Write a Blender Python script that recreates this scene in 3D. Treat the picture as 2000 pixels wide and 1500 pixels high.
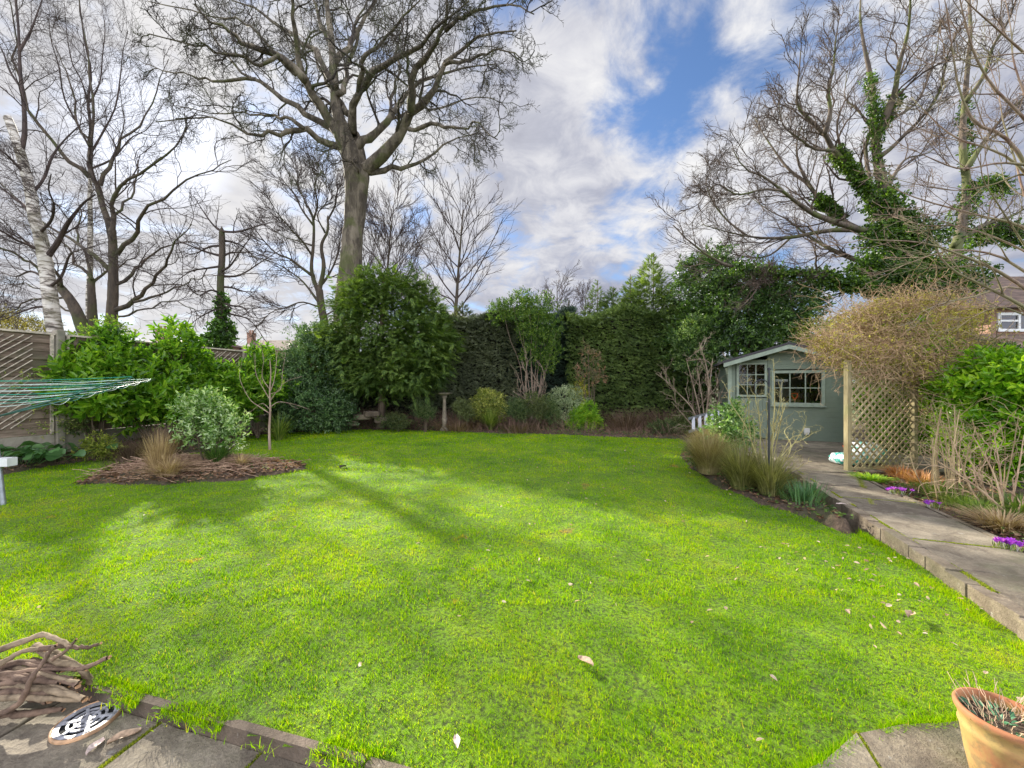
import bpy, math, random
import numpy as np
from mathutils import Vector, Matrix
S = bpy.context.scene
for o in list(bpy.data.objects): bpy.data.objects.remove(o)
COL = S.collection
R_ = math.radians
rs = np.random.RandomState(7)
random.seed(7)

# ---------------------------------------------------------------- camera
F = 750.0; CAMH = 1.5                      # focal length in photo pixels, eye height
cd = bpy.data.cameras.new('camera'); cam = bpy.data.objects.new('camera', cd); COL.objects.link(cam)
cam.location = (0, 0, CAMH); cam.rotation_euler = (R_(90), 0, 0)
cd.sensor_width = 36; cd.lens = 13.5; cd.clip_start = 0.05; cd.clip_end = 3000
S.camera = cam
S.view_settings.view_transform = 'Standard'; S.view_settings.look = 'None'
S.view_settings.exposure = 1.2; S.view_settings.gamma = 1.0

def W(px, py, Z):                          # photo position + distance -> metres
    return np.array([(px-1000)/F*Z, Z, CAMH+(750-py)/F*Z])
def G(px, py, z=0.0):                      # photo position on a level surface of height z
    Z = F*(CAMH-z)/(py-750.0)
    return np.array([(px-1000)/F*Z, Z, z])
def dirpx(px, py):
    v = Vector((px-1000, F, 750-py)); v.normalize(); return v

# ---------------------------------------------------------------- sun and sky
SUN_AZ, SUN_EL = R_(-43), R_(25)
sd = Vector((math.sin(SUN_AZ)*math.cos(SUN_EL), math.cos(SUN_AZ)*math.cos(SUN_EL), math.sin(SUN_EL)))
ld = bpy.data.lights.new('sun', 'SUN'); sun = bpy.data.objects.new('sun', ld); COL.objects.link(sun)
ld.energy = 5.0; ld.angle = R_(0.8); ld.color = (1.0, 0.93, 0.8)
sun.rotation_euler = sd.to_track_quat('Z', 'Y').to_euler(); sun.location = (-20, 20, 20)

class NT:
    def __init__(s, tree): s.t = tree; s.n = tree.nodes; s.l = tree.links
    def new(s, typ, ins=None, **kw):
        n = s.n.new(typ)
        for k, v in kw.items(): setattr(n, k, v)
        if ins:
            for k, v in ins.items():
                if isinstance(v, bpy.types.NodeSocket): s.l.new(v, n.inputs[k])
                else: n.inputs[k].default_value = v
        return n
    def math(s, op, a, b=0.0, c=0.0, clamp=False):
        n = s.n.new('ShaderNodeMath'); n.operation = op; n.use_clamp = clamp
        for i, v in enumerate((a, b, c)):
            if isinstance(v, bpy.types.NodeSocket): s.l.new(v, n.inputs[i])
            else: n.inputs[i].default_value = v
        return n.outputs[0]
    def vmath(s, op, a, b=None, out=0):
        n = s.n.new('ShaderNodeVectorMath'); n.operation = op
        for i, v in enumerate((a, b)):
            if v is None: continue
            if isinstance(v, bpy.types.NodeSocket): s.l.new(v, n.inputs[i])
            else: n.inputs[i].default_value = v
        return n.outputs[out]
    def noise(s, vec, scale, detail=4, rough=0.55, dist=0.0):
        n = s.new('ShaderNodeTexNoise', {'Scale': scale, 'Detail': detail, 'Roughness': rough, 'Distortion': dist})
        if vec is not None: s.l.new(vec, n.inputs['Vector'])
        return n.outputs['Fac']
    def ramp(s, fac, stops, interp='LINEAR'):
        n = s.n.new('ShaderNodeValToRGB'); s.l.new(fac, n.inputs[0]); cr = n.color_ramp; cr.interpolation = interp
        while len(cr.elements) < len(stops): cr.elements.new(0.5)
        for e, (p, c) in zip(cr.elements, stops):
            e.position = p; e.color = (c, c, c, 1) if isinstance(c, (int, float)) else (*c[:3], 1)
        return n.outputs[0]
    def mix(s, fac, a, b, typ='MIX'):
        n = s.n.new('ShaderNodeMixRGB'); n.blend_type = typ
        for i, v in enumerate((fac, a, b)):
            if isinstance(v, bpy.types.NodeSocket): s.l.new(v, n.inputs[i])
            elif i == 0: n.inputs[0].default_value = v
            else: n.inputs[i].default_value = (v, v, v, 1) if isinstance(v, (int, float)) else (*v[:3], 1)
        return n.outputs[0]
    def smooth(s, v, lo, hi, a=0.0, b=1.0):
        n = s.n.new('ShaderNodeMapRange'); n.interpolation_type = 'SMOOTHSTEP'
        s.l.new(v, n.inputs[0]); n.inputs[1].default_value = lo; n.inputs[2].default_value = hi
        n.inputs[3].default_value = a; n.inputs[4].default_value = b
        return n.outputs[0]

wd = bpy.data.worlds.new('World'); S.world = wd; wd.use_nodes = True
N = NT(wd.node_tree); N.n.clear()
sky = N.new('ShaderNodeTexSky', sky_type='NISHITA', sun_disc=False)
sky.sun_elevation = SUN_EL; sky.sun_rotation = SUN_AZ; sky.altitude = 50; sky.air_density = 1.0; sky.dust_density = 0.4; sky.ozone_density = 2.0
tc = N.new('ShaderNodeTexCoord').outputs['Generated']
sep = N.new('ShaderNodeSeparateXYZ', {0: tc})
zz = N.math('ADD', N.math('MAXIMUM', sep.outputs[2], 0.0), 0.30)
pl = N.new('ShaderNodeCombineXYZ', {0: N.math('DIVIDE', sep.outputs[0], zz), 1: N.math('DIVIDE', sep.outputs[1], zz), 2: 0.37}).outputs[0]
n1 = N.noise(pl, 3.6, 10, 0.60, 0.45)
n2 = N.noise(N.vmath('ADD', pl, (3.1, 5.7, 0)), 1.6, 7, 0.55, 0.2)
n3 = N.noise(N.vmath('ADD', pl, (9.1, 1.7, 0)), 6.5, 8, 0.62, 0.5)
def spot(px, py, lo, hi):                  # 1 inside an angular radius hi(cos), 0 outside lo(cos)
    dt = N.vmath('DOT_PRODUCT', tc, tuple(dirpx(px, py)), out=1)
    return N.smooth(dt, math.cos(R_(lo)), math.cos(R_(hi)))
hole = N.math('ADD', N.math('MULTIPLY', spot(1430, 90, 21, 3), 0.235), N.math('MULTIPLY', spot(1090, 30, 13, 3), 0.20))
hole = N.math('ADD', hole, N.math('MULTIPLY', spot(1500, 620, 15, 3), 0.10))
hole = N.math('ADD', hole, N.math('MULTIPLY', spot(1270, 200, 10, 3), 0.17))
hole = N.math('SUBTRACT', hole, N.math('MULTIPLY', spot(1240, 60, 8, 2), 0.24))
hole = N.math('SUBTRACT', hole, N.math('MULTIPLY', spot(1480, 290, 10, 3), 0.22))
hole = N.math('SUBTRACT', hole, N.math('MULTIPLY', spot(1460, 20, 4, 1), 0.10))
hole = N.math('SUBTRACT', hole, N.math('MULTIPLY', spot(1120, 230, 12, 3), 0.16))
cov = N.math('SUBTRACT', N.math('ADD', n1, 0.22), hole)
cov = N.math('ADD', cov, N.math('MULTIPLY', N.math('SUBTRACT', n3, 0.5), 0.70))
cover = N.smooth(cov, 0.36, 0.74)
tone = N.math('ADD', N.math('MULTIPLY', n2, 0.55), N.math('MULTIPLY', n3, 0.45))
ccol = N.ramp(tone, [(0.37, (1.55, 1.62, 2.05)), (0.46, (2.2, 2.28, 2.7)), (0.54, (3.2, 3.22, 3.45)), (0.64, (4.1, 4.08, 4.1))])
glow = N.smooth(N.vmath('DOT_PRODUCT', tc, tuple(sd), out=1), math.cos(R_(50)), 0.99)
core = N.smooth(N.vmath('DOT_PRODUCT', tc, tuple(sd), out=1), math.cos(R_(7.5)), math.cos(R_(3)))
ccol = N.mix(N.math('MULTIPLY', glow, 0.5), ccol, (3.95, 3.85, 3.75))
base = N.mix(1.0, sky.outputs[0], (0.62, 0.72, 0.86), 'MULTIPLY')
back = N.smooth(sep.outputs[1], 0.15, -0.5, 1.0, 3.6)      # front-lit clouds behind the camera, boosted as added fill for camera-facing surfaces
hz = N.smooth(sep.outputs[2], 0.0, 0.33, 0.85, 0.0)
cover = N.math('MAXIMUM', cover, hz)
fin = N.mix(cover, base, ccol)
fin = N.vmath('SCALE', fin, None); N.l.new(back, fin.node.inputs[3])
fin = N.mix(core, fin, (4.8, 5.0, 5.6))
bg = N.new('ShaderNodeBackground', {'Color': fin, 'Strength': 0.10})
wo = N.new('ShaderNodeOutputWorld'); N.l.new(bg.outputs[0], wo.inputs[0])

# ---------------------------------------------------------------- materials
def mat(name, build):
    m = bpy.data.materials.new(name); m.use_nodes = True
    n = NT(m.node_tree); n.n.clear()
    out = n.new('ShaderNodeOutputMaterial')
    sh = build(n); n.l.new(sh, out.inputs[0]); return m
def bump(n, h, strength=0.5, dist=0.02):
    return n.new('ShaderNodeBump', {'Height': h, 'Strength': strength, 'Distance': dist}).outputs[0]
def pbsdf(n, col, rough=0.7, normal=None, **kw):
    p = n.new('ShaderNodeBsdfPrincipled')
    def s(k, v):
        if isinstance(v, bpy.types.NodeSocket): n.l.new(v, p.inputs[k])
        elif isinstance(v, tuple) and len(v) == 3: p.inputs[k].default_value = (*v, 1)
        else: p.inputs[k].default_value = v
    s('Base Color', col); s('Roughness', rough)
    if normal is not None: s('Normal', normal)
    for k, v in kw.items(): s(k, v)
    return p.outputs[0]
def m_leaf(name, dark, mid, light, rough=0.45, trans=0.35, nscale=1.2, spec=0.4, tcol=None):
    def b(n):
        g = n.new('ShaderNodeNewGeometry')
        pos = g.outputs['Position']
        ns = n.noise(pos, nscale, 3)
        f = n.math('ADD', n.math('MULTIPLY', g.outputs['Random Per Island'], 0.62), n.math('MULTIPLY', n.math('SUBTRACT', ns, 0.28), 0.85))
        c = n.ramp(f, [(0.12, dark), (0.5, mid), (0.9, light)])
        p = pbsdf(n, c, rough, **{'Specular IOR Level': spec})
        tr = n.new('ShaderNodeBsdfTranslucent', {'Color': n.mix(1.0, c, tcol or (1.6, 1.7, 0.6), 'MULTIPLY')})
        return n.new('ShaderNodeMixShader', {0: trans, 1: p, 2: tr.outputs[0]}).outputs[0]
    return mat(name, b)
def m_bark(name, a, b_, scale=6, bumpd=0.03, moss=None, stretch=(1, 1, 0.25)):
    def b(n):
        pos = n.new('ShaderNodeNewGeometry').outputs['Position']
        v = n.vmath('MULTIPLY', pos, stretch)
        f = n.noise(v, scale, 6, 0.65)
        c = n.ramp(f, [(0.35, a), (0.65, b_)])
        if moss:
            mf = n.smooth(n.noise(pos, 1.1, 4), 0.48, 0.62)
            c = n.mix(n.math('MULTIPLY', mf, 0.8), c, moss)
        return pbsdf(n, c, 0.9, bump(n, f, 0.7, bumpd))
    return mat(name, b)
def m_plain(name, col, rough=0.5, var=0.15, scale=20, bd=0.0, **kw):
    def b(n):
        pos = n.new('ShaderNodeNewGeometry').outputs['Position']
        f = n.noise(pos, scale, 4)
        c = n.mix(n.smooth(f, 0.35, 0.65, 0, 1), tuple(x*(1-var) for x in col), tuple(min(1, x*(1+var)) for x in col))
        return pbsdf(n, c, rough, bump(n, f, 0.4, bd) if bd else None, **kw)
    return mat(name, b)

# ---------------------------------------------------------------- mesh accumulator
class MB:
    def __init__(s): s.v = []; s.f = {}; s.n = 0
    def add(s, V, Fc):
        V = np.asarray(V, dtype=np.float64).reshape(-1, 3); Fc = np.asarray(Fc, dtype=np.int64)
        if len(V) == 0 or Fc.size == 0: return s
        s.v.append(V); s.f.setdefault(Fc.shape[1], []).append(Fc+s.n); s.n += len(V); return s
    def box(s, lo, hi, rot=None, org=None):
        x0, y0, z0 = lo; x1, y1, z1 = hi
        V = np.array([[x0,y0,z0],[x1,y0,z0],[x1,y1,z0],[x0,y1,z0],[x0,y0,z1],[x1,y0,z1],[x1,y1,z1],[x0,y1,z1]], float)
        if rot is not None:
            c, q = math.cos(rot), math.sin(rot); V = V @ np.array([[c, q, 0], [-q, c, 0], [0, 0, 1]])
        if org is not None: V = V+np.asarray(org, float)
        return s.add(V, [[0,3,2,1],[4,5,6,7],[0,1,5,4],[1,2,6,5],[2,3,7,6],[3,0,4,7]])
    def bar(s, a, b, w, h=None, up=(0, 0, 1)):
        a = np.asarray(a, float); b = np.asarray(b, float); h = h or w
        d = b-a; L = np.linalg.norm(d); d /= L
        u = np.asarray(up, float); x = np.cross(d, u)
        if np.linalg.norm(x) < 1e-4: x = np.cross(d, (0, 1, 0))
        x /= np.linalg.norm(x); y = np.cross(x, d)
        V = [p+sx*x*w/2+sy*y*h/2 for p in (a, b) for sx, sy in ((-1,-1),(1,-1),(1,1),(-1,1))]
        return s.add(V, [[0,1,2,3],[4,7,6,5],[0,4,5,1],[1,5,6,2],[2,6,7,3],[3,7,4,0]])
    def prism(s, poly, z0, z1):
        k = len(poly); V = [(p[0], p[1], z0) for p in poly]+[(p[0], p[1], z1) for p in poly]
        s.v.append(np.array(V, float)); 
        s.f.setdefault(k, []).append(np.array([list(range(2*k-1, k-1, -1))[::-1]])+s.n)
        s.f.setdefault(k, []).append(np.array([list(range(k))[::-1]])+s.n)
        s.f.setdefault(4, []).append(np.array([[i, (i+1) % k, k+(i+1) % k, k+i] for i in range(k)])+s.n)
        s.n += 2*k; return s
    def tubes(s, P, R, sides=4, cap=False):        # P (K,n,3)  R (K,n)
        P = np.asarray(P, float); R = np.asarray(R, float)
        if P.ndim == 2: P = P[None]; R = R[None]
        K, n, _ = P.shape
        if K == 0: return s
        T = np.gradient(P, axis=1); T /= np.linalg.norm(T, axis=2, keepdims=True)+1e-9
        ref = P[:, -1]-P[:, 0]; ref /= np.linalg.norm(ref, axis=1, keepdims=True)+1e-9
        alt = np.where(np.abs(ref[:, 2:3]) > 0.8, np.array([[1., 0.1, 0]]), np.array([[0.05, 0.1, 1.]]))
        X = np.cross(T, alt[:, None, :]); X /= np.linalg.norm(X, axis=2, keepdims=True)+1e-9
        Y = np.cross(T, X)
        a = np.arange(sides)*2*math.pi/sides
        ring = P[:, :, None, :]+R[:, :, None, None]*(np.cos(a)[None, None, :, None]*X[:, :, None, :]+np.sin(a)[None, None, :, None]*Y[:, :, None, :])
        V = ring.reshape(-1, 3)
        i = np.arange(n-1)[:, None]; j = np.arange(sides)[None, :]
        q = np.stack([i*sides+j, i*sides+(j+1) % sides, (i+1)*sides+(j+1) % sides, (i+1)*sides+j], -1).reshape(-1, 4)[:, ::-1]
        Fq = (q[None]+(np.arange(K)*n*sides)[:, None, None]).reshape(-1, 4)
        n0 = s.n; s.add(V, Fq)
        if cap:
            c0 = np.arange(sides)[None]+(np.arange(K)*n*sides)[:, None]
            s.f.setdefault(sides, []).append(c0+n0); s.f[sides].append(c0[:, ::-1]+n0+(n-1)*sides)
        return s
    def lathe(s, prof, sides=24, org=(0, 0, 0)):
        a = np.arange(sides)*2*math.pi/sides
        V = np.array([[r*math.cos(t), r*math.sin(t), z] for r, z in prof for t in a])+np.asarray(org, float)
        n = len(prof); q = []
        for i in range(n-1):
            for j in range(sides):
                q.append([i*sides+j, i*sides+(j+1) % sides, (i+1)*sides+(j+1) % sides, (i+1)*sides+j])
        return s.add(V, q)
    def build(s, name, m, parent=None, smooth=False):
        V = np.concatenate(s.v) if s.v else np.zeros((0, 3))
        me = bpy.data.meshes.new(name)
        org = np.array(parent.location) if parent is not None else np.zeros(3)
        V = V-org
        loops = []; starts = []; c = 0
        for k, fl in s.f.items():
            A = np.concatenate(fl); loops.append(A.reshape(-1)); starts.append(c+np.arange(len(A))*k); c += A.size
        L = np.concatenate(loops).astype(np.int32); St = np.concatenate(starts).astype(np.int32)
        me.vertices.add(len(V)); me.vertices.foreach_set('co', V.astype(np.float32).reshape(-1))
        me.loops.add(len(L)); me.loops.foreach_set('vertex_index', L)
        me.polygons.add(len(St)); me.polygons.foreach_set('loop_start', St)
        me.polygons.foreach_set('use_smooth', np.full(len(St), bool(smooth)))
        me.update(calc_edges=True)
        me.materials.append(m)
        o = bpy.data.objects.new(name, me); COL.objects.link(o)
        if parent is not None: o.parent = parent
        return o

def tag(o, label=None, cat=None, group=None, kind=None):
    if label: o['label'] = label
    if cat: o['category'] = cat
    if group: o['group'] = group
    if kind: o['kind'] = kind
    return o
def thing(name, label, cat, loc=(0, 0, 0), group=None):
    o = bpy.data.objects.new(name, None); COL.objects.link(o); o.location = tuple(float(x) for x in loc); o.empty_display_size = 0.2
    return tag(o, label, cat, group)

# ---------------------------------------------------------------- numeric helpers
def nrm(a): return a/(np.linalg.norm(a, axis=-1, keepdims=True)+1e-9)
def vnoise(x, y, scale, seed=0):
    x = np.asarray(x)*scale+seed*17.3; y = np.asarray(y)*scale+seed*9.1
    xi = np.floor(x); yi = np.floor(y); fx = x-xi; fy = y-yi; fx = fx*fx*(3-2*fx); fy = fy*fy*(3-2*fy)
    def h(a, b):
        v = np.sin(a*127.1+b*311.7+seed*74.7)*43758.5453; return v-np.floor(v)
    return (h(xi, yi)*(1-fx)+h(xi+1, yi)*fx)*(1-fy)+(h(xi, yi+1)*(1-fx)+h(xi+1, yi+1)*fx)*fy
def inpoly(x, y, poly):
    x = np.asarray(x); y = np.asarray(y); r = np.zeros(x.shape, bool); n = len(poly)
    for i in range(n):
        x0, y0 = poly[i][:2]; x1, y1 = poly[(i+1) % n][:2]
        c = ((y0 > y) != (y1 > y)) & (x < (x1-x0)*(y-y0)/((y1-y0) if y1 != y0 else 1e-9)+x0)
        r ^= c
    return r
def dpoly(x, y, poly, closed=True):
    x = np.asarray(x, float); y = np.asarray(y, float); d = np.full(x.shape, 1e9); n = len(poly)
    for i in range(n if closed else n-1):
        a = np.array(poly[i][:2], float); b = np.array(poly[(i+1) % n][:2], float); e = b-a
        t = np.clip(((x-a[0])*e[0]+(y-a[1])*e[1])/(e@e+1e-12), 0, 1)
        d = np.minimum(d, np.hypot(x-a[0]-t*e[0], y-a[1]-t*e[1]))
    return d
def smoothline(pts, n):                    # Catmull-Rom resample to n points
    P = np.asarray(pts, float)
    if len(P) == 2:
        t = np.linspace(0, 1, n)[:, None]; return P[0]*(1-t)+P[1]*t
    Q = np.vstack([2*P[0]-P[1], P, 2*P[-1]-P[-2]]); k = len(P)-1
    out = []
    for u in np.linspace(0, k-1e-6, n):
        i = int(u); t = u-i; a, b, c, d = Q[i], Q[i+1], Q[i+2], Q[i+3]
        out.append(0.5*((2*b)+(-a+c)*t+(2*a-5*b+4*c-d)*t*t+(-a+3*b-3*c+d)*t**3))
    return np.array(out)

# leaves: each one a small folded blade;  P,D,N (n,3)  L,Wd (n)
def leaves(mb, P, D, Nn, L, Wd, shape='leaf'):
    D = nrm(D); Sx = nrm(np.cross(D, Nn)); Nn = np.cross(Sx, D)
    if shape == 'leaf':
        pts = [(0, 0, 0), (.3, -.45, .10), (.7, -.36, .06), (1, 0, -.10), (.7, .36, .06), (.3, .45, .10)]; fc = [[0, 1, 2, 3], [0, 3, 4, 5]]
    elif shape == 'long':
        pts = [(0, 0, 0), (.35, -.5, .03), (1, 0, -.12), (.35, .5, .03)]; fc = [[0, 1, 2, 3]]
    elif shape == 'tri':
        pts = [(0, -.5, 0), (0, .5, 0), (1, 0, -.1)]; fc = [[0, 1, 2]]
    V = np.stack([P+D*(L*t)[:, None]+Sx*(Wd*s_)[:, None]+Nn*(L*h)[:, None] for t, s_, h in pts], 1)
    k = len(pts); Fc = (np.array(fc)[None]+(np.arange(len(P))*k)[:, None, None]).reshape(-1, len(fc[0]))
    mb.add(V.reshape(-1, 3), Fc)
def rdir(n, up=None):
    v = nrm(rs.randn(n, 3))
    if up is not None: v[:, 2] = np.abs(v[:, 2])*up+v[:, 2]*(1-up); v = nrm(v)
    return v
def blob_pts(blobs, n, shell=0.6, lump=0.2, cull=0.8, zmin=None):
    B = np.array(blobs, float); w = B[:, 3]*B[:, 5]+B[:, 3]*B[:, 4]+B[:, 4]*B[:, 5]; w = w/w.sum()
    m = int(n*1.6); idx = rs.choice(len(B), m, p=w); b = B[idx]; d = nrm(rs.randn(m, 3))
    ph = idx*1.7
    lm = 1+lump*(np.sin(d[:, 0]*5.1+ph)*np.sin(d[:, 2]*6.3+ph*2)+0.5*np.sin(d[:, 1]*9+d[:, 2]*8+ph))
    r = (shell+(1-shell)*rs.rand(m)**0.6)*lm
    P = b[:, :3]+d*b[:, 3:6]*r[:, None]; Nn = nrm(d/b[:, 3:6])
    keep = np.ones(m, bool)
    for k, c in enumerate(B):
        q = np.sqrt((((P-c[:3])/c[3:6])**2).sum(1)); keep &= ~((q < cull*min(1, shell+.1)) & (idx != k))
    if zmin is not None: keep &= P[:, 2] > zmin
    P = P[keep][:n]; return P, Nn[keep][:n]
def shoots(mb, P, D, k, Ls, L, Wd, spread=0.9, shape='leaf', jit=0.3, flat=0.0):
    n = len(P); D = nrm(D); a = nrm(np.cross(D, rdir(n))); b = np.cross(D, a)
    for j in range(k):
        t = (j+0.5)/k; phi = j*2.4+rs.rand(n)*jit
        pe = np.cos(phi)[:, None]*a+np.sin(phi)[:, None]*b
        sp = spread*(1.1-0.5*t)
        dd = nrm(D*math.cos(sp)+pe*math.sin(sp)+rs.randn(n, 3)*0.12); nn = nrm(D*math.sin(sp)-pe*math.cos(sp)+np.array([0, 0, flat]))
        s_ = 0.75+0.5*rs.rand(n)
        leaves(mb, P+D*(Ls*t)+rs.randn(n, 3)*Ls*0.06, dd, nn, L*s_, Wd*s_, shape)
def sprays(mb, P, D, Nn, L, k=6, wid=0.16, droop=0.35, ang=0.75):
    n = len(P); D = nrm(D); Sx = nrm(np.cross(D, Nn)); Nn = np.cross(Sx, D)
    for j in range(k):
        t = j/k; base = P+D*(L*t)[:, None]-np.array([0, 0, 1])*(L*droop*t*t)[:, None]
        dd = nrm(D-np.array([0, 0, 1])*droop*1.6*t)
        for sgn in (-1, 1):
            di = nrm(dd*math.cos(ang)+sgn*Sx*math.sin(ang)-np.array([0, 0, .12])+rs.randn(n, 3)*0.1)
            ll = L*(0.52*(1-t*0.75))*(0.8+0.4*rs.rand(n)); leaves(mb, base, di, Nn, ll, ll*wid*2.2, 'long')
    base = P+D*(L*.8)[:, None]-np.array([0, 0, 1])*(L*droop*.64)[:, None]
    leaves(mb, base, nrm(D-np.array([0, 0, 1])*droop*1.4), Nn, L*0.4, L*0.4*wid*2, 'long')

# branching: children of a set of branches, all at once
def grow(P, Rr, c, t0, t1, ang, length, m, wig, trop, rr, lenvar=0.35, rmin=0.006, taper=0.35, flat=None):
    K, n, _ = P.shape; idx = np.repeat(np.arange(K), c); M = len(idx)
    t = t0+(t1-t0)*((np.tile(np.arange(c), K)+rs.rand(M))/c)
    u = t*(n-1); i = np.clip(u.astype(int), 0, n-2); f = (u-i)[:, None]
    base = P[idx, i]*(1-f)+P[idx, i+1]*f; rad = Rr[idx, i]*(1-f[:, 0])+Rr[idx, i+1]*f[:, 0]
    T = nrm(P[idx, i+1]-P[idx, i]); a = nrm(np.cross(T, rdir(M))); 
    if flat is not None: a = nrm(a*np.array(flat))
    an = ang*(0.7+0.6*rs.rand(M))[:, None]; d = nrm(T*np.cos(an)+a*np.sin(an))
    L = length(idx, t) if callable(length) else np.full(M, length)
    L = L*(1-lenvar+2*lenvar*rs.rand(M)); st = L/(m-1)
    Q = [base]; cur = base
    for k in range(m-1):
        cur = cur+d*st[:, None]; Q.append(cur)
        d = nrm(d+rs.randn(M, 3)*wig+np.array([0, 0, trop]))
    Q = np.stack(Q, 1); r0 = np.maximum(np.minimum(rad*rr*(0.8+.4*rs.rand(M)), rad*0.9), rmin)
    Rn = np.maximum(r0[:, None]*np.linspace(1, taper, m)[None], rmin*0.8)
    return Q, Rn
# ================================================================ the setting
def xy(px, py, z=0.0): g = G(px, py, z); return (g[0], g[1])
PU = -0.08                                   # patio level
ED0, ED1 = np.array(xy(0, 1273)), np.array(xy(880, 1512))
edir = (ED1-ED0)/np.linalg.norm(ED1-ED0)
EDL = ED0-edir*3; EDR = ED1+edir*0.12
KR0, KR1 = np.array([3.44+1.36*.373*0+0.0, 3.36]), np.array([2.93, 2.18])      # kerb foot line
kdir = np.array([0.350, 0.937])              # path direction, away from the camera
KN = np.array([3.03, 2.27])                  # path left top edge passes here
def kl(y): return KN[0]+(y-KN[1])*kdir[0]/kdir[1]
RP = [xy(1560, 1512), xy(1610, 1488), xy(1680, 1440), xy(1760, 1416), xy(1850, 1412), xy(1950, 1395), xy(2060, 1370), xy(2250, 1330)]
LAWN = [tuple(EDL), tuple(ED0), tuple(ED1), (ED1[0]+.25, 1.2), (RP[0][0]-.05, 1.2)]+RP+[(2.75, 1.7), (kl(2.18)-.005, 2.18), (kl(3.0)-.005, 3.0), (kl(3.7)-.005, 3.7),
        xy(1640, 1030), xy(1560, 1000), xy(1480, 978), xy(1400, 945), xy(1348, 915), xy(1330, 890), xy(1345, 866), xy(1330, 857), xy(1200, 853), xy(1100, 849), xy(1000, 848),
        xy(930, 846), xy(850, 841), xy(780, 838), xy(700, 839), xy(600, 843), xy(540, 846), xy(490, 850), xy(462, 860), xy(440, 876), xy(380, 884), xy(300, 889), xy(200, 896), xy(100, 908), xy(0, 925), xy(-150, 950), (-10.5, 3.0)]
ISL_C, ISL_R = np.array([-5.45, 6.65]), (1.62, 0.92)
def isl(x, y): 
    a = np.arctan2((y-ISL_C[1])/ISL_R[1], (x-ISL_C[0])/ISL_R[0]); r = np.hypot((x-ISL_C[0])/ISL_R[0], (y-ISL_C[1])/ISL_R[1])
    return r/(1+0.09*np.sin(3*a+1)+0.06*np.sin(5*a)+.04*np.sin(9*a+2)+.03*np.sin(17*a))
LP = np.array(LAWN)
def is_lawn(x, y): return inpoly(x, y, LAWN) & (isl(x, y) > 1.0)
def und(x, y): return 0.04*(vnoise(x, y, 0.55, 2)-.5)+0.026*(vnoise(x, y, 2.1, 3)-.5)+.012*(vnoise(x, y, 6, 4)-.5)
def hsoil(x, y):
    x = np.asarray(x, float); y = np.asarray(y, float)
    d = dpoly(x, y, LAWN); ins = inpoly(x, y, LAWN)
    left = np.clip((-3.8-x)/1.5, 0, 1)
    h = left*np.minimum(d*0.24, 0.52)+(1-left)*np.minimum(d*0.13, 0.30)
    h = np.where(x > kl(y)-0.3, 0.075, h)
    h = np.where((x > 2.5) & (x <= kl(y)-0.3), 0.03, h)
    h = h+0.05*(vnoise(x, y, 3.0, 5)-.5)+0.03*(vnoise(x, y, 9.0, 6)-.5)
    h = np.where(ins, -0.05, h)
    r = isl(x, y); h = np.where(r < 1.0, 0.02+0.14*(1-r*r)+0.04*(vnoise(x, y, 6, 7)-.5), h)
    h = np.where(y < ED0[1]+(x-ED0[0])*edir[1]/edir[0]+.02, -0.2, h)
    h = np.where((y < 1.9) & (x > 1) , -0.2, h)
    on = (x > kl(y)-0.14) & (x < kl(y)+1.0) & (y < 9.6)
    return np.where(on, -0.1, h)
def H(x, y): return float(hsoil(np.array([x]), np.array([y]))[0])

def grid(x0, x1, y0, y1, st, hf, maskf=None):
    xs = np.arange(x0, x1+st/2, st); ys = np.arange(y0, y1+st/2, st); X, Y = np.meshgrid(xs, ys); Z = hf(X.ravel(), Y.ravel())
    V = np.stack([X.ravel(), Y.ravel(), Z], 1); nx = len(xs); ny = len(ys)
    i, j = np.meshgrid(np.arange(ny-1), np.arange(nx-1), indexing='ij'); a = (i*nx+j).ravel()
    Q = np.stack([a, a+1, a+nx+1, a+nx], 1)
    if maskf is not None:
        cx = V[Q, 0].mean(1); cy = V[Q, 1].mean(1); Q = Q[maskf(cx, cy)]
        used = np.unique(Q); rm = np.full(len(V), -1); rm[used] = np.arange(len(used)); V = V[used]; Q = rm[Q]
    return V, Q

def _soil(n):
    pos = n.new('ShaderNodeNewGeometry').outputs['Position']
    f = n.noise(pos, 14, 8, 0.7); f2 = n.noise(pos, 1.3, 4)
    c = n.ramp(f, [(0.3, (0.035, 0.022, 0.014)), (0.5, (0.09, 0.06, 0.038)), (0.68, (0.19, 0.13, 0.085))])
    c = n.mix(n.smooth(f2, 0.45, 0.62, 0, .55), c, (0.045, 0.06, 0.018))
    return pbsdf(n, c, 0.95, bump(n, f, 1.0, 0.04))
M_soil = mat('soil', _soil)
def _far(n):
    pos = n.new('ShaderNodeNewGeometry').outputs['Position']; f = n.noise(pos, 0.2, 5)
    return pbsdf(n, n.ramp(f, [(0.35, (0.05, 0.09, 0.02)), (0.65, (0.11, 0.12, 0.05))]), 0.95)
M_far = mat('field', _far)
MB().add([[-1500, -1500, -0.3], [1500, -1500, -0.3], [1500, 1500, -0.3], [-1500, 1500, -0.3]], [[0, 1, 2, 3]]).build('ground', M_far)['kind'] = 'structure'
V, Q = grid(-14, 13, -1.5, 19, 0.09, hsoil)
MB().add(V, Q).build('garden_soil', M_soil, smooth=True)['kind'] = 'structure'

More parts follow.
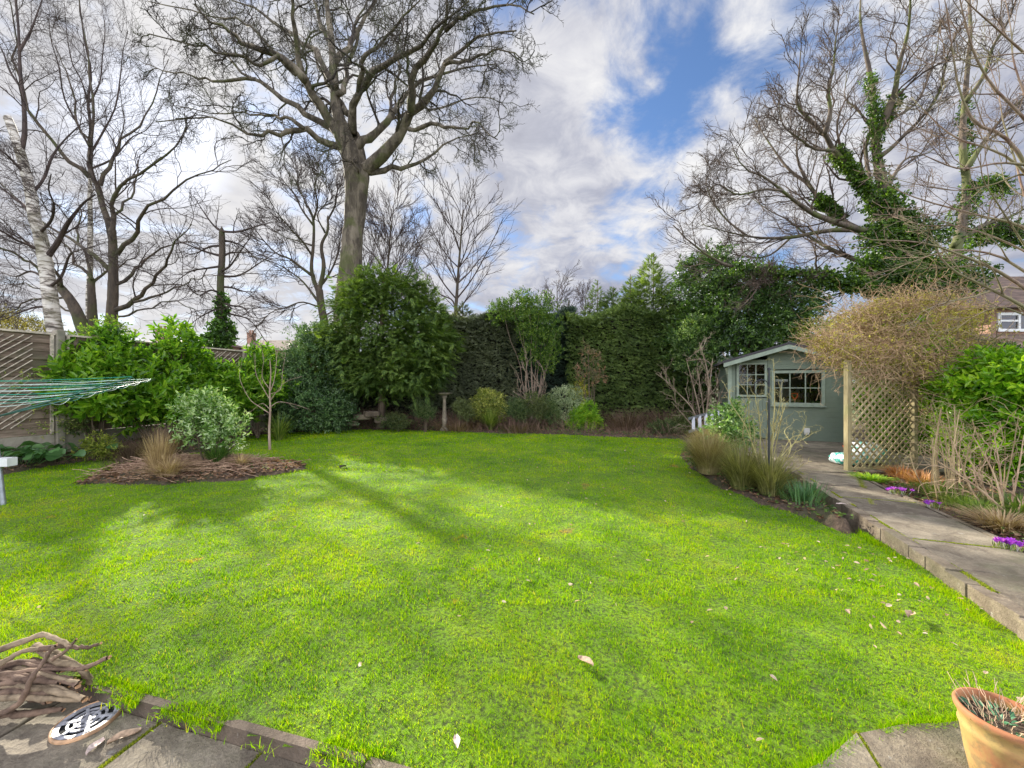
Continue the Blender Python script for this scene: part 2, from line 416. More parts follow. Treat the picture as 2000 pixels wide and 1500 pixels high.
# grass colours vary in patches over the lawn (moss, coarse grass, worn spots)
def grass_col(n, isl_w):
    g = n.new('ShaderNodeNewGeometry'); pos = n.vmath('MULTIPLY', g.outputs['Position'], (1, 1, 0))
    a = n.noise(pos, 0.75, 5, 0.6); b = n.noise(n.vmath('ADD', pos, (7, 3, 0)), 2.6, 5, 0.65); d = n.noise(n.vmath('ADD', pos, (2, 9, 0)), 9, 4)
    f = n.math('ADD', n.math('MULTIPLY', a, 0.5), n.math('MULTIPLY', b, 0.35)); f = n.math('ADD', f, n.math('MULTIPLY', d, 0.15))
    if isl_w: f = n.math('ADD', f, n.math('MULTIPLY', n.math('SUBTRACT', g.outputs['Random Per Island'], 0.5), isl_w))
    c = n.ramp(f, [(0.28, (0.046, 0.138, 0.002)), (0.40, (0.130, 0.285, 0.003)), (0.52, (0.232, 0.415, 0.003)), (0.64, (0.370, 0.485, 0.005)), (0.78, (0.50, 0.42, 0.03))])
    w = n.smooth(n.noise(n.vmath('ADD', pos, (21, 4, 0)), 1.6, 5, 0.6), 0.655, 0.70, 0, 0.85)
    c = n.mix(w, c, (0.42, 0.31, 0.05))
    if isl_w:
        r2 = n.math('FRACT', n.math('MULTIPLY', g.outputs['Random Per Island'], 37.0))
        c = n.mix(n.math('MULTIPLY', n.math('GREATER_THAN', r2, 0.955), 0.8), c, (0.42, 0.36, 0.07))
    return c
def _lawn(n):
    c = grass_col(n, 0); pos = n.new('ShaderNodeNewGeometry').outputs['Position']
    f = n.noise(pos, 45, 5, 0.7)
    c = n.mix(n.smooth(f, 0.35, 0.62, 0.9, 0.1), c, (0.04, 0.05, 0.012))
    return pbsdf(n, c, 0.95, bump(n, f, 1, 0.03))
M_lawn = mat('turf', _lawn)
def _blade(n):
    c = grass_col(n, 0.22)
    p = pbsdf(n, c, 0.5, **{'Specular IOR Level': 0.05})
    t = n.new('ShaderNodeBsdfTranslucent', {'Color': n.mix(1.0, c, (1.8, 1.65, 0.35), 'MULTIPLY')})
    return n.new('ShaderNodeMixShader', {0: 0.46, 1: p, 2: t.outputs[0]}).outputs[0]
M_blade = mat('grass_blade', _blade)
V, Q = grid(-10.5, 7, 1.2, 13, 0.045, lambda x, y: und(x, y)-0.008, lambda x, y: is_lawn(x, y) | ((dpoly(x, y, LAWN) < .035) & (isl(x, y) > 1)))
MB().add(V, Q).build('lawn', M_lawn, smooth=True)['kind'] = 'structure'

def blades(mb, x, y, z, h, w, lean, kind):
    n = len(x); a = rs.rand(n)*2*math.pi; la = rs.rand(n)*2*math.pi; le = lean*h*rs.rand(n)**.55
    B = np.stack([x, y, z], 1); s_ = np.stack([np.cos(a), np.sin(a), 0*a], 1)*(w/2)[:, None]
    o = np.stack([np.cos(la)*le, np.sin(la)*le, 0*a], 1); up = np.zeros((n, 3)); up[:, 2] = 1
    hh = np.sqrt(np.maximum(h*h-le*le, (0.25*h)**2))
    if kind == 3:
        V = np.stack([B-s_, B+s_, B+o+up*hh[:, None]], 1); F_ = [[0, 1, 2]]
    else:
        Mid = B+o*0.35+up*(hh*0.6)[:, None]
        V = np.stack([B-s_, B+s_, Mid+s_*0.75, Mid-s_*0.75, B+o+up*hh[:, None]], 1)
    k = V.shape[1]; n0 = mb.n
    if kind == 3: mb.add(V.reshape(-1, 3), (np.array(F_)[None]+(np.arange(n)*3)[:, None, None]).reshape(-1, 3))
    else:
        of = (np.arange(n)*5)[:, None]
        mb.add(V.reshape(-1, 3), np.array([[0, 1, 2, 3]])+of)
        mb.f.setdefault(3, []).append(np.array([[3, 2, 4]])+of+n0)
def sample_lawn(n, y0, y1, zpow=1.0):
    y = y0+(y1-y0)*rs.rand(n); hw = 1.37*y+0.15; x = (rs.rand(n)*2-1)*np.minimum(hw, 10.3)
    k = is_lawn(x, y) & (dpoly(x, y, LAWN) > -1); return x[k], y[k]
gb = MB()
for (y0, y1, dens, hh, ww, kd) in ((1.4, 2.6, 19000, 0.020, 0.0032, 5), (2.6, 4.0, 9000, 0.024, 0.0048, 5), (4.0, 6.5, 3000, 0.030, 0.0078, 3), (6.5, 9.5, 1100, 0.04, 0.013, 3), (9.5, 13, 750, 0.04, 0.017, 3)):
    area = 2*1.37*(y0+y1)/2*(y1-y0); x, y = sample_lawn(int(dens*area), y0, y1)
    tuft = 0.30+1.5*vnoise(x, y, 9, 11)**1.4*(.55+.9*vnoise(x, y, 1.7, 12))+.35*vnoise(x, y, 24, 13)
    keep = rs.rand(len(x)) < 0.22+1.25*vnoise(x, y, 14, 14)*(.5+.8*vnoise(x, y, 4, 16))
    x, y, tuft = x[keep], y[keep], tuft[keep]
    h = hh*np.minimum(tuft, 1.25)*(0.6+0.7*rs.rand(len(x)))
    blades(gb, x, y, und(x, y)-0.01, h, ww*(0.7+0.6*rs.rand(len(x))), 0.95, kd)
# ragged longer tufts hanging over the lawn's near and right edges
def edge_tufts(A, B, n, off, hh):
    t = rs.rand(n)[:, None]; p = np.asarray(A)*(1-t)+np.asarray(B)*t+rs.randn(n, 2)*off
    k = vnoise(p[:, 0], p[:, 1], 5, 15) > 0.35; p = p[k]; m = len(p)
    blades(gb, p[:, 0], p[:, 1], np.full(m, -0.02), hh*(0.5+rs.rand(m)), np.full(m, 0.004), 0.98, 5)
edge_tufts(ED0-edir*.5, ED1, 9000, 0.022, 0.028)
edge_tufts(ED0+edir*1.0+(0, -.05), ED1+(0, -.05), 2600, 0.022, 0.038)
for i in range(len(RP)-1): edge_tufts(RP[i], RP[i+1], 700, 0.012, 0.045)
edge_tufts((kl(2.0)-.1, 2.0), (kl(3.9)-.1, 3.9), 2500, 0.02, 0.05)
go = gb.build('grass', M_blade); tag(go, 'short bright green mossy grass covering the lawn', 'grass', kind='stuff')

# ---------------------------------------------------------------- stone
def m_stone(name, a, b_, c_, lichen=0.5):
    def b(n):
        pos = n.new('ShaderNodeNewGeometry').outputs['Position']; isr = n.new('ShaderNodeNewGeometry').outputs['Random Per Island']
        f = n.noise(pos, 5, 8, 0.65, 0.4); g = n.noise(pos, 60, 4, 0.7); k = n.noise(n.vmath('ADD', pos, (4, 1, 2)), 2.2, 6, 0.6, .3)
        c = n.ramp(n.math('ADD', n.math('MULTIPLY', f, 0.8), n.math('MULTIPLY', isr, 0.2)), [(0.38, a), (0.52, b_), (0.68, c_)])
        c = n.mix(n.smooth(g, 0.4, 0.7, 0.35, 0), c, (0.07, 0.055, 0.04))
        c = n.mix(n.smooth(k, 0.5, 0.66, 0, lichen), c, (0.10, 0.105, 0.05))
        lc = n.smooth(n.noise(n.vmath('ADD', pos, (8, 8, 2)), 9, 5, .7), 0.62, 0.7, 0, 0.45)
        c = n.mix(lc, c, (0.42, 0.40, 0.34))
        return pbsdf(n, c, 0.85, bump(n, n.math('ADD', f, n.math('MULTIPLY', g, 0.5)), 1.0, 0.02))
    return mat(name, b)
M_slab = m_stone('patio_stone', (0.15, 0.12, 0.085), (0.285, 0.24, 0.17), (0.42, 0.36, 0.26))
M_kerb = m_stone('kerb_stone', (0.17, 0.13, 0.09), (0.29, 0.235, 0.165), (0.40, 0.33, 0.24), 0.35)
M_moss = m_plain('moss', (0.20, 0.27, 0.02), 0.95, 0.6, 30, 0.03)
M_joint = m_plain('joint_soil', (0.06, 0.045, 0.03), 0.95, 0.4, 30, 0.02)

def slabquad(mb, q, z0, z1, gap=0.006, bev=0.006):      # irregular flag: bevelled polygon slab
    q = np.array(q, float)[:, :2]; c = q.mean(0)
    if ((q[1]-q[0])[0]*(q[2]-q[1])[1]-(q[1]-q[0])[1]*(q[2]-q[1])[0]) < 0: q = q[::-1]
    pts = []
    for i in range(4):
        a, b = q[i], q[(i+1) % 4]
        for t in np.linspace(0, 1, 7)[:-1]:
            p = a+(b-a)*t; e = (b-a)/np.linalg.norm(b-a); nn = np.array([-e[1], e[0]])
            pts.append(p+nn*(gap+0.004*rs.rand()))
    pts = np.array(pts); k = len(pts); inn = pts+(c-pts)/np.linalg.norm(c-pts, axis=1, keepdims=True)*bev*1.6
    V = np.vstack([np.c_[pts, np.full(k, z0)], np.c_[pts, np.full(k, z1-bev)], np.c_[inn, np.full(k, z1)+rs.randn(k)*.0008]])
    n0 = mb.n; mb.v.append(V); i = np.arange(k); j = (i+1) % k
    mb.f.setdefault(4, []).append(np.vstack([np.stack([i, j, j+k, i+k], 1), np.stack([i+k, j+k, j+2*k, i+2*k], 1)])+n0)
    mb.f.setdefault(k, []).append((np.arange(k)+2*k)[None]+n0); mb.n += len(V)
pm = MB(); jm = MB(); mm = MB()
en = np.array([edir[1], -edir[0]])           # towards the camera from the edging
if en[1] > 0: en = -en
E0 = ED0+edir*(np.dot(np.array(xy(320, 1405, PU))-ED0, edir))+en*0.03     # first joint
def pq(u, v): return E0+edir*u+en*v
rows = [0, 0.62, 1.3, 2.1]; cols = [-2.4, -1.75, -1.2, -0.62, 0, 0.585, 1.2, 1.85, 2.5, 3.1, 3.7]
for r in range(3):
    for c in range(len(cols)-1):
        sh = 0.0 if r == 0 else 0.27*r
        slabquad(pm, [pq(cols[c]+sh, rows[r]), pq(cols[c+1]+sh, rows[r]), pq(cols[c+1]+sh, rows[r+1]), pq(cols[c]+sh, rows[r+1])], PU-0.05, PU+rs.randn()*.002)
# curved pad on the right under the pot
RJ0, RJ1 = np.array(xy(1672, 1440, -0.015)), np.array(xy(1716, 1512, -0.015))
rp = [np.array(p) for p in RP]
def fan(mb, poly, z0, z1):
    poly = np.array(poly); a = 0.5*np.sum(poly[:, 0]*np.roll(poly[:, 1], -1)-poly[:, 1]*np.roll(poly[:, 0], -1))
    if a < 0: poly = poly[::-1]
    c = poly.mean(0); p = poly+(c-poly)*0.012; mb.prism([tuple(v) for v in p], z0, z1-.004); q = poly+(c-poly)*0.03
    k = len(p); V = np.vstack([np.c_[p, np.full(k, z1-.004)], np.c_[q, np.full(k, z1)]]); i = np.arange(k); j = (i+1) % k
    n0 = mb.n; mb.v.append(V); mb.f.setdefault(4, []).append(np.stack([i, j, j+k, i+k], 1)+n0); mb.f.setdefault(k, []).append((i+k)[None]+n0); mb.n += 2*k
fan(pm, [rp[0], rp[1], RJ0, RJ1, (RJ1[0]+.05, 1.0), (rp[0][0]-.1, 1.0)], -0.06, 0.012)
fan(pm, [RJ0+(.01, 0), rp[3], rp[4], rp[5], (1.95, 1.0), (RJ1[0]+.065, 1.0), RJ1+(.012, 0)], -0.06, 0.009)
fan(pm, [rp[5]+(.015, 0), rp[6], rp[7], (3.0, 1.0), (1.97, 1.0)], -0.06, 0.010)
pm.build('patio', M_slab)['kind'] = 'structure'
jm.add([[-6, -1, PU-.03], [6, -1, PU-.03], [6, 1.3, PU-.03], [-6, 3.6, PU-.03]], [[0, 1, 2, 3]])
jm.build('patio_bedding', M_joint)['kind'] = 'structure'
# moss in the joints
def mossline(a, b, z, w, n, hgt=0.008, thr=0.3):
    a = np.asarray(a, float); b = np.asarray(b, float); L = np.linalg.norm(b-a); t = rs.rand(n); k = vnoise(t*L*5, t*0+a[0], 1.0, 21) > thr; t = t[k][:, None]
    p = a+(b-a)*t+rs.randn(len(t), 2)*w*0.35; m = len(p)
    blades(mm, p[:, 0], p[:, 1], np.full(m, z), hgt*(.5+rs.rand(m)), np.full(m, hgt*.8), 0.9, 3)
mossline(pq(0, 0), pq(0, .62), PU-.012, 0.016, 5000, 0.012, 0.35)
mossline(pq(.585, 0), pq(.585, .62), PU-.012, 0.016, 4000, 0.012, 0.3)
mossline(pq(-.3, .62), pq(2, .62), PU-.012, 0.02, 3000)
mossline(RJ0, RJ1, 0.0, 0.014, 2500, 0.01)
# edging board along the near lawn edge: weathered kerb lengths
kb = MB(); u = -3.0
while u < 3.6:
    ln = 0.9*(0.9+.2*rs.rand()); base = ED0+edir*u; a = math.atan2(edir[1], edir[0])+rs.randn()*.004
    kb.box((0.004, -0.042, -0.16), (ln-.004, -0.004, -0.006+rs.randn()*.004), rot=a, org=(base[0], base[1], 0)); u += ln
M_edge = m_stone('edging_stone', (0.075, 0.052, 0.034), (0.15, 0.11, 0.075), (0.24, 0.18, 0.13), 0.6)
ke = kb.build('lawn_edging', M_edge); ke['kind'] = 'structure'

# ---------------------------------------------------------------- raised path and its kerb
PZ = 0.10
ph = MB(); pn = np.array([kdir[1], -kdir[0]])       # to the right
def pp(u, v): return KN+kdir*u+pn*v                # u along, v across
us = [-1.6, -0.75, 0.02, 0.72, 1.35, 2.15, 2.72, 3.5, 4.25]
for i in range(len(us)-1):
    s1 = 0.10; slabquad(ph, [pp(us[i], s1), pp(us[i], .83), pp(us[i+1], .83+.02*rs.randn()), pp(us[i+1], s1)], 0.0, PZ+rs.randn()*.0015, 0.004)
# paving in front of the shed
for j, (y0, y1) in enumerate(((6.15, 6.95), (6.95, 7.6), (7.6, 8.4), (8.4, 9.1), (9.1, 9.75))):
    x = 4.42+(0.05 if j % 2 else -.2)+j*0.05
    while x < 10:
        w = (0.6, 0.9, 0.75)[int(rs.rand()*3)]; slabquad(ph, [(x, y0), (x+w, y0), (x+w, y1), (x, y1)], 0.0, PZ+rs.randn()*.0015, 0.004); x += w
ph.build('path', M_slab)['kind'] = 'structure'
kk = MB(); u = -1.7
while u < 4.3:
    ln = 0.205*(0.9+.25*rs.rand()); b = pp(u, 0); 
    kk.box((0.003, -0.096, -0.15), (ln-.003, 0.002+rs.randn()*.004, PZ+0.004+rs.randn()*.006), rot=math.atan2(kdir[1], kdir[0])+rs.randn()*.012, org=(b[0], b[1], 0)); u += ln
u = -1.7
while u < 4.0:
    ln = 0.6; b = pp(u, .845); kk.box((0.004, -0.05, -0.05), (ln-.004, 0, PZ+0.002+rs.randn()*.003), rot=math.atan2(kdir[1], kdir[0]), org=(b[0], b[1], 0)); u += ln
kk.build('path_kerb', M_kerb)['kind'] = 'structure'
mossline(pp(-1.0, .098), pp(1.3, .098), PZ-.002, 0.024, 9000, 0.011, 0.42)
mossline(pp(1.3, .098), pp(4.2, .098), PZ-.002, 0.02, 3500, 0.011, 0.5)
mossline(pp(.02, .1), pp(.02, .83), PZ-.002, 0.02, 3500, 0.01, .2)
mossline(pp(1.35, .1), pp(1.35, .83), PZ-.004, 0.01, 1500, 0.008, .5); mossline(pp(2.72, .1), pp(2.72, .83), PZ-.004, 0.014, 1500, 0.008, .4)
mossline(pp(2.4, .3), pp(4.0, .8), PZ-.0, 0.05, 2500, 0.007, .55)
mo = mm.build('moss', m_leaf('moss_tips', (0.10, 0.14, 0.01), (0.25, 0.30, 0.02), (0.42, 0.42, 0.03), 0.9, 0.3)); tag(mo, 'yellow green moss growing in the joints of the paving', 'moss', kind='stuff')
# ================================================================ bare trees
def limb(px, Z, w, dz=0.0, n=14, jit=0.0, zs=None):
    """px: picture points of the limb, Z distance of its foot, dz how far its tip lies behind or in front; w radii first,last (m)"""
    k = len(px); P = []
    for i, (x, y) in enumerate(px):
        t = i/(k-1); z = Z+(zs[0]*(1-t)+zs[1]*t if zs else dz*t**1.2)
        P.append(W(x, y, z))
    P = smoothline(P, n)
    if jit: P[1:] += rs.randn(n-1, 3)*jit
    return P, np.linspace(1, 0, n)**1.25*(w[0]-w[1])+w[1]
def stack(ls): return np.stack([p for p, r in ls]), np.stack([r for p, r in ls])
def knobbly(P, R, amp):
    return P, R*(1+amp*rs.randn(*R.shape))
def trunkmesh(mb, P, R, sides=16, rough=0.06):
    n = 40; Pp = smoothline(P, n); Rr = np.interp(np.linspace(0, 1, n), np.linspace(0, 1, len(R)), R)
    Rr[-1] *= .04; Rr[-2] *= .7; a = np.arange(sides)*2*math.pi/sides; n0 = mb.n
    mb.tubes(Pp, Rr, sides); V = mb.v[-1]; C = np.repeat(Pp, sides, 0); d = V-C
    s_ = 1+rough*(np.sin(np.tile(a, n)*3+np.repeat(Pp[:, 2], sides)*1.3)+0.7*np.sin(np.tile(a, n)*5-np.repeat(Pp[:, 2], sides)*2.7))+rough*0.4*rs.randn(len(V))
    mb.v[-1] = C+d*s_[:, None]

def tree(name, label, trunks, limbs, spec, mb_bark, mb_twig, group=None, limb_sides=8, cat='tree', foot=None, limb_in='trunk', drop=None):
    """spec: list of growth generations (c,t0,t1,ang,len(m) or ratio,m,wig,trop,rr,rmin,sides)"""
    f = foot if foot is not None else trunks[0][0][0]
    root = thing(name, label, cat, f, group)
    tm = MB()
    for P, R in trunks: trunkmesh(tm, P, R)
    tw = MB()
    P0, R0 = stack(limbs)
    P0i = P0.copy()
    (tm if limb_in == 'trunk' else tw).tubes(P0i, R0*(1+0.05*rs.randn(*R0.shape)), limb_sides, True)
    curs = (P0, R0)
    for g in spec:
        P, R = curs; seg = np.linalg.norm(np.diff(P, axis=1), axis=2).sum(1)
        lf = g['len']
        if isinstance(lf, (int, float)): L = (lambda idx, t, lf=lf: np.full(len(idx), lf)*(1.15-0.6*t))
        else: L = (lambda idx, t, a=lf[0], lo=lf[1], hi=lf[2], seg=seg: np.clip(seg[idx]*a*(1.2-0.65*t), lo, hi))
        Q, q = grow(P, R, g['c'], g.get('t0', .15), g.get('t1', 1.0), g.get('ang', 0.8), L, g.get('m', 7), g.get('wig', .25), g.get('trop', .05), g.get('rr', .6), rmin=g.get('rmin', .01), taper=g.get('taper', .3))
        if drop is not None: 
            k = drop(Q[:, -1]); Q = Q[~k]; q = q[~k]
        tw.tubes(Q, q, g.get('sides', 4)); curs = (Q, q)
    tm.build('trunk', mb_bark, root, smooth=True); tw.build('crown', mb_twig, root)
    return root, curs

def _oak(n):
    pos = n.new('ShaderNodeNewGeometry').outputs['Position']
    f = n.noise(n.vmath('MULTIPLY', pos, (1, 1, .22)), 5, 7, .7, .5); g = n.noise(n.vmath('MULTIPLY', pos, (1, 1, .45)), 1.9, 4, .6); v = n.new('ShaderNodeTexVoronoi', {'Vector': n.vmath('MULTIPLY', pos, (1, 1, .5)), 'Scale': 5.5}).outputs['Distance']
    c = n.ramp(f, [(0.34, (0.045, 0.034, 0.024)), (0.5, (0.10, 0.08, 0.056)), (0.64, (0.22, 0.18, 0.13))])
    c = n.mix(n.smooth(g, .50, .62, 0, .6), c, (0.28, 0.235, 0.17)); c = n.mix(n.smooth(n.noise(pos, 1.3, 4), .52, .66, 0, .65), c, (0.10, 0.115, 0.03))
    return pbsdf(n, c, .9, bump(n, n.math('ADD', f, n.math('MULTIPLY', v, .5)), .9, .1))
B_oak = mat('oak_bark', _oak)
B_oakt = m_bark('oak_twigs', (0.032, 0.025, 0.022), (0.08, 0.062, 0.048), 6, 0.01, (0.075, 0.085, 0.03))
B_dark = m_bark('dark_bark', (0.042, 0.032, 0.025), (0.12, 0.09, 0.062), 6, 0.05, (0.07, 0.08, 0.025))
B_darkt = m_bark('dark_twigs', (0.035, 0.024, 0.022), (0.085, 0.058, 0.048), 6, 0.01)
B_light = m_bark('pale_twigs', (0.20, 0.13, 0.09), (0.36, 0.27, 0.19), 9, 0.01)
def _birch(n):
    pos = n.new('ShaderNodeNewGeometry').outputs['Position']
    v = n.vmath('MULTIPLY', pos, (1.2, 1.2, 5)); f = n.noise(v, 2.2, 6, .65, .4); g = n.noise(pos, 1.4, 3)
    c = n.ramp(f, [(0.36, (0.05, 0.04, 0.035)), (0.46, (0.26, 0.22, 0.18)), (0.53, (0.66, 0.60, 0.52)), (0.7, (0.80, 0.76, 0.70))])
    return pbsdf(n, n.mix(n.smooth(g, .5, .7, 0, .5), c, (0.14, 0.13, 0.06)), 0.8, bump(n, f, .6, .02))
B_birch = mat('birch_bark', _birch)

# the great bare tree behind the conifer
Z = 16.0
T = [limb([(668, 800), (676, 640), (684, 545), (689, 470), (693, 400), (697, 355), (695, 325)], Z, (0.66, 0.52))]
T[0] = (T[0][0], .9*np.array([.75, .68, .63, .57, .53, .49, .46, .44, .45, .47, .50, .53, .52, .44]))
T.append(limb([(695, 340), (685, 300), (672, 268), (664, 240)], Z, (0.42, 0.33), -0.2))
T.append(limb([(697, 345), (700, 310), (697, 285), (690, 262)], Z, (0.36, 0.26), 0.5))
Lb = [
 limb([(676, 285), (665, 240), (655, 190), (651, 130), (643, 60), (640, 0), (632, -80), (640, -150)], Z, (.36, .05), 1.5),
 limb([(672, 275), (640, 230), (613, 190), (597, 150), (580, 100), (572, 50), (568, 0), (560, -80)], Z, (.30, .05), -2.5),
 limb([(600, 160), (583, 142), (545, 108), (515, 100), (487, 90), (460, 70), (438, 56), (405, 35), (370, 10)], Z-1.8, (.20, .03), -2),
 limb([(668, 270), (640, 243), (600, 225), (568, 198), (540, 183), (505, 157), (478, 148), (445, 105), (420, 75), (400, 30)], Z, (.20, .03), 2.5),
 limb([(500, 155), (440, 155), (400, 156), (360, 143), (310, 134), (262, 112)], Z+2, (.10, .02), 1),
 limb([(664, 288), (640, 278), (615, 265), (590, 250), (570, 260), (545, 266), (520, 258), (500, 262), (470, 248), (430, 232), (370, 232), (305, 240)], Z, (.19, .02), -3),
 limb([(592, 250), (570, 235), (545, 228), (515, 225), (480, 220), (420, 222), (340, 205)], Z-1.2, (.10, .02), 2),
 limb([(688, 262), (689, 222), (703, 182), (722, 150), (745, 127), (778, 111), (817, 94), (850, 60), (880, 39), (916, 2)], Z, (.24, .03), -3.5),
 limb([(697, 292), (712, 272), (735, 258), (760, 232), (776, 206), (800, 175), (845, 150), (880, 142), (920, 130), (965, 120)], Z, (.26, .03), 3),
 limb([(700, 335), (722, 328), (750, 295), (785, 262), (797, 235), (806, 212), (838, 186), (856, 165), (866, 128), (890, 104), (925, 78), (965, 68), (1010, 62)], Z, (.36, .03), -1.5),
 limb([(803, 222), (806, 190), (808, 150), (824, 118), (845, 92), (862, 62), (872, 30), (874, -20), (880, -90)], Z-.8, (.22, .03), -2.5),
 limb([(722, 337), (742, 338), (762, 326), (785, 328), (808, 324), (835, 310), (860, 290), (882, 276), (905, 265), (935, 262)], Z, (.19, .02), 2.5),
 limb([(798, 252), (825, 247), (850, 240), (880, 246), (905, 250), (928, 241), (950, 255), (975, 275)], Z-1, (.11, .02), -3),
 limb([(655, 170), (630, 130), (615, 95), (590, 85), (560, 60), (530, 36), (500, 18), (470, 6), (430, -12)], Z, (.18, .03), 2.5),
 limb([(651, 130), (670, 105), (690, 75), (710, 40), (730, 10), (745, -40), (760, -110)], Z+.5, (.20, .03), 3),
 limb([(660, 185), (672, 165), (680, 120), (700, 80), (695, 40), (715, 0), (700, -70)], Z, (.16, .03), 4),
 limb([(645, 80), (625, 50), (620, 20), (605, -30), (600, -100)], Z+1, (.15, .03), 3),
 limb([(686, 225), (660, 195), (640, 160), (620, 125), (610, 90), (580, 60)], Z, (.17, .03), 5),
 limb([(760, 233), (765, 190), (770, 165), (780, 130), (772, 100), (785, 60), (785, 20), (790, -50)], Z+1, (.11, .02), 3.5),
 limb([(700, 180), (705, 140), (712, 110), (735, 100), (760, 70), (775, 45), (800, 20), (830, -20)], Z-1, (.13, .02), -4),
 limb([(740, 250), (760, 228), (790, 225), (820, 205), (850, 215), (885, 205), (925, 190), (970, 195), (990, 215)], Z+1, (.12, .02), 4),
 limb([(868, 126), (900, 118), (935, 112), (975, 98), (1020, 120)], Z-1.5, (.10, .02), -2.5),
 limb([(870, 60), (900, 40), (940, 20), (995, 12), (1048, 25)], Z-2.5, (.10, .02), -2),
 limb([(583, 142), (560, 135), (540, 110), (500, 60), (470, 40), (430, 30), (370, 20), (290, 2)], Z-2, (.10, .02), 1),
 limb([(545, 108), (500, 130), (470, 105), (420, 100), (370, 85), (300, 70)], Z-2.6, (.08, .02), -1.5),
 limb([(700, 338), (690, 320), (668, 305), (655, 290), (640, 295), (625, 310)], Z-.5, (.05, .015), -2),
]
Lb = [(np.vstack([p[:1], p[1:]+rs.randn(len(p)-1, 3)*.045]), r*.8) for p, r in Lb]
spec = [dict(c=8, t0=.2, ang=.8, len=(.30, .7, 2.5), m=9, wig=.28, trop=.03, rr=.40, sides=6, rmin=.019),
        dict(c=7, t0=.15, ang=.8, len=(.50, .45, 1.3), m=7, wig=.30, trop=.02, rr=.5, sides=4, rmin=.010),
        dict(c=6, t0=.1, ang=.8, len=(.55, .25, .7), m=6, wig=.33, trop=.02, rr=.6, sides=3, rmin=.0065),
        dict(c=2, t0=.2, ang=.75, len=(.5, .12, .3), m=3, wig=.3, trop=.05, rr=.7, sides=3, rmin=.006)]
tree('bare_tree', 'huge bare tree with thick mottled trunk rising behind the bushy green conifer', T, Lb, spec, B_oak, B_oakt, foot=W(668, 820, 16))

# many-stemmed dark tree behind the left fence
Z = 17.0
T = [limb([(213, 790), (217, 640), (222, 560), (220, 490), (219, 440)], Z, (.24, .13)), limb([(205, 760), (183, 640), (180, 585), (178, 540)], Z+.6, (.22, .12)), limb([(200, 760), (165, 650), (140, 590), (112, 555)], Z-.4, (.27, .15))]
Lb = [
 limb([(220, 470), (208, 430), (195, 385), (182, 348), (175, 330), (174, 300), (178, 262), (180, 215), (177, 168), (174, 120), (160, 40), (152, -40)], Z, (.21, .02), 2),
 limb([(220, 480), (222, 430), (213, 395), (236, 372), (260, 345), (303, 321), (345, 291), (362, 255), (365, 225)], Z, (.16, .02), -2),
 limb([(196, 362), (212, 330), (228, 300), (250, 262), (279, 240), (298, 195), (315, 150), (330, 120)], Z, (.12, .02), 2.5),
 limb([(230, 496), (255, 470), (272, 440), (284, 408), (330, 381), (375, 352), (415, 330), (450, 312)], Z, (.15, .02), -3),
 limb([(228, 555), (264, 530), (284, 508), (330, 480), (375, 472), (425, 478)], Z, (.12, .02), 2),
 limb([(226, 605), (268, 587), (290, 560), (315, 530), (330, 495), (350, 460), (380, 440)], Z, (.16, .02), -2.5),
 limb([(262, 590), (315, 575), (355, 556), (385, 545), (425, 538)], Z-.8, (.08, .015), -2),
 limb([(174, 345), (145, 322), (118, 298), (84, 248), (52, 197), (36, 144), (31, 92), (20, 30), (10, -40)], Z, (.15, .02), -2),
 limb([(174, 285), (152, 245), (143, 190), (130, 140), (110, 105), (95, 60)], Z+.5, (.09, .015), 2),
 limb([(216, 530), (190, 500), (165, 484), (120, 455), (85, 435), (45, 400), (10, 360), (-40, 330)], Z, (.15, .02), 2.5),
 limb([(180, 545), (150, 520), (130, 480), (95, 450), (60, 445), (15, 420)], Z+.5, (.11, .02), 2.5),
 limb([(114, 558), (80, 530), (40, 505), (0, 485), (-50, 470)], Z-.5, (.13, .02), -1.5),
 limb([(120, 560), (105, 520), (85, 500), (50, 470), (20, 450)], Z-.5, (.10, .02), -2.5),
 limb([(180, 560), (200, 535), (235, 520), (262, 500), (270, 470)], Z+.6, (.10, .02), 2),
 limb([(178, 545), (170, 500), (150, 460), (155, 420), (175, 385), (188, 370)], Z+.6, (.10, .02), 3),
 limb([(228, 618), (270, 610), (320, 590), (370, 600), (400, 625)], Z, (.08, .015), -1),
 limb([(215, 430), (240, 400), (262, 372), (265, 330), (262, 300), (290, 270)], Z, (.09, .015), 3),
 limb([(140, 590), (100, 580), (50, 590), (10, 615), (-30, 630)], Z, (.09, .015), -1),
 limb([(160, 620), (120, 600), (70, 560), (30, 555), (-30, 560)], Z+.5, (.09, .015), 1.5),
]
Lb = [(np.vstack([p[:1], p[1:]+rs.randn(len(p)-1, 3)*.05]), r*.66) for p, r in Lb]
spec = [dict(c=8, t0=.15, ang=.65, len=(.34, .7, 2.4), m=8, wig=.20, trop=.07, rr=.42, sides=5, rmin=.014),
        dict(c=6, t0=.1, ang=.65, len=(.5, .4, 1.3), m=6, wig=.2, trop=.04, rr=.5, sides=4, rmin=.007),
        dict(c=5, t0=.1, ang=.6, len=(.6, .25, .7), m=5, wig=.2, trop=.0, rr=.6, sides=3, rmin=.0042)]
tree('bare_tree', 'dark bare tree with several ivy-flecked stems behind the left fence', T, Lb, spec, B_dark, B_darkt, foot=W(213, 820, 17))

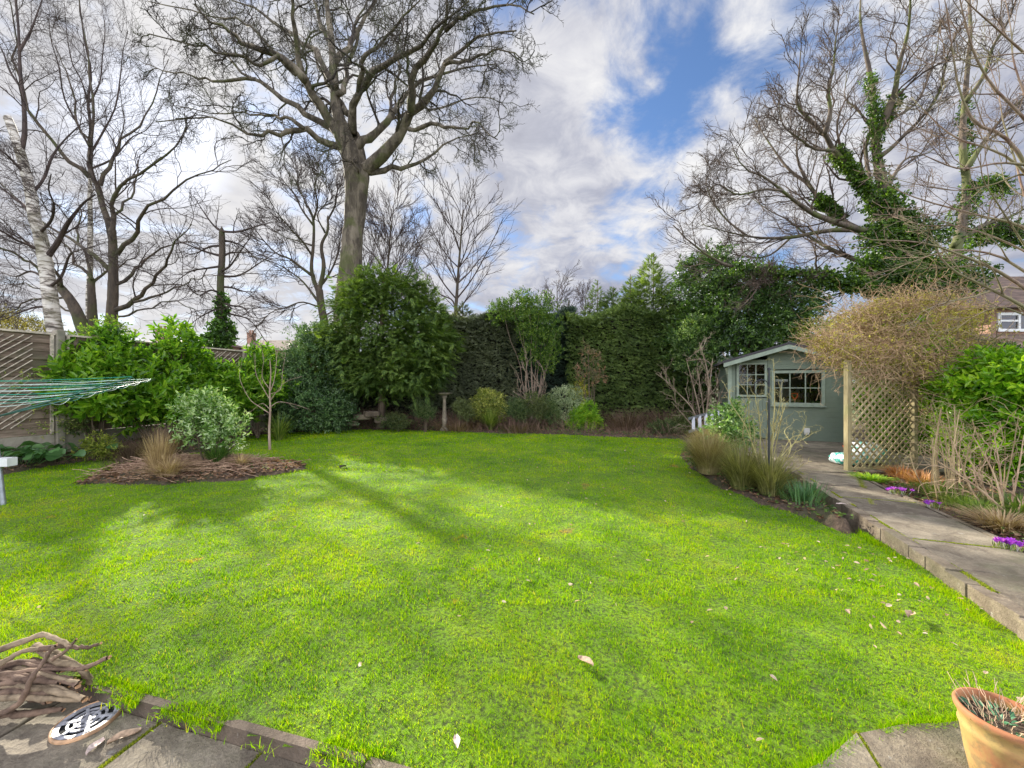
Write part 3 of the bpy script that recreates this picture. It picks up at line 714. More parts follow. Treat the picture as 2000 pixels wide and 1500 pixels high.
# birch
Z = 12.5
T = [limb([(112, 700), (106, 640), (95, 560), (88, 500), (78, 455), (68, 430), (60, 380), (52, 345), (43, 310), (30, 270), (18, 236), (12, 226)], Z, (.20, .10))]
Lb = [
 limb([(96, 498), (115, 470), (130, 440), (148, 415), (166, 394), (186, 380)], Z, (.09, .02), -1),
 limb([(40, 300), (48, 265), (47, 210), (40, 150), (38, 100), (35, 40), (28, -30), (35, -90)], Z, (.07, .02), 1),
 limb([(60, 380), (85, 350), (100, 310), (120, 280), (150, 250), (162, 240)], Z, (.05, .015), 1.5),
 limb([(86, 495), (60, 480), (35, 470), (0, 450), (-40, 440)], Z, (.06, .015), -1),
 limb([(68, 430), (45, 400), (20, 380), (-20, 350)], Z, (.06, .015), 1),
 limb([(78, 455), (100, 430), (105, 400), (95, 370), (100, 340)], Z, (.05, .012), -2),
 limb([(50, 340), (30, 320), (10, 300), (-20, 280)], Z, (.05, .015), -1),
 limb([(92, 545), (60, 530), (30, 540), (0, 530)], Z, (.05, .012), 1.4),
 limb([(100, 600), (70, 600), (40, 610), (5, 625)], Z, (.04, .012), -1),
 limb([(98, 560), (120, 540), (135, 500), (150, 490), (190, 480)], Z, (.05, .012), -1.5),
 limb([(38, 100), (60, 60), (75, 20), (90, -20)], Z+.5, (.04, .012), 1),
 limb([(47, 180), (20, 140), (5, 100), (-20, 60)], Z+.4, (.04, .012), 1),
]
spec = [dict(c=9, t0=.2, ang=.6, len=(.45, .5, 1.7), m=8, wig=.16, trop=.05, rr=.4, sides=4, rmin=.008),
        dict(c=7, t0=.1, ang=.6, len=(.6, .4, 1.2), m=7, wig=.16, trop=-.09, rr=.5, sides=3, rmin=.005),
        dict(c=5, t0=.1, ang=.5, len=(.6, .3, .8), m=6, wig=.14, trop=-.16, rr=.6, sides=3, rmin=.0034)]
tree('birch_tree', 'white barked birch with snapped-off top leaning behind the first fence panels', T, Lb, spec, B_birch, B_darkt, foot=W(118, 830, 12.5), limb_in='crown')
# light birch crown behind, tall fine twigs reaching the top of the picture
Z = 19
T = [limb([(172, 700), (176, 500), (176, 330)], Z, (.14, .08))]
Lb = [limb([(176, 340), (178, 260), (172, 200), (178, 140), (165, 80), (155, 0), (150, -60)], Z, (.08, .015), 1),
 limb([(177, 300), (200, 260), (225, 210), (235, 150), (240, 100), (250, 60)], Z, (.05, .012), 1), limb([(176, 290), (150, 240), (125, 190), (115, 130), (100, 80), (95, 30)], Z, (.05, .012), -1),
 limb([(176, 200), (195, 160), (200, 110), (205, 60), (200, 20)], Z, (.04, .01), 1.5), limb([(176, 220), (160, 160), (140, 120), (130, 60), (125, 0)], Z, (.04, .01), 2), limb([(176, 330), (220, 310), (255, 270), (290, 250), (320, 200)], Z, (.05, .012), 2)]
spec = [dict(c=11, t0=.15, ang=.55, len=(.42, .8, 2.4), m=8, wig=.15, trop=.08, rr=.4, sides=4, rmin=.008),
        dict(c=7, t0=.1, ang=.5, len=(.6, .5, 1.5), m=7, wig=.15, trop=-.05, rr=.5, sides=3, rmin=.005),
        dict(c=5, t0=.1, ang=.5, len=(.6, .3, .8), m=5, wig=.14, trop=-.12, rr=.6, sides=3, rmin=.004)]
tree('birch_tree', 'slender fine-twigged birch behind the many-stemmed dark tree at the upper left', T, Lb, spec, B_birch, B_darkt, foot=W(172, 830, 19), limb_in='crown')

# tall pole-like cut tree
Z = 16
T = [limb([(436, 780), (434, 640), (431, 560), (434, 500), (433, 442)], Z, (.17, .10))]
Lb = []
for (y, s_, dx, dy) in ((452, 1, 110, -20), (452, -1, 55, -70), (480, -1, 70, 20), (500, 1, 60, -10), (520, -1, 95, 35), (540, 1, 120, -55), (560, 1, 70, 10), (575, -1, 70, -20), (590, 1, 60, 30), (600, -1, 60, 30), (470, 1, 70, 40), (610, 1, 90, 60), (500, -1, 110, -40), (530, 1, 60, -70)):
    x0 = 433+rs.randn()*1.5; Lb.append(limb([(x0, y), (x0+s_*dx*.3, y+dy*.15+rs.randn()*4), (x0+s_*dx*.65, y+dy*.5+rs.randn()*6), (x0+s_*dx, y+dy)], Z, (.055, .012), rs.randn()*1.2))
spec = [dict(c=8, t0=.2, ang=.7, len=(.5, .5, 1.6), m=7, wig=.22, trop=.03, rr=.5, sides=4, rmin=.011),
        dict(c=6, t0=.1, ang=.7, len=(.55, .3, .9), m=5, wig=.25, trop=.0, rr=.55, sides=3, rmin=.007)]
rt, _ = tree('bare_tree', 'thin straight pole-like tree cut off flat at the top, ivy round its foot', T, Lb, spec, B_dark, B_darkt, foot=W(436, 830, 16), limb_in='crown')
M_ivy = m_leaf('ivy_leaf', (0.018, 0.045, 0.010), (0.045, 0.11, 0.014), (0.12, 0.24, 0.03), 0.35, 0.25)
iv = MB(); P, D = blob_pts([(*W(434, 645, 16), .42, .42, .5), (*W(434, 600, 16), .2, .2, .7), (*W(425, 665, 15.8), .6, .5, .3)], 900, .3); shoots(iv, P, nrm(D+rs.randn(*D.shape)*.5), 3, .12, .11, .09); iv.build('ivy', M_ivy, rt)

# spreading tree left of the great trunk
Z = 25
_l0 = limb
def limb(px, Z, w, *a, **k): return _l0(px, Z, (w[0]*.72, w[1]*.8), *a, **k)
T = [limb([(648, 760), (637, 650), (628, 600), (623, 560)], Z, (.36, .27)), limb([(624, 575), (612, 545), (608, 520), (612, 480), (612, 430), (600, 400)], Z, (.2, .08)), limb([(624, 565), (632, 520), (628, 480), (640, 450), (640, 420)], Z, (.2, .08))]
Lb = [limb([(612, 540), (585, 520), (565, 505), (540, 495), (515, 470), (500, 450)], Z, (.14, .03), -2), limb([(622, 590), (600, 560), (580, 540), (540, 515), (490, 500)], Z, (.12, .03), 3), limb([(624, 560), (640, 540), (655, 510), (662, 480), (668, 440)], Z, (.14, .03), 2),
 limb([(612, 440), (590, 410), (575, 380), (555, 355), (540, 340)], Z, (.1, .02), 2), limb([(612, 430), (620, 400), (615, 365), (620, 340), (612, 325)], Z, (.1, .02), -2), limb([(640, 430), (655, 400), (660, 370), (680, 345)], Z, (.1, .02), 1),
 limb([(610, 500), (590, 470), (570, 450), (545, 420), (525, 390)], Z, (.1, .02), -3), limb([(624, 600), (590, 590), (560, 600), (530, 610), (500, 640)], Z, (.08, .02), -2), limb([(600, 405), (590, 380), (580, 355), (590, 330)], Z, (.08, .02), 1),
 limb([(628, 620), (660, 600), (690, 560), (720, 540)], Z, (.08, .02), -2), limb([(612, 480), (580, 470), (550, 460), (510, 430)], Z, (.08, .02), 2), limb([(635, 455), (620, 420), (640, 390), (635, 350)], Z, (.08, .02), -2)]
spec = [dict(c=9, t0=.15, ang=.6, len=(.42, .9, 2.8), m=7, wig=.18, trop=.08, rr=.5, sides=4, rmin=.022),
        dict(c=8, t0=.1, ang=.55, len=(.55, .6, 1.7), m=6, wig=.18, trop=.08, rr=.55, sides=3, rmin=.013),
        dict(c=5, t0=.1, ang=.5, len=(.6, .4, 1.1), m=4, wig=.15, trop=.08, rr=.6, sides=3, rmin=.009)]
tree('bare_tree', 'rounded bare tree with forked stem standing left of the great trunk', T, Lb, spec, B_dark, B_darkt, foot=W(650, 800, 25))
limb = _l0

def simple_tree(name, label, base, top, Z, r0, nl, spread, spec, bark, twig, group=None, zmin=.3):
    T = [limb([base, ((base[0]+top[0])/2+rs.randn()*3, (base[1]+top[1])/2), top], Z, (r0, r0*.2))]
    P, R = T[0]; Lb = []
    for i in range(nl):
        t = zmin+(1-zmin)*(i+.5)/nl*.95; k = t*(len(P)-1); a = P[int(k)]; ang = i*2.4+rs.rand()
        L = spread*(1.15-t*.55)*(0.7+.5*rs.rand()); d = np.array([math.cos(ang), math.sin(ang)*.8, .75+.5*t])
        q = np.array([a+d*L*s_+rs.randn(3)*.04*L for s_ in (0, .3, .6, 1.0)]); q[0] = a; q[2] += (0, 0, .05*L); q[3] += (0, 0, .12*L)
        Lb.append((smoothline(q, 14), np.linspace(R[int(k)]*.55, .012, 14)))
    return tree(name, label, T, Lb, spec, bark, twig, group, foot=W(base[0], base[1], Z), limb_in='crown')
sp = [dict(c=8, t0=.15, ang=.55, len=(.45, .6, 2.2), m=6, wig=.16, trop=.1, rr=.5, sides=4, rmin=.018), dict(c=8, t0=.1, ang=.5, len=(.55, .5, 1.3), m=5, wig=.16, trop=.1, rr=.55, sides=3, rmin=.012), dict(c=3, t0=.1, ang=.5, len=(.6, .4, .8), m=3, wig=.15, trop=.05, rr=.6, sides=3, rmin=.009)]
simple_tree('bare_tree', 'small bushy bare tree right behind the great trunk', (732, 760), (765, 430), 27, .2, 16, 3.6, sp, B_dark, B_darkt, zmin=.45)
sp2 = [dict(c=6, t0=.15, ang=.5, len=(.5, .5, 2.0), m=6, wig=.13, trop=.1, rr=.5, sides=4, rmin=.014), dict(c=6, t0=.15, ang=.5, len=(.5, .4, 1.0), m=4, wig=.13, trop=.06, rr=.55, sides=3, rmin=.008)]
simple_tree('bare_tree', 'slender bare sapling-like tree rising above the left end of the hedge', (878, 800), (905, 400), 19, .15, 18, 3.0, sp2, B_dark, B_darkt, zmin=.48)
sp3 = [dict(c=7, t0=.15, ang=.6, len=(.5, .4, 1.4), m=5, wig=.2, trop=.06, rr=.5, sides=3, rmin=.014), dict(c=6, t0=.1, ang=.5, len=(.5, .3, .8), m=4, wig=.2, trop=.04, rr=.55, sides=3, rmin=.010)]
simple_tree('bare_tree', 'far bare treetop poking over the middle of the hedge', (1085, 760), (1088, 555), 28, .12, 12, 1.9, sp3, B_dark, B_darkt, zmin=.6)
simple_tree('bare_tree', 'far thin bare treetop beside the feathery conifer tips', (1140, 760), (1145, 560), 26, .09, 9, 1.1, sp3, B_dark, B_darkt, zmin=.6)

# ivy-clad tree on the right
Z = 13.0
T = [limb([(1850, 800), (1835, 660), (1805, 570), (1775, 500), (1745, 430), (1726, 370)], Z, (.36, .17)), limb([(1726, 380), (1716, 320), (1709, 270), (1706, 210), (1700, 150), (1688, 90), (1680, 30), (1684, -40)], Z, (.16, .02), .8),
     limb([(1825, 620), (1862, 500), (1882, 420), (1888, 360), (1880, 280), (1884, 200), (1890, 130), (1896, 50), (1888, -40)], Z, (.17, .04), 1)]
Lb = [
 limb([(1745, 450), (1712, 400), (1690, 370), (1661, 330), (1628, 294), (1610, 261), (1568, 222), (1556, 195), (1560, 150), (1564, 100)], Z, (.15, .015), -1.5),
 limb([(1610, 262), (1622, 220), (1618, 180), (1628, 130), (1632, 80), (1640, 30)], Z-1, (.07, .012), -.5),
 limb([(1708, 285), (1735, 215), (1748, 180), (1755, 130), (1772, 70), (1778, 10), (1775, -50)], Z, (.12, .015), -1.5),
 limb([(1760, 480), (1700, 460), (1634, 425), (1605, 395), (1580, 360), (1560, 320), (1556, 280), (1568, 240)], Z, (.13, .015), 1.5),
 limb([(1755, 500), (1702, 457), (1650, 440), (1597, 422), (1560, 398), (1527, 372), (1492, 345), (1455, 330), (1430, 290)], Z, (.12, .012), -2),
 limb([(1700, 450), (1620, 450), (1545, 464), (1500, 465), (1457, 461), (1410, 450), (1370, 438)], Z, (.09, .012), 1.5),
 limb([(1770, 530), (1713, 521), (1660, 503), (1625, 488), (1597, 472), (1570, 455), (1540, 430), (1500, 410), (1460, 380)], Z, (.11, .012), 2),
 limb([(1810, 590), (1755, 572), (1700, 565), (1650, 552), (1597, 538), (1550, 534), (1510, 531), (1440, 524), (1398, 508), (1350, 475), (1315, 440)], Z, (.17, .015), -2),
 limb([(1580, 360), (1540, 330), (1510, 290), (1490, 260), (1475, 230)], Z+.8, (.06, .012), 1.5),
 limb([(1628, 294), (1590, 290), (1560, 270), (1530, 245), (1520, 200)], Z-.9, (.05, .012), -1),
 limb([(1715, 420), (1690, 300), (1700, 250), (1670, 210), (1650, 190), (1655, 140)], Z, (.07, .012), 2),
 limb([(1708, 255), (1745, 232), (1790, 200), (1810, 160), (1830, 100), (1835, 40)], Z+.3, (.07, .012), 2),
 limb([(1712, 310), (1740, 290), (1770, 260), (1800, 230), (1835, 180), (1850, 110), (1870, 60)], Z, (.08, .012), -1.5),
 limb([(1888, 330), (1920, 280), (1950, 240), (1990, 200), (2030, 160)], Z, (.09, .015), 1),
 limb([(1885, 200), (1920, 150), (1940, 90), (1970, 40), (1990, -20)], Z, (.07, .015), -1),
 limb([(1860, 480), (1920, 440), (1980, 420), (2040, 380)], Z, (.10, .015), 1),
 limb([(1597, 538), (1560, 550), (1520, 545), (1480, 548)], Z-1, (.03, .01), -.5),
 limb([(1545, 464), (1500, 500), (1450, 500), (1400, 490), (1350, 500)], Z+1, (.04, .01), 1),
 limb([(1728, 385), (1745, 345), (1770, 310), (1810, 300), (1850, 270)], Z+1, (.08, .01), 2),
 limb([(1460, 461), (1420, 430), (1390, 390), (1380, 350), (1400, 320)], Z+1.4, (.04, .01), .5),
 limb([(1527, 372), (1490, 370), (1440, 380), (1400, 360), (1370, 390)], Z-1.5, (.04, .01), -.5),
]
spec = [dict(c=14, t0=.2, ang=.62, len=(.34, .5, 1.8), m=8, wig=.24, trop=.06, rr=.42, sides=5, rmin=.012),
        dict(c=8, t0=.1, ang=.6, len=(.5, .35, 1.1), m=6, wig=.26, trop=.07, rr=.5, sides=3, rmin=.007),
        dict(c=6, t0=.1, ang=.6, len=(.55, .2, .55), m=4, wig=.25, trop=.07, rr=.6, sides=3, rmin=.0045)]
B_mid = m_bark('mossy_bark', (0.06, 0.045, 0.035), (0.16, 0.125, 0.09), 6, 0.03, (0.10, 0.12, 0.03))
B_midt = m_bark('brown_twigs', (0.045, 0.03, 0.024), (0.115, 0.08, 0.056), 6, 0.01)
rt, _ = tree('ivy_clad_tree', 'wide bare tree behind the shed with ivy wrapped round its stems', T, Lb, spec, B_mid, B_midt, foot=W(1850, 830, 13))
iv = MB()
def ivyline(px, Z, r, n, leaf=.085):
    L = smoothline([W(x, y, Z) for x, y in px], 60); i = rs.randint(0, 60, n); d = rdir(n); rr = r*(0.35+0.75*rs.rand(n))*(0.6+0.8*vnoise(L[i, 0], L[i, 2], 1.6, 31))
    P = L[i]+d*rr[:, None]+rs.randn(n, 3)*.03; shoots(iv, P, nrm(d+np.array([0, -.3, -.1])+rs.randn(n, 3)*.4), 3, .1, leaf, leaf*.85)
ivyline([(1726, 370), (1709, 270), (1706, 210), (1698, 150)], Z, .17, 620, .065); ivyline([(1715, 260), (1735, 215), (1748, 190)], Z, .15, 300)
ivyline([(1830, 620), (1805, 570), (1775, 500), (1745, 430), (1715, 385)], Z, .55, 3600, .09); ivyline([(1700, 380), (1661, 330), (1630, 296)], Z-.4, .2, 700)
ivyline([(1810, 590), (1755, 572), (1700, 562), (1650, 552), (1590, 538)], Z-.6, .24, 1300, .09); ivyline([(1590, 538), (1510, 531), (1430, 522)], Z-1.4, .09, 300)
ivyline([(1720, 500), (1760, 510), (1800, 530), (1850, 540), (1900, 540)], Z, .55, 2100, .09); ivyline([(1850, 560), (1862, 500), (1882, 420), (1893, 370)], Z+.3, .30, 700, .08)
ivyline([(1690, 470), (1730, 450), (1790, 470), (1840, 450)], Z-.3, .45, 1100, .08); ivyline([(1680, 520), (1740, 530), (1790, 560)], Z-.5, .5, 1500, .085); ivyline([(1710, 400), (1760, 430), (1800, 440)], Z-.2, .35, 600, .08)
ivyline([(1640, 430), (1625, 410), (1600, 388)], Z+.4, .2, 600); ivyline([(1890, 370), (1940, 355), (1960, 375)], Z+.3, .24, 420, .075); ivyline([(1740, 560), (1800, 590), (1850, 620)], Z, .5, 1200)
ivyline([(1900, 470), (1950, 450), (1985, 470)], Z+.5, .35, 800); ivyline([(1884, 200), (1888, 260), (1886, 330)], Z+.7, .12, 250)
M_ivy2 = m_leaf('sunny_ivy_leaf', (0.020, 0.044, 0.010), (0.050, 0.105, 0.016), (0.17, 0.27, 0.035), 0.35, 0.35)
iv.build('ivy', M_ivy2, rt)

# near tree with pale reddish branches reaching in from the right
Z = 5.2
T = [limb([(2130, 900), (2110, 760), (2080, 660), (2055, 600)], Z, (.16, .10)), limb([(2060, 620), (2050, 480), (2060, 380), (2050, 250), (2050, 100)], Z, (.09, .035))]
Lb = [
 limb([(2060, 650), (2000, 600), (1955, 575), (1900, 548), (1865, 530), (1835, 500), (1818, 455), (1800, 425)], Z, (.035, .006), -.3),
 limb([(2060, 610), (1990, 555), (1930, 520), (1880, 500), (1820, 478), (1760, 470), (1700, 468), (1660, 450)], Z, (.035, .005), -.5),
 limb([(2060, 560), (2000, 530), (1950, 500), (1880, 488), (1820, 498), (1760, 520), (1700, 540)], Z, (.03, .005), .6),
 limb([(2055, 480), (1990, 440), (1930, 425), (1880, 412), (1800, 390), (1740, 365), (1690, 330)], Z, (.03, .005), .4),
 limb([(2055, 420), (1990, 300), (1950, 260), (1905, 240), (1875, 180), (1862, 110), (1852, 40), (1840, -30)], Z, (.035, .006), -.3),
 limb([(2055, 400), (1985, 320), (1930, 290), (1880, 275), (1840, 250), (1805, 215), (1780, 190)], Z, (.028, .005), .5),
 limb([(2055, 300), (1990, 220), (1940, 170), (1905, 110), (1890, 60), (1875, 0), (1868, -60)], Z, (.03, .006), -.4),
 limb([(2055, 330), (1960, 318), (1880, 330), (1820, 310), (1780, 290)], Z, (.025, .005), -.5),
 limb([(2055, 150), (1985, 90), (1940, 50), (1895, 10), (1860, -30)], Z, (.022, .006), -.5),
 limb([(2055, 100), (1980, 105), (1900, 115), (1840, 122), (1795, 128)], Z, (.014, .004), -.6),
 limb([(2055, 520), (1980, 480), (1920, 455), (1860, 440), (1800, 440), (1755, 420)], Z, (.022, .005), .8),
 limb([(2055, 590), (1980, 560), (1900, 580), (1850, 590), (1820, 600), (1790, 615)], Z, (.022, .005), -.3),
 limb([(2055, 640), (2000, 615), (1950, 600), (1900, 620), (1860, 650)], Z, (.02, .005), .3),
 limb([(2055, 360), (2000, 340), (1940, 360), (1870, 372), (1800, 362), (1750, 350)], Z, (.022, .005), .5),
 limb([(2060, 260), (2010, 200), (1980, 120), (1975, 60), (1960, -20)], Z, (.025, .006), .4),
 limb([(2055, 440), (2005, 390), (1985, 320), (1960, 240), (1950, 180), (1930, 120)], Z, (.025, .005), .8),
 limb([(2055, 560), (1995, 470), (1950, 400), (1920, 350), (1915, 300)], Z, (.022, .005), -.5),
]
Lb = [(p, np.maximum(r*.72, .004)) for p, r in Lb]
spec = [dict(c=6, t0=.2, ang=.5, len=(.32, .25, .9), m=8, wig=.11, trop=.06, rr=.55, sides=5, rmin=.005),
        dict(c=5, t0=.2, ang=.55, len=(.4, .12, .4), m=6, wig=.14, trop=.08, rr=.6, sides=3, rmin=.003),
        dict(c=3, t0=.3, ang=.6, len=(.4, .05, .14), m=3, wig=.14, trop=.08, rr=.7, sides=3, rmin=.0028)]
B_mag = m_bark('reddish_bark', (0.15, 0.085, 0.06), (0.34, 0.26, 0.19), 9, 0.01, (0.20, 0.19, 0.09))
tree('garden_tree', 'near bare tree with pale reddish branches reaching in at the top right', T, Lb, spec, B_mag, B_mag, foot=W(2130, 930, 5.2))
# ================================================================ evergreens, hedges, shrubs
M_twig = m_bark('shrub_stem', (0.09, 0.06, 0.04), (0.2, 0.15, 0.1), 12, 0.01)
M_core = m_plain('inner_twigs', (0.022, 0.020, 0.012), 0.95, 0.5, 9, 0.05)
def px_blobs(L):   # (px, py, Z, halfwidth px, halfheight px, depth m)
    out = []
    for x, y, Z, hw, hh, dp in L:
        c = W(x, y, Z); out.append((c[0], c[1], c[2], hw/F*Z, dp, hh/F*Z))
    return out
def stems(root, base, tops, r, mtl, wig=.08, name='stem', side=5, m=9):
    sm = MB(); P = []; Rr = []
    for t in tops:
        b = np.array(base)+np.array([rs.randn()*.03, rs.randn()*.03, 0]); t = np.array(t, float)
        q = np.linspace(0, 1, m)[:, None]; L = b+(t-b)*q+np.cumsum(rs.randn(m, 3), 0)*wig*np.linalg.norm(t-b)/m; L[0] = b
        P.append(L); Rr.append(np.linspace(r, r*.3, m))
    sm.tubes(np.array(P), np.array(Rr), side); return sm.build('stems' if name == 'stem' else name, mtl, root, smooth=True)

M_con = m_leaf('conifer_green', (0.028, 0.058, 0.014), (0.088, 0.155, 0.028), (0.23, 0.31, 0.055), 0.6, 0.30, 1.0)
M_cdk = m_leaf('dark_conifer', (0.05, 0.062, 0.038), (0.125, 0.148, 0.082), (0.24, 0.27, 0.13), 0.65, 0.25, 0.8)
M_cmd = m_leaf('mid_conifer', (0.045, 0.078, 0.026), (0.12, 0.185, 0.05), (0.26, 0.34, 0.08), 0.6, 0.3, 0.7)
M_cbl = m_leaf('bluish_conifer', (0.018, 0.034, 0.024), (0.045, 0.078, 0.052), (0.09, 0.13, 0.09), 0.6, 0.2, 0.9)

# --- big bushy conifer
Zc = 12.8
root = thing('conifer', 'big bushy green conifer with ragged drooping fronds in front of the great bare tree', 'tree', (*W(740, 0, Zc)[:2], H(W(740, 0, Zc)[0], Zc)))
base = np.array(root.location)
stems(root, base, [W(745, 540, Zc)], .15, M_twig, .03, 'trunk')
bl = px_blobs([(742, 640, Zc, 95, 80, 1.6), (700, 690, Zc-.1, 70, 72, 1.5), (800, 680, Zc, 78, 84, 1.6), (775, 725, Zc-.4, 85, 46, 1.4), (690, 590, Zc+.2, 34, 44, 1.0), (770, 575, Zc+.1, 52, 44, 1.1), (832, 615, Zc+.2, 38, 52, 1.0), (735, 565, Zc+.3, 40, 36, .8), (670, 650, Zc-.6, 34, 38, .9), (842, 690, Zc-.3, 42, 62, 1.0), (655, 690, Zc-.2, 30, 36, .7), (662, 730, Zc-.2, 30, 28, .7), (795, 750, Zc-.5, 44, 24, .9), (716, 745, Zc-.4, 40, 24, .9), (836, 728, Zc, 26, 26, .6)])
fm = MB(); bl += px_blobs([(640, 700, Zc, 40, 50, .9), (745, 660, Zc, 60, 60, .9)]); P, Nn = blob_pts(bl, 11500, .35, .34, .45); P += rs.randn(*P.shape)*.05
ah = .5+vnoise(P[:, 0]*1.3, P[:, 2]*1.3, 1.0, 71)*.8
D = nrm(Nn*np.array([1, 1, .35])+np.array([0, 0, -.05])+rs.randn(*P.shape)*.4); up = nrm(np.array([0, 0, 1])+rs.randn(*P.shape)*.3)
sprays(fm, P, D, up, (.13+.2*rs.rand(len(P)))*ah, 8, .13, .16, .6)
for (x, y, hh, w_) in ((700, 528, 1.1, .34), (737, 508, 1.2, .34), (765, 520, .8, .3), (803, 516, 1.2, .36), (835, 545, 1.0, .32), (852, 570, .9, .3), (680, 560, .8, .3), (868, 606, .8, .3), (820, 530, .9, .3), (722, 535, .8, .3), (885, 650, .6, .3)):   # leaders
    c = W(x, y, Zc+rs.randn()*.4); hh *= 1.25; c = c+np.array([0, 0, .12]); k = 190; t = rs.rand(k); a = rs.rand(k)*6.28; rr = w_*t**.8
    p = c+np.stack([np.cos(a)*rr*.6, np.sin(a)*rr*.6, -t*hh], 1); d = nrm(np.stack([np.cos(a), np.sin(a), .9-.9*t], 1)); sprays(fm, p, d, nrm(np.array([0, 0, 1])+rs.randn(k, 3)*.3), .08+.2*t, 6, .11, .12, .5)
for q_ in range(240):                          # separate boughs breaking the outline
    b = bl[rs.randint(len(bl))]; d = nrm(np.array([rs.randn(), rs.randn()*.6-.5, -.05+.4*rs.randn()])); c = np.array(b[:3])+d*np.array(b[3:6])*.85; k = 9; t = np.linspace(0, 1, k); p = c+d*(t*.45)[:, None]-np.array([0, 0, 1])*(t*t*.12)[:, None]
    sprays(fm, p, nrm(d+rs.randn(k, 3)*.25), nrm(np.array([0, 0, 1])+rs.randn(k, 3)*.2), .22-.08*t, 7, .10, .3, .55)
fm.build('foliage', M_con, root)

# --- clipped dark hedges: faces full of short sprays over a twiggy core, its inner shade put into a near-black colour
def hedge(name, label, cat, x0, x1, Z, depth, ztop, m, n, spl=.17, zb=.35, face_tilt=0.0, bulge=.18):
    X0, X1 = (x0-1000)/F*Z, (x1-1000)/F*Z; root = thing(name, label, cat, ((X0+X1)/2, Z+depth/2, H((X0+X1)/2, Z)))
    cm = MB(); nx = 24; pts = []
    zt = lambda x: ztop(1000+x*F/Z)
    xs = np.linspace(X0+.15, X1-.15, nx)
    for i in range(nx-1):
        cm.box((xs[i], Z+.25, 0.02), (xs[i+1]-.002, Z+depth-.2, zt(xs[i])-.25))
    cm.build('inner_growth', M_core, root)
    sm = MB(); k = int((X1-X0)*4); xx = X0+(X1-X0)*rs.rand(k); P = np.stack([np.stack([xx+rs.randn(k)*.05*i, Z+.35+.3*rs.rand(k), np.full(k, -.05+i*.2)], 1) for i in range(5)], 1)
    sm.tubes(P, np.full((k, 5), .028), 5); sm.build('stems', M_twig, root)
    fm = MB(); u = X0+(X1-X0)*rs.rand(n); v = rs.rand(n)
    zt_a = np.array([zt(a) for a in u]); kind = rs.rand(n); zz = zb+(zt_a-zb)*v**.9
    lump = bulge*(vnoise(u, zz, .9, 41)-.5)*2+.10*(vnoise(u, zz, 3.2, 42)-.5)*2
    P = np.stack([u, Z-lump+rs.rand(n)*.12, zz+(v < .1)*rs.randn(n)*.15], 1)
    D = nrm(np.stack([rs.randn(n)*.8, -1.0+0*u, .05+rs.randn(n)*.35], 1)); top = kind < .28
    P[top, 1] = Z+depth*rs.rand(top.sum()); P[top, 2] = zt_a[top]-.06+lump[top]*.7; D[top] = nrm(np.stack([rs.randn(top.sum())*.5, -.3+rs.randn(top.sum())*.4, np.ones(top.sum())], 1))
    sprays(fm, P, D, nrm(np.stack([rs.randn(n)*.5, -.5+rs.randn(n)*.5, np.ones(n)], 1)), spl*(.7+.7*rs.rand(n)), 5, .17, .18, .6)
    fm.build('foliage', m, root); return root
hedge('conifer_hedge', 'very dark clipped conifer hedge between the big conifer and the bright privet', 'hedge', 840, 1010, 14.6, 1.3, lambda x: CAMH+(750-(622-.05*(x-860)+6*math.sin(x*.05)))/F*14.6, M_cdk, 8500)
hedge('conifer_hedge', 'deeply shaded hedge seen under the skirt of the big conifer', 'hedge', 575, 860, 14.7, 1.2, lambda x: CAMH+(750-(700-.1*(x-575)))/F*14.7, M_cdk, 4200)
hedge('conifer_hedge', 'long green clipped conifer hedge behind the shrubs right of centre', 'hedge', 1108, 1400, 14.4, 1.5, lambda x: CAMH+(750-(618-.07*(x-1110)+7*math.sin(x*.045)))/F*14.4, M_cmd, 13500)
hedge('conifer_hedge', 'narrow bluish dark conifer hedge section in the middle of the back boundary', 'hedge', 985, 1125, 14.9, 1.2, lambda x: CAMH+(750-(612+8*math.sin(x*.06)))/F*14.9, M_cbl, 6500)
def feather(label, x, ytop, ybase, Z, r, n, m, sz=.3):
    c = W(x, ytop, Z); zb = W(x, ybase, Z)[2]; root = thing('feathery_conifer', label, 'tree', (c[0], Z, .1), 'feathery conifer tips behind the hedge')
    stems(root, (c[0], Z, .1), [c], .05, M_twig, .02)
    fm = MB(); t = rs.rand(n)**.8; a = rs.rand(n)*6.28; rr = r*(t**.85)*rs.rand(n)**.5*(.75+.5*vnoise(a*2, t*8, 1, 51)); z = c[2]-(c[2]-zb)*t
    P = np.stack([c[0]+np.cos(a)*rr, Z+np.sin(a)*rr, z], 1); D = nrm(np.stack([np.cos(a), np.sin(a), .95-.75*t], 1)+rs.randn(n, 3)*.2)
    sprays(fm, P, D, nrm(np.array([0, 0, 1])+rs.randn(n, 3)*.4), sz*(.35+.75*t), 6, .14, .1, .6); fm.build('foliage', m, root)
feather('tallest feathery conifer tip, directly left of the holly', 1272, 497, 640, 15.6, 1.35, 900, M_cmd, .42)
feather('middling feathery conifer tip over the long hedge', 1235, 540, 640, 15.8, 1.1, 500, M_cmd, .36)
feather('smaller feathery conifer tip just left of the tallest', 1195, 562, 640, 15.6, .9, 420, M_cmd, .34)
feather('thin spire of conifer above the gap in the hedges', 1165, 548, 640, 15.8, .75, 300, M_cmd, .3)
feather('dark low conifer tip above the narrow bluish hedge', 1108, 585, 660, 15.4, .7, 250, M_cbl, .28)
feather('low conifer tip above the left dark hedge', 905, 590, 650, 15.4, .8, 280, M_cdk, .3)
feather('right-hand conifer tip beside the holly crown', 1325, 545, 660, 15.2, 1.0, 480, M_cmd, .34)

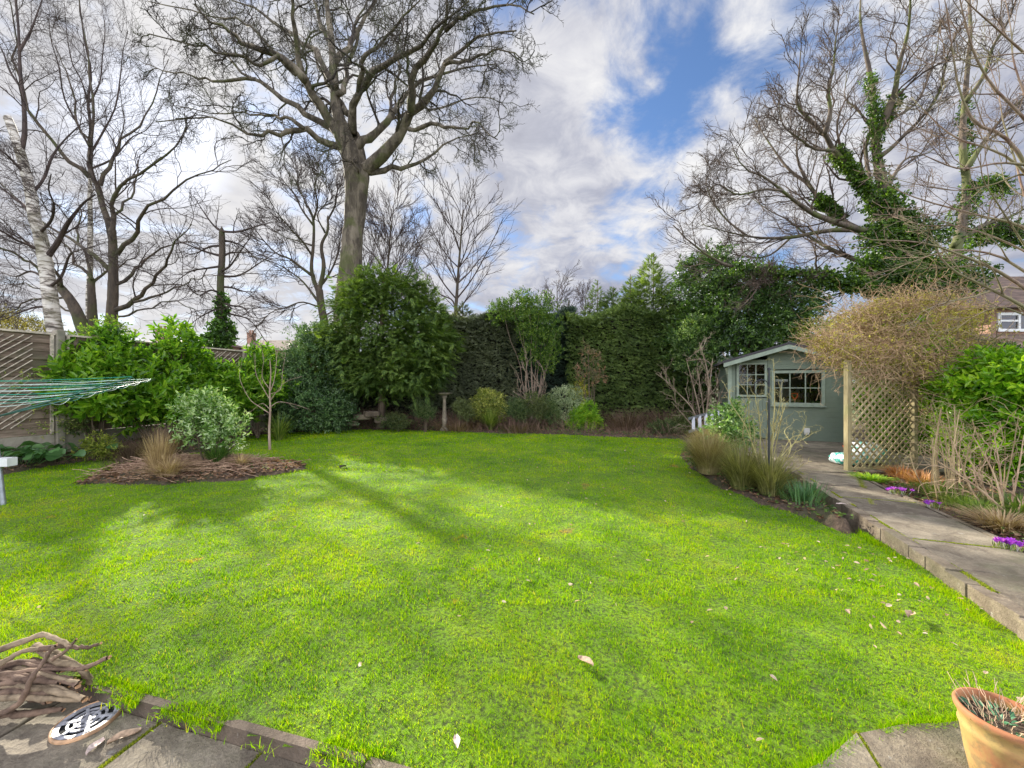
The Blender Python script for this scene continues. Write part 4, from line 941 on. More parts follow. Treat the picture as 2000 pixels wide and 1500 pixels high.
def shrub(name, label, cat, blobs, n, m, k=4, Ls=.12, L=.08, Wd=.035, spread=.9, shell=.5, base=None, nst=6, str_=.012, shape='leaf', upw=.3, lump=.2, group=None, zmin=None, flat=0., cull=.75, wst=M_twig, extra=None):
    B = np.array(blobs); c = B[:, :3].mean(0) if base is None else np.array(base); zb = H(c[0], c[1]) if base is None else base[2]
    root = thing(name, label, cat, (c[0], c[1], zb), group)
    if nst: stems(root, (c[0], c[1], zb-.03), [B[rs.randint(len(B)), :3]+rs.randn(3)*B[0, 3]*.35 for _ in range(nst)], str_, wst)
    fm = MB(); P, Nn = blob_pts(blobs, n, shell, lump, cull, zmin)
    shoots(fm, P, nrm(Nn+np.array([0, 0, upw])+rs.randn(*P.shape)*.35), k, Ls, L, Wd, spread, shape, flat=flat)
    if extra is not None: extra(fm)
    fm.build('foliage', m, root); return root
# --- holly / laurel tree by the shed
M_holly = m_leaf('holly_leaf', (0.020, 0.048, 0.012), (0.050, 0.105, 0.020), (0.16, 0.27, 0.05), 0.3, 0.25, 1.1, 0.5)
bl = px_blobs([(1400, 590, 13.4, 75, 70, 1.4), (1470, 620, 13.2, 90, 80, 1.5), (1385, 540, 13.6, 45, 45, .9), (1520, 610, 13.4, 60, 60, 1.2), (1430, 700, 13, 95, 90, 1.5), (1370, 660, 13.2, 60, 80, 1.1), (1520, 680, 13.4, 60, 60, 1.1), (1560, 590, 13.6, 38, 38, .8), (1455, 565, 13.6, 60, 45, 1.0), (1350, 530, 13.8, 25, 25, .5), (1392, 505, 13.8, 16, 22, .4)])
shrub('holly_tree', 'wide dark glossy evergreen tree standing behind the shed', 'tree', bl, 8800, M_holly, 5, .2, .11, .052, base=(*W(1440, 0, 13.2)[:2], .1), nst=9, str_=.06, shell=.45, lump=.28)
# --- bright privet in the hedge gap
M_priv = m_leaf('privet_leaf', (0.032, 0.075, 0.012), (0.082, 0.16, 0.022), (0.23, 0.32, 0.05), 0.4, 0.35, 1.2)
bl = px_blobs([(1040, 635, 13.6, 34, 36, .6), (1010, 602, 13.9, 38, 24, .6), (1055, 600, 13.8, 34, 22, .6), (975, 612, 14, 22, 20, .5), (1060, 672, 13.5, 30, 28, .5), (1078, 640, 13.7, 20, 26, .4), (1035, 698, 13.5, 16, 22, .3), (1068, 712, 13.5, 16, 18, .3), (1020, 582, 13.9, 12, 14, .3), (1080, 690, 13.5, 18, 14, .3)])
shrub('privet_bush', 'tall bright yellow-green bush poking out of the hedge on bare stems', 'shrub', bl, 2100, M_priv, 5, .16, .075, .036, base=(*W(1040, 0, 13.5)[:2], .2), nst=12, str_=.02, upw=.7, shell=.35, lump=.3, wst=m_bark('pale_stem', (.2, .14, .1), (.32, .24, .18), 12, .005))
# --- dark evergreen mound left of the conifer
M_eleag = m_leaf('dark_evergreen_leaf', (0.028, 0.062, 0.022), (0.07, 0.14, 0.045), (0.20, 0.30, 0.11), 0.35, 0.2, 1.3, 0.5)
bl = px_blobs([(620, 720, 12.3, 62, 70, 1.1), (605, 790, 11.9, 72, 55, 1.1), (585, 740, 12.3, 42, 60, .9), (635, 680, 12.6, 45, 45, .8), (655, 800, 12, 38, 40, .8), (615, 655, 12.8, 26, 22, .5), (560, 800, 12, 30, 40, .7)])
shrub('evergreen_shrub', 'large dark green rounded shrub at the corner between fence and conifer', 'shrub', bl, 6800, M_eleag, 5, .12, .075, .034, shell=.5, lump=.25)
# --- cherry laurel along the fence
M_laur = m_leaf('laurel_leaf', (0.035, 0.10, 0.010), (0.13, 0.28, 0.018), (0.34, 0.50, 0.05), 0.28, 0.42, 1.4, 0.45)
def laurel(label, L, n, sz=.145):
    bl = px_blobs(L); return shrub('laurel_shrub', label, 'shrub', bl, n, M_laur, 7, .2, sz*1.1, sz*.44, .95, shell=.4, upw=.75, lump=.3, nst=9, str_=.02, group='laurels along the left fence', cull=.6)
laurel('leafy laurel immediately right of the thick concrete fence post', [(178, 738, 7.7, 42, 42, .45), (165, 705, 7.9, 28, 24, .35), (215, 718, 7.9, 32, 34, .4), (195, 772, 7.6, 55, 36, .5), (142, 722, 7.9, 14, 22, .25), (212, 668, 8.1, 14, 12, .2), (240, 680, 8.2, 12, 10, .2)], 620)
laurel('broadest laurel in the middle of the fence', [(280, 756, 8.3, 50, 32, .5), (330, 745, 8.6, 38, 28, .45), (270, 792, 8.1, 55, 32, .5), (340, 788, 8.5, 45, 34, .45), (245, 735, 8.1, 24, 20, .35), (300, 722, 8.4, 12, 12, .2)], 620)
laurel('laurel with a tall leader rising above the fence top', [(352, 668, 9.0, 22, 22, .35), (345, 700, 9.0, 26, 26, .35), (340, 650, 9.0, 9, 12, .2), (362, 690, 9, 18, 20, .3)], 150)
laurel('laurel right of the tall leader, behind the white-leaved shrub', [(405, 742, 9.6, 32, 30, .45), (440, 752, 9.8, 30, 30, .45), (420, 788, 9.5, 42, 34, .45), (402, 712, 9.8, 12, 12, .25)], 480)
laurel('yellowish laurel at the far end of the fence', [(505, 712, 11, 18, 22, .35), (492, 742, 10.8, 28, 30, .4), (530, 765, 10.8, 26, 26, .35), (512, 688, 11.2, 10, 12, .2), (480, 780, 10.4, 35, 30, .4)], 400)
# climber wisps over the fence
M_clim = m_leaf('climber_leaf', (0.05, 0.10, 0.02), (0.13, 0.21, 0.035), (0.30, 0.36, 0.08), 0.5, 0.35)
shrub('climber', 'thin yellowish climber scrambling over the fence top behind the laurels', 'plant', px_blobs([(180, 655, 8.1, 38, 14, .2), (150, 670, 8.0, 20, 20, .2), (215, 640, 8.4, 22, 16, .2), (255, 660, 8.6, 25, 10, .2)]), 260, M_clim, 4, .12, .06, .035, shell=.1, nst=8, str_=.006)
shrub('yellow_shrub', 'hazy yellow-green shrub beyond the fence at the left edge', 'shrub', px_blobs([(30, 640, 13, 55, 20, .8), (-30, 630, 13, 50, 30, .8), (85, 645, 13.5, 25, 14, .5)]), 700, m_leaf('willow_tips', (.12, .11, .03), (.26, .22, .06), (.4, .34, .1), .6, .4), 5, .25, .09, .018, shell=.1, upw=1.2, nst=14, str_=.01)
# low plants under the laurels
shrub('variegated_shrub', 'sprawling yellow-edged shrub under the washing line at the left', 'shrub', px_blobs([(60, 790, 7.4, 55, 26, .4), (100, 830, 7.5, 42, 24, .4), (20, 830, 7.2, 40, 30, .4), (35, 745, 7.0, 38, 16, .25)]), 760, m_leaf('variegated_leaf', (.06, .12, .03), (.22, .28, .07), (.5, .48, .18), .5, .3), 4, .1, .05, .026, shell=.2, nst=10, str_=.006)
# white-leaved shrub on the island
M_skim = m_leaf('pale_edged_leaf', (0.05, 0.14, 0.02), (0.20, 0.33, 0.08), (0.68, 0.76, 0.52), 0.25, 0.3, 2.5, 0.6)
Zs = 6.55
shrub('euonymus_shrub', 'rounded glossy green and white shrub on a short stem in the island bed', 'shrub', px_blobs([(400, 812, Zs, 40, 28, .34), (372, 800, Zs-.1, 24, 18, .2), (440, 828, Zs, 34, 24, .3), (398, 782, Zs+.05, 22, 14, .2), (385, 848, Zs-.1, 32, 18, .25), (462, 852, Zs, 14, 16, .15), (425, 795, Zs, 20, 14, .2), (430, 858, Zs, 22, 12, .2)]), 560, M_skim, 6, .13, .070, .028, .95, shell=.1, base=(*W(405, 0, Zs)[:2], H(W(405, 0, Zs)[0], Zs)), nst=7, str_=.018, upw=.6, lump=.3)
# small yellow-green shrub
Zs = 7.5
shrub('skimmia_shrub', 'small sparse yellow-green shrub left of the island bed', 'shrub', px_blobs([(195, 868, Zs, 26, 20, .22), (170, 880, Zs, 20, 14, .18), (215, 882, Zs, 18, 16, .18)]), 230, m_leaf('yellowing_leaf', (.10, .15, .02), (.28, .33, .05), (.52, .5, .12), .5, .35), 5, .07, .055, .022, shell=.2, nst=6, str_=.006, upw=.6)
# border shrubs at the back
Zb = 12.6
M_varg = m_leaf('yellow_margin_leaf', (.07, .11, .02), (.24, .28, .05), (.55, .52, .14), .4, .3, 3)
shrub('golden_holly', 'round yellow-variegated bush above a tuft of grassy leaves', 'shrub', px_blobs([(955, 792, Zb, 33, 26, .5), (940, 800, Zb, 22, 18, .4), (972, 805, Zb, 22, 22, .4), (950, 772, Zb, 18, 10, .3)]), 950, M_varg, 5, .1, .065, .032, shell=.45, nst=5)
M_pitt = m_leaf('silver_leaf', (.10, .15, .07), (.30, .36, .20), (.58, .62, .42), .45, .3, 3)
shrub('pittosporum_shrub', 'dense silvery cream-edged bush in the back border', 'shrub', px_blobs([(1105, 800, Zb, 33, 34, .5), (1100, 775, Zb, 25, 20, .4), (1122, 785, Zb, 22, 28, .4), (1088, 812, Zb, 20, 24, .4), (1115, 822, Zb, 28, 18, .4)]), 1700, M_pitt, 5, .09, .045, .022, shell=.5, nst=6)
M_pier = m_leaf('pieris_leaf', (.07, .17, .015), (.20, .38, .03), (.42, .52, .06), .35, .4, 2)
shrub('pieris_shrub', 'bright lime green spiky shrub against the silvery bush', 'shrub', px_blobs([(1140, 818, Zb-.5, 26, 18, .35), (1160, 830, Zb-.5, 16, 14, .3), (1148, 800, Zb-.4, 14, 12, .25), (1125, 835, Zb-.5, 18, 12, .3)]), 300, M_pier, 9, .1, .12, .026, 1.1, shell=.35, nst=5, upw=.9)
shrub('yellow_shrub', 'little yellow-leaved sprig just behind the silvery bush', 'shrub', px_blobs([(1133, 765, Zb+.2, 12, 18, .2)]), 90, m_leaf('gold_leaf', (.2, .2, .02), (.45, .42, .05), (.6, .55, .1), .5, .4), 5, .12, .07, .03, shell=.2, nst=4)
M_red = m_leaf('red_young_leaf', (.08, .09, .04), (.19, .17, .09), (.40, .20, .14), .4, .35, 3)
shrub('photinia_shrub', 'upright shrub with reddish young leaves in front of the long hedge', 'shrub', px_blobs([(1148, 690, Zb, 10, 18, .2), (1165, 705, Zb, 10, 18, .2), (1140, 722, Zb, 14, 20, .25), (1160, 735, Zb, 20, 18, .3), (1175, 740, Zb, 10, 12, .2), (1135, 750, Zb, 14, 14, .2)]), 90, M_red, 6, .15, .11, .036, .8, shell=.15, upw=1.0, base=(*W(1153, 0, Zb)[:2], .25), nst=9, str_=.015)
shrub('camellia_shrub', 'pale-topped evergreen bush at the right end of the long hedge', 'shrub', px_blobs([(1362, 640, 12.6, 28, 22, .5), (1340, 665, 12.6, 26, 26, .5), (1375, 675, 12.6, 32, 32, .5), (1355, 700, 12.6, 35, 30, .5)]), 1100, m_leaf('pale_top_leaf', (.03, .07, .02), (.09, .17, .04), (.36, .46, .16), .35, .3, 1.6), 6, .12, .08, .032, shell=.4, upw=.7, nst=5)
for i, (x, y, hw, hh, n_, lab) in enumerate(((1010, 800, 22, 20, 260, 'low dull green shrub right of the round variegated bush'), (1045, 792, 26, 24, 300, 'open leafy shrub under the bare stems of the bright bush'), (1075, 800, 16, 26, 200, 'dark shrub squeezed against the left side of the silvery bush'),
     (905, 800, 18, 18, 200, 'small green shrub between the bird bath and the round variegated bush'), (825, 800, 22, 16, 220, 'scrubby green plant left of the bird bath'), (770, 822, 28, 12, 240, 'flat spreading green plant by the low stones'), (1305, 838, 34, 16, 330, 'low dark shrub at the far right corner of the lawn'), (1335, 830, 26, 18, 260, 'olive brown shrub in front of the ladder'))):
    shrub('border_shrub', lab, 'shrub', px_blobs([(x, y, 12.2-.9*(x > 1290), hw, hh, .35), (x+hw*.4, y+hh*.4, 12.1-.9*(x > 1290), hw*.6, hh*.6, .3)]), n_*2, m_leaf('border_leaf', (.03, .06, .02), (.08+.03*(i % 2), .13, .04), (.20, .24, .09), .5, .3), 5, .1, .06, .024, shell=.2, nst=6, upw=.5, lump=.3)

# --- right side: laurel hedge, tangle over the trellis
M_hr = m_leaf('hedge_laurel_leaf', (0.06, 0.17, 0.010), (0.19, 0.38, 0.018), (0.42, 0.58, 0.05), 0.25, 0.45, 1.6, 0.5)
rt = shrub('laurel_hedge', 'sunlit glossy bright green laurel hedge at the right edge', 'hedge', px_blobs([(1960, 770, 5.6, 75, 72, .7), (1920, 790, 5.8, 45, 80, .6), (2060, 780, 5.2, 80, 95, .8), (1970, 850, 5.4, 75, 60, .6), (1910, 870, 5.8, 40, 30, .5), (1930, 910, 5.5, 30, 20, .3), (1900, 740, 6.2, 45, 45, .6)]), 3200, M_hr, 6, .13, .105, .042, 1.0, shell=.5, upw=.25, nst=9, str_=.02)
shrub('laurel_hedge', 'shaded leafy hedge seen through the trellis lattice', 'hedge', px_blobs([(1745, 790, 8.3, 50, 75, .5), (1800, 760, 8.2, 60, 70, .6), (1715, 760, 8.6, 24, 50, .4), (1850, 740, 7.6, 55, 50, .6), (1780, 850, 8.0, 55, 46, .5), (1870, 820, 7.4, 50, 60, .5)]), 3000, M_hr, 5, .13, .10, .042, 1.0, shell=.5, upw=.25, nst=9, str_=.02)
shrub('yellow_conifer', 'soft yellow-green bush just behind the shed roof', 'shrub', px_blobs([(1590, 650, 12, 34, 26, .6), (1620, 660, 12, 35, 34, .6), (1570, 668, 12, 18, 18, .4), (1650, 690, 12, 40, 45, .6)]), 1100, m_leaf('yellow_green_leaf', (.11, .16, .02), (.27, .33, .04), (.45, .46, .08), .5, .4), 5, .14, .07, .03, shell=.3, nst=5)
# clipped ivy/evergreen lumps behind hedge right
shrub('evergreen_shrub', 'dark evergreen clump above the laurel hedge, under the house window', 'shrub', px_blobs([(1870, 690, 7.4, 50, 24, .4), (1930, 690, 7.2, 40, 16, .4), (1840, 650, 7.8, 40, 30, .4)]), 1200, M_holly, 5, .1, .07, .03, shell=.3, nst=6)

def wild(center, rad, n, length, r, m=9, wig=.35, trop=-.03, up=.3):
    P0 = center+rdir(n)*np.array(rad)*(rs.rand(n, 1)**.4); d = nrm(rdir(n)+np.array([0, 0, up])); st = length*(.5+rs.rand(n))/(m-1); Q = [P0]; c = P0
    for _ in range(m-1):
        c = c+d*st[:, None]; Q.append(c); d = nrm(d+rs.randn(n, 3)*wig+np.array([0, 0, trop]))
    return np.stack(Q, 1), np.maximum(np.full((n, m), r)*np.linspace(1, .45, m), .0018)
# tangled bush over the trellis
Zt = 6.7
root = thing('tangled_climber', 'huge tangled mound of thin tan stems sprawling over the trellis and shed corner', 'climber', (*W(1880, 0, Zt)[:2], .08))
base = np.array(root.location)
tb = px_blobs([(1700, 660, Zt, 80, 52, .7), (1645, 690, Zt-.2, 44, 34, .5), (1770, 635, Zt, 80, 52, .7), (1850, 640, Zt, 62, 48, .6), (1750, 705, Zt-.3, 90, 42, .55), (1608, 668, Zt-.1, 26, 24, .3), (1690, 728, Zt-.45, 50, 18, .25), (1850, 710, Zt-.3, 55, 44, .5), (1885, 620, Zt, 46, 34, .4), (1720, 605, Zt+.1, 50, 26, .5), (1800, 590, Zt, 50, 20, .35), (1660, 625, Zt, 34, 22, .35), (1790, 745, Zt-.3, 50, 22, .3), (1870, 770, Zt-.5, 30, 34, .3), (1830, 790, Zt-.4, 34, 22, .3), (1905, 700, Zt-.5, 34, 40, .35)])
stm = MB(); main = []
tops = [W(*p) for p in ((1700, 690, 6.6), (1760, 650, 6.8), (1650, 700, 6.5), (1820, 640, 6.7), (1900, 640, 6.4), (1740, 730, 6.4), (1800, 700, 6.9), (1960, 650, 5.9), (1870, 610, 6.6))]
for i, t in enumerate(tops):
    b = base+np.array([rs.randn()*.12, rs.randn()*.1, 0]); mid = W(1875+rs.randn()*10, 760, Zt-.2)+rs.randn(3)*.06
    main.append(limb([(0, 0), (0, 0)], 1, (.03, .008))[1]); p = smoothline([b, (b+mid)/2+rs.randn(3)*.04, mid, (mid+t)/2+np.array([0, 0, .08])+rs.randn(3)*.05, t], 14); main[-1] = (p, np.linspace(.026, .008, 14))
Pm, Rm = stack(main); stm.tubes(Pm, Rm, 7); 
q1, r1 = grow(Pm, Rm, 12, .4, 1, .9, lambda i, t: np.full(len(i), .7), 9, .3, .0, .5, rmin=.004); stm.tubes(q1, r1, 4)
stm.build('stem', m_bark('mossy_stem', (.17, .13, .07), (.36, .30, .17), 14, .006, (.22, .24, .05)), root)
tg = MB(); 
for x, y, z, a, b_, c in tb:
    n_ = int(640*(a*c)/(.9*.5)); q, r = wild(np.array([x, y, z]), (a*1.02, b_, c*1.02), n_, .5, .0042, 8, .42, -.02, .1); kq = vnoise(q[:, 0, 0]*1.9+y, q[:, 0, 2]*2.3, 1.0, 91) > .36; tg.tubes(q[kq], r[kq], 3)
for x, y, z, a, b_, c in tb:                   # longer arching shoots that break the outline
    q, r = wild(np.array([x, y, z]), (a*.9, b_, c), 20, .7, .0048, 12, .2, -.06, .5); tg.tubes(q, r, 4); q, r = grow(q, r, 6, .3, 1, .8, lambda i, t: np.full(len(i), .12), 4, .3, -.03, .6, rmin=.0022); tg.tubes(q, r, 3)
tg.build('tangle', m_bark('tan_stem', (.24, .15, .08), (.58, .41, .24), 20, .003), root)
lf = MB(); P, Nn = blob_pts(tb, 6200, .1, .3, .0); P = P[vnoise(P[:, 0]*1.9+P[:, 1], P[:, 2]*2.3, 1.0, 92) > .33]; shoots(lf, P, rdir(len(P), .5), 3, .05, .036, .02, 1.0)
gl_ = MB(); P, Nn = blob_pts(px_blobs([(1700, 725, Zt, 60, 22, .4), (1800, 690, Zt, 60, 40, .5), (1850, 740, Zt, 50, 40, .5), (1760, 640, Zt, 50, 30, .4)]), 520, .1, .3, 0); shoots(gl_, P, rdir(len(P), .6), 5, .09, .075, .034, .9); gl_.build('green_leaves', M_hr, root)
lf.build('foliage', m_leaf('tan_green_leaf', (.16, .12, .04), (.40, .37, .09), (.58, .52, .15), .6, .4, 2.5), root)

def tuft(name, label, cat, c, n, h, r, m, w=.006, arch=.9, group=None, base=.06, seg=5, rootz=None):
    z = H(c[0], c[1]) if rootz is None else rootz; root = thing(name, label, cat, (c[0], c[1], z), group); tm = MB()
    a = rs.rand(n)*6.283; ln = h*(.55+.6*rs.rand(n)); out = r*rs.rand(n)**.7; bs = base*rs.rand(n)
    pts = []
    for i in range(seg+1):
        t = i/seg; rr = bs+out*t**(1+arch*.6); zz_ = ln*(t-arch*.45*(out/r)*t*t*1.1)
        pts.append(np.stack([c[0]+np.cos(a)*rr, c[1]+np.sin(a)*rr, z+zz_], 1))
    Pn = np.stack(pts, 1); sd_ = np.stack([-np.sin(a), np.cos(a), 0*a], 1)[:, None]*w*(1-np.linspace(0, 1, seg+1)**2*.9)[None, :, None]
    V = np.concatenate([Pn-sd_, Pn+sd_], 1).reshape(-1, 3); q = []
    for i in range(seg): q.append([i, i+1, seg+1+i+1, seg+1+i])
    tm.add(V, (np.array(q)[None]+(np.arange(n)*2*(seg+1))[:, None, None]).reshape(-1, 4)); tm.build('leaves', m, root); return root
M_rush = m_leaf('dry_rush', (.13, .10, .04), (.30, .24, .11), (.45, .38, .2), .6, .3, 4)
M_grs = m_leaf('strappy_leaf', (.05, .10, .015), (.15, .22, .04), (.34, .36, .1), .45, .4, 4)
M_olv = m_leaf('olive_rush', (.09, .09, .03), (.22, .22, .07), (.42, .38, .17), .55, .35, 5)
M_dry = m_leaf('straw', (.22, .14, .07), (.42, .30, .16), (.60, .46, .28), .7, .25, 6)
M_redst = m_leaf('reddish_dead_stem', (.07, .045, .03), (.13, .085, .055), (.24, .16, .11), .8, .2, 4)
tuft('grass_tuft', 'fountain of grassy leaves under the round variegated bush', 'plant', W(958, 835, 12.0)[:2], 420, .75, .55, M_grs, .010)
tuft('rush_clump', 'brown rush clump at the lawn edge below the camellia', 'plant', G(1385, 930)[:2], 1300, .78, .55, M_rush, .0042, .8, base=.16)
tuft('rush_clump', 'second brown rush clump behind the first, near the shed', 'plant', G(1385, 905)[:2]+np.array([.1, .35]), 700, .7, .5, M_rush, .005, .8, base=.12)
tuft('grass_tuft', 'green arching grass clump round the foot of the metal pole', 'plant', G(1450, 955)[:2], 700, .75, .5, M_olv, .0055, .9, base=.15)
tuft('grass_tuft', 'green grassy clump left of the path corner', 'plant', G(1505, 968)[:2], 600, .60, .45, M_olv, .005, .9, base=.15)
tuft('grass_tuft', 'short bluish bulb leaves by the path kerb', 'plant', G(1570, 985)[:2], 200, .28, .2, m_leaf('bulb_leaf', (.04, .10, .04), (.09, .20, .08), (.18, .3, .14), .4, .3), .006, .6, base=.25)
tuft('grass_tuft', 'strappy leaves at the right foot of the euonymus', 'plant', W(425, 900, 6.5)[:2], 260, .45, .38, m_leaf('dark_strap', (.03, .08, .02), (.07, .15, .03), (.16, .25, .06), .4, .3), .008, .9, base=.1)
tuft('grass_tuft', 'arching yellow-green leaves beside the sapling', 'plant', W(545, 850, 10.4)[:2], 110, .9, .6, M_grs, .012, .8, base=.1)
tuft('dead_grass_clump', 'upright straw-coloured dead grass clump in the island bed', 'plant', W(312, 0, 6.15)[:2], 520, .62, .26, M_dry, .0035, .4, base=.12)
tuft('dead_grass_clump', 'low flattened straw heap at the front of the island bed', 'plant', W(330, 0, 5.95)[:2], 420, .35, .55, M_dry, .004, 1.4, base=.15)
tuft('dead_grass_clump', 'small leaning straw tuft right of the shrub in the island bed', 'plant', W(470, 0, 6.5)[:2], 160, .26, .34, M_dry, .003, .9, base=.1)
tuft('dead_grass_clump', 'russet tuft at the left end of the island bed', 'plant', W(235, 0, 6.7)[:2], 220, .2, .34, M_redst, .003, .9, base=.2)
tuft('dead_perennial', 'dense reddish-brown dead stems behind the island bed', 'plant', W(322, 0, 7.6)[:2], 900, .75, .34, M_redst, .0045, .3, base=.22)
tuft('dead_perennial', 'short reddish-brown stems left of the tallest dead stems', 'plant', W(258, 0, 7.7)[:2], 700, .42, .32, M_redst, .0045, .3, base=.28)
tuft('dead_perennial', 'thin red stems between the variegated bush and the silvery bush', 'plant', W(1015, 0, 11.8)[:2], 380, .38, .8, M_redst, .006, .3, base=.75)
tuft('dead_perennial', 'rusty stems to the right of the bird bath', 'plant', W(895, 0, 12.2)[:2], 420, .42, .9, m_leaf('rusty_stem', (.11, .065, .04), (.2, .12, .075), (.32, .22, .14), .8, .2, 4), .006, .4, base=.75)
tuft('dead_perennial', 'brownish stems in front of the right part of the long hedge', 'plant', W(1225, 0, 12.6)[:2], 600, .65, 1.2, M_redst, .006, .3, base=1.2)
tuft('dead_perennial', 'brownish stems close to the bare branching shrub', 'plant', W(1300, 0, 12.8)[:2], 480, .7, 1.0, M_redst, .006, .3, base=1.0)

# tall stalky plant near the pole
root = thing('dead_shrub', 'tall sparse greenish dead stalks with seed heads beside the metal pole', 'plant', (*G(1490, 955)[:2], .03)); b = np.array(root.location); L = []
for (x, y) in ((1440, 745), (1460, 810), (1520, 745), (1525, 770), (1480, 780), (1545, 830), (1575, 812), (1500, 830), (1555, 880), (1570, 905), (1530, 800), (1510, 700), (1425, 760), (1590, 845), (1450, 780), (1475, 740), (1500, 770), (1535, 790), (1560, 850), (1490, 815), (1515, 840), (1545, 895), (1465, 850), (1530, 870)):
    Zp = 5.3+rs.randn()*.15; t = W(x, y, Zp); L.append((smoothline([b+rs.randn(3)*(.08, .08, 0), b*.5+t*.5+rs.randn(3)*.05+(0, 0, .05), t*.8+b*.2+rs.randn(3)*.04+(0, 0, .03), t], 14), np.linspace(.008, .003, 14)))
Pm, Rm = stack(L); sm = MB(); sm.tubes(Pm, Rm, 5); q, r = grow(Pm, Rm, 7, .35, 1, .7, lambda i, t: np.full(len(i), .16), 5, .3, -.05, .6, rmin=.002); sm.tubes(q, r, 3); q2, r2 = grow(q, r, 3, .3, 1, .8, lambda i, t: np.full(len(i), .05), 3, .3, -.2, .7, rmin=.0022); sm.tubes(q2, r2, 3)
sm.build('stalk', m_bark('green_stalk', (.22, .18, .07), (.46, .42, .18), 20, .003), root)
# camellia-like small bush
shrub('camellia_shrub', 'small glossy camellia in front of the shed door', 'shrub', px_blobs([(1425, 825, 6.6, 32, 28, .3), (1405, 850, 6.6, 26, 24, .26), (1445, 850, 6.6, 26, 24, .26), (1430, 800, 6.7, 18, 14, .18), (1415, 875, 6.6, 20, 14, .2)]), 420, m_leaf('camellia_leaf', (.05, .12, .03), (.14, .26, .06), (.42, .52, .24), .28, .3, 3, .5), 5, .1, .07, .034, shell=.25, nst=7, str_=.01)
# bare branching shrub left of the shed
def bareshrub(name, label, cat, c, tops, r, m, gens, z=None):
    z = H(c[0], c[1]) if z is None else z; root = thing(name, label, cat, (c[0], c[1], z)); L = []
    for t in tops:
        b = np.array([c[0], c[1], z-.03])+rs.randn(3)*(.05, .05, 0); t = np.array(t); mid = b*.5+t*.5+rs.randn(3)*.1*np.linalg.norm(t-b)*.6
        L.append((smoothline([b, mid, t], 14), np.linspace(r, r*.25, 14)))
    Pm, Rm = stack(L); sm = MB(); sm.tubes(Pm, Rm, 6); c_ = (Pm, Rm)
    for g in gens:
        q, rr = grow(*c_, g[0], .2, 1, .65, (lambda i, t, l=g[1]: np.full(len(i), l)), 6, .22, g[3] if len(g) > 3 else .08, .6, rmin=g[2]); sm.tubes(q, rr, 4); c_ = (q, rr)
    sm.build('branches', m, root); return root
B_bare = m_bark('pinkish_bark', (.24, .15, .11), (.42, .32, .24), 10, .006)
B_bare2 = m_bark('greyish_tan_bark', (.17, .12, .08), (.36, .28, .20), 10, .006)
bareshrub('bare_shrub', 'wide bare shrub of pale branches between hedge and shed', 'shrub', G(1372, 852, .1)[:2], [W(x, y, 10.6+rs.randn()*.3) for x, y in ((1300, 745), (1340, 700), (1366, 668), (1392, 700), (1418, 745), (1312, 785), (1362, 720))], .026, B_bare2, [(4, .62, .009), (3, .32, .006), (2, .15, .004)])
bareshrub('bare_shrub', 'little bare shrub at the foot of the bright bush stems', 'shrub', W(1035, 0, 13.0)[:2], [W(x, y, 13.0) for x, y in ((1015, 740), (1030, 700), (1050, 740), (1065, 735))], .018, B_bare2, [(5, .5, .01), (3, .25, .007)])
Zs = 8.8
T_ = [limb([(527, 878), (526, 840), (528, 800), (527, 765), (529, 730), (527, 700)], Zs, (.030, .009))]
Lb_ = [limb([(527, 808), (508, 795), (488, 780), (470, 745), (468, 720)], Zs, (.013, .004), -.2), limb([(528, 795), (545, 785), (575, 790), (605, 800)], Zs, (.010, .003), .2), limb([(527, 785), (540, 765), (560, 745), (590, 735)], Zs, (.011, .003), -.3),
 limb([(527, 780), (515, 760), (500, 730), (498, 690)], Zs, (.011, .003), .3), limb([(528, 765), (536, 740), (540, 700), (535, 670)], Zs, (.010, .003), .2), limb([(526, 760), (512, 735), (515, 700), (508, 670)], Zs, (.009, .003), -.3), limb([(528, 800), (512, 788), (495, 800), (478, 812)], Zs, (.008, .003), .3), limb([(527, 770), (548, 760), (552, 725), (558, 690)], Zs, (.009, .003), .4)]
tree('young_tree', 'young leafless tree with one thin trunk standing in the lawn', T_, Lb_, [dict(c=2, t0=.4, ang=.6, len=.3, m=6, wig=.12, trop=.12, rr=.5, sides=4, rmin=.0035)], B_bare, B_bare, foot=G(527, 878))

# dead hydrangea stems on the right
root = thing('hydrangea', 'leafless hydrangea of tan woody canes beside the trellis', 'plant', (*W(1850, 0, 4.9)[:2], .06)); L = []
for i in range(34):
    yb_ = 4.5+rs.rand()*1.0; b = np.array([W(1815+rs.rand()*150, 0, yb_)[0], yb_, .05]); h = .55+.65*rs.rand(); t = b+np.array([rs.randn()*.14-.05, rs.randn()*.14, h]); L.append((smoothline([b, (b+t)/2+rs.randn(3)*.03, t], 14), np.linspace(.009, .004, 14)))
Pm, Rm = stack(L); sm = MB(); sm.tubes(Pm, Rm, 6); q, r = grow(Pm, Rm, 3, .5, 1, .9, lambda i, t: np.full(len(i), .36), 7, .25, -.03, .6, rmin=.0025); sm.tubes(q, r, 4); q2, r2 = grow(q, r, 2, .4, 1, .8, lambda i, t: np.full(len(i), .2), 5, .3, -.05, .7, rmin=.0022); sm.tubes(q2, r2, 3)
sm.build('cane', m_bark('tan_cane', (.15, .10, .05), (.52, .41, .22), 5, .004), root)
bareshrub('hydrangea', 'sprawling tan canes bending to the right edge of the border', 'plant', W(1960, 0, 4.2)[:2], [W(x, y, 4.3+rs.randn()*.2) for x, y in ((1860, 860), (1900, 850), (1830, 900), (2000, 850), (1890, 890), (1940, 840), (2050, 880))], .014, m_bark('tan_cane2', (.26, .17, .10), (.52, .38, .24), 14, .004), [(5, .35, .004, -.1), (3, .15, .003, -.1)], z=.06)

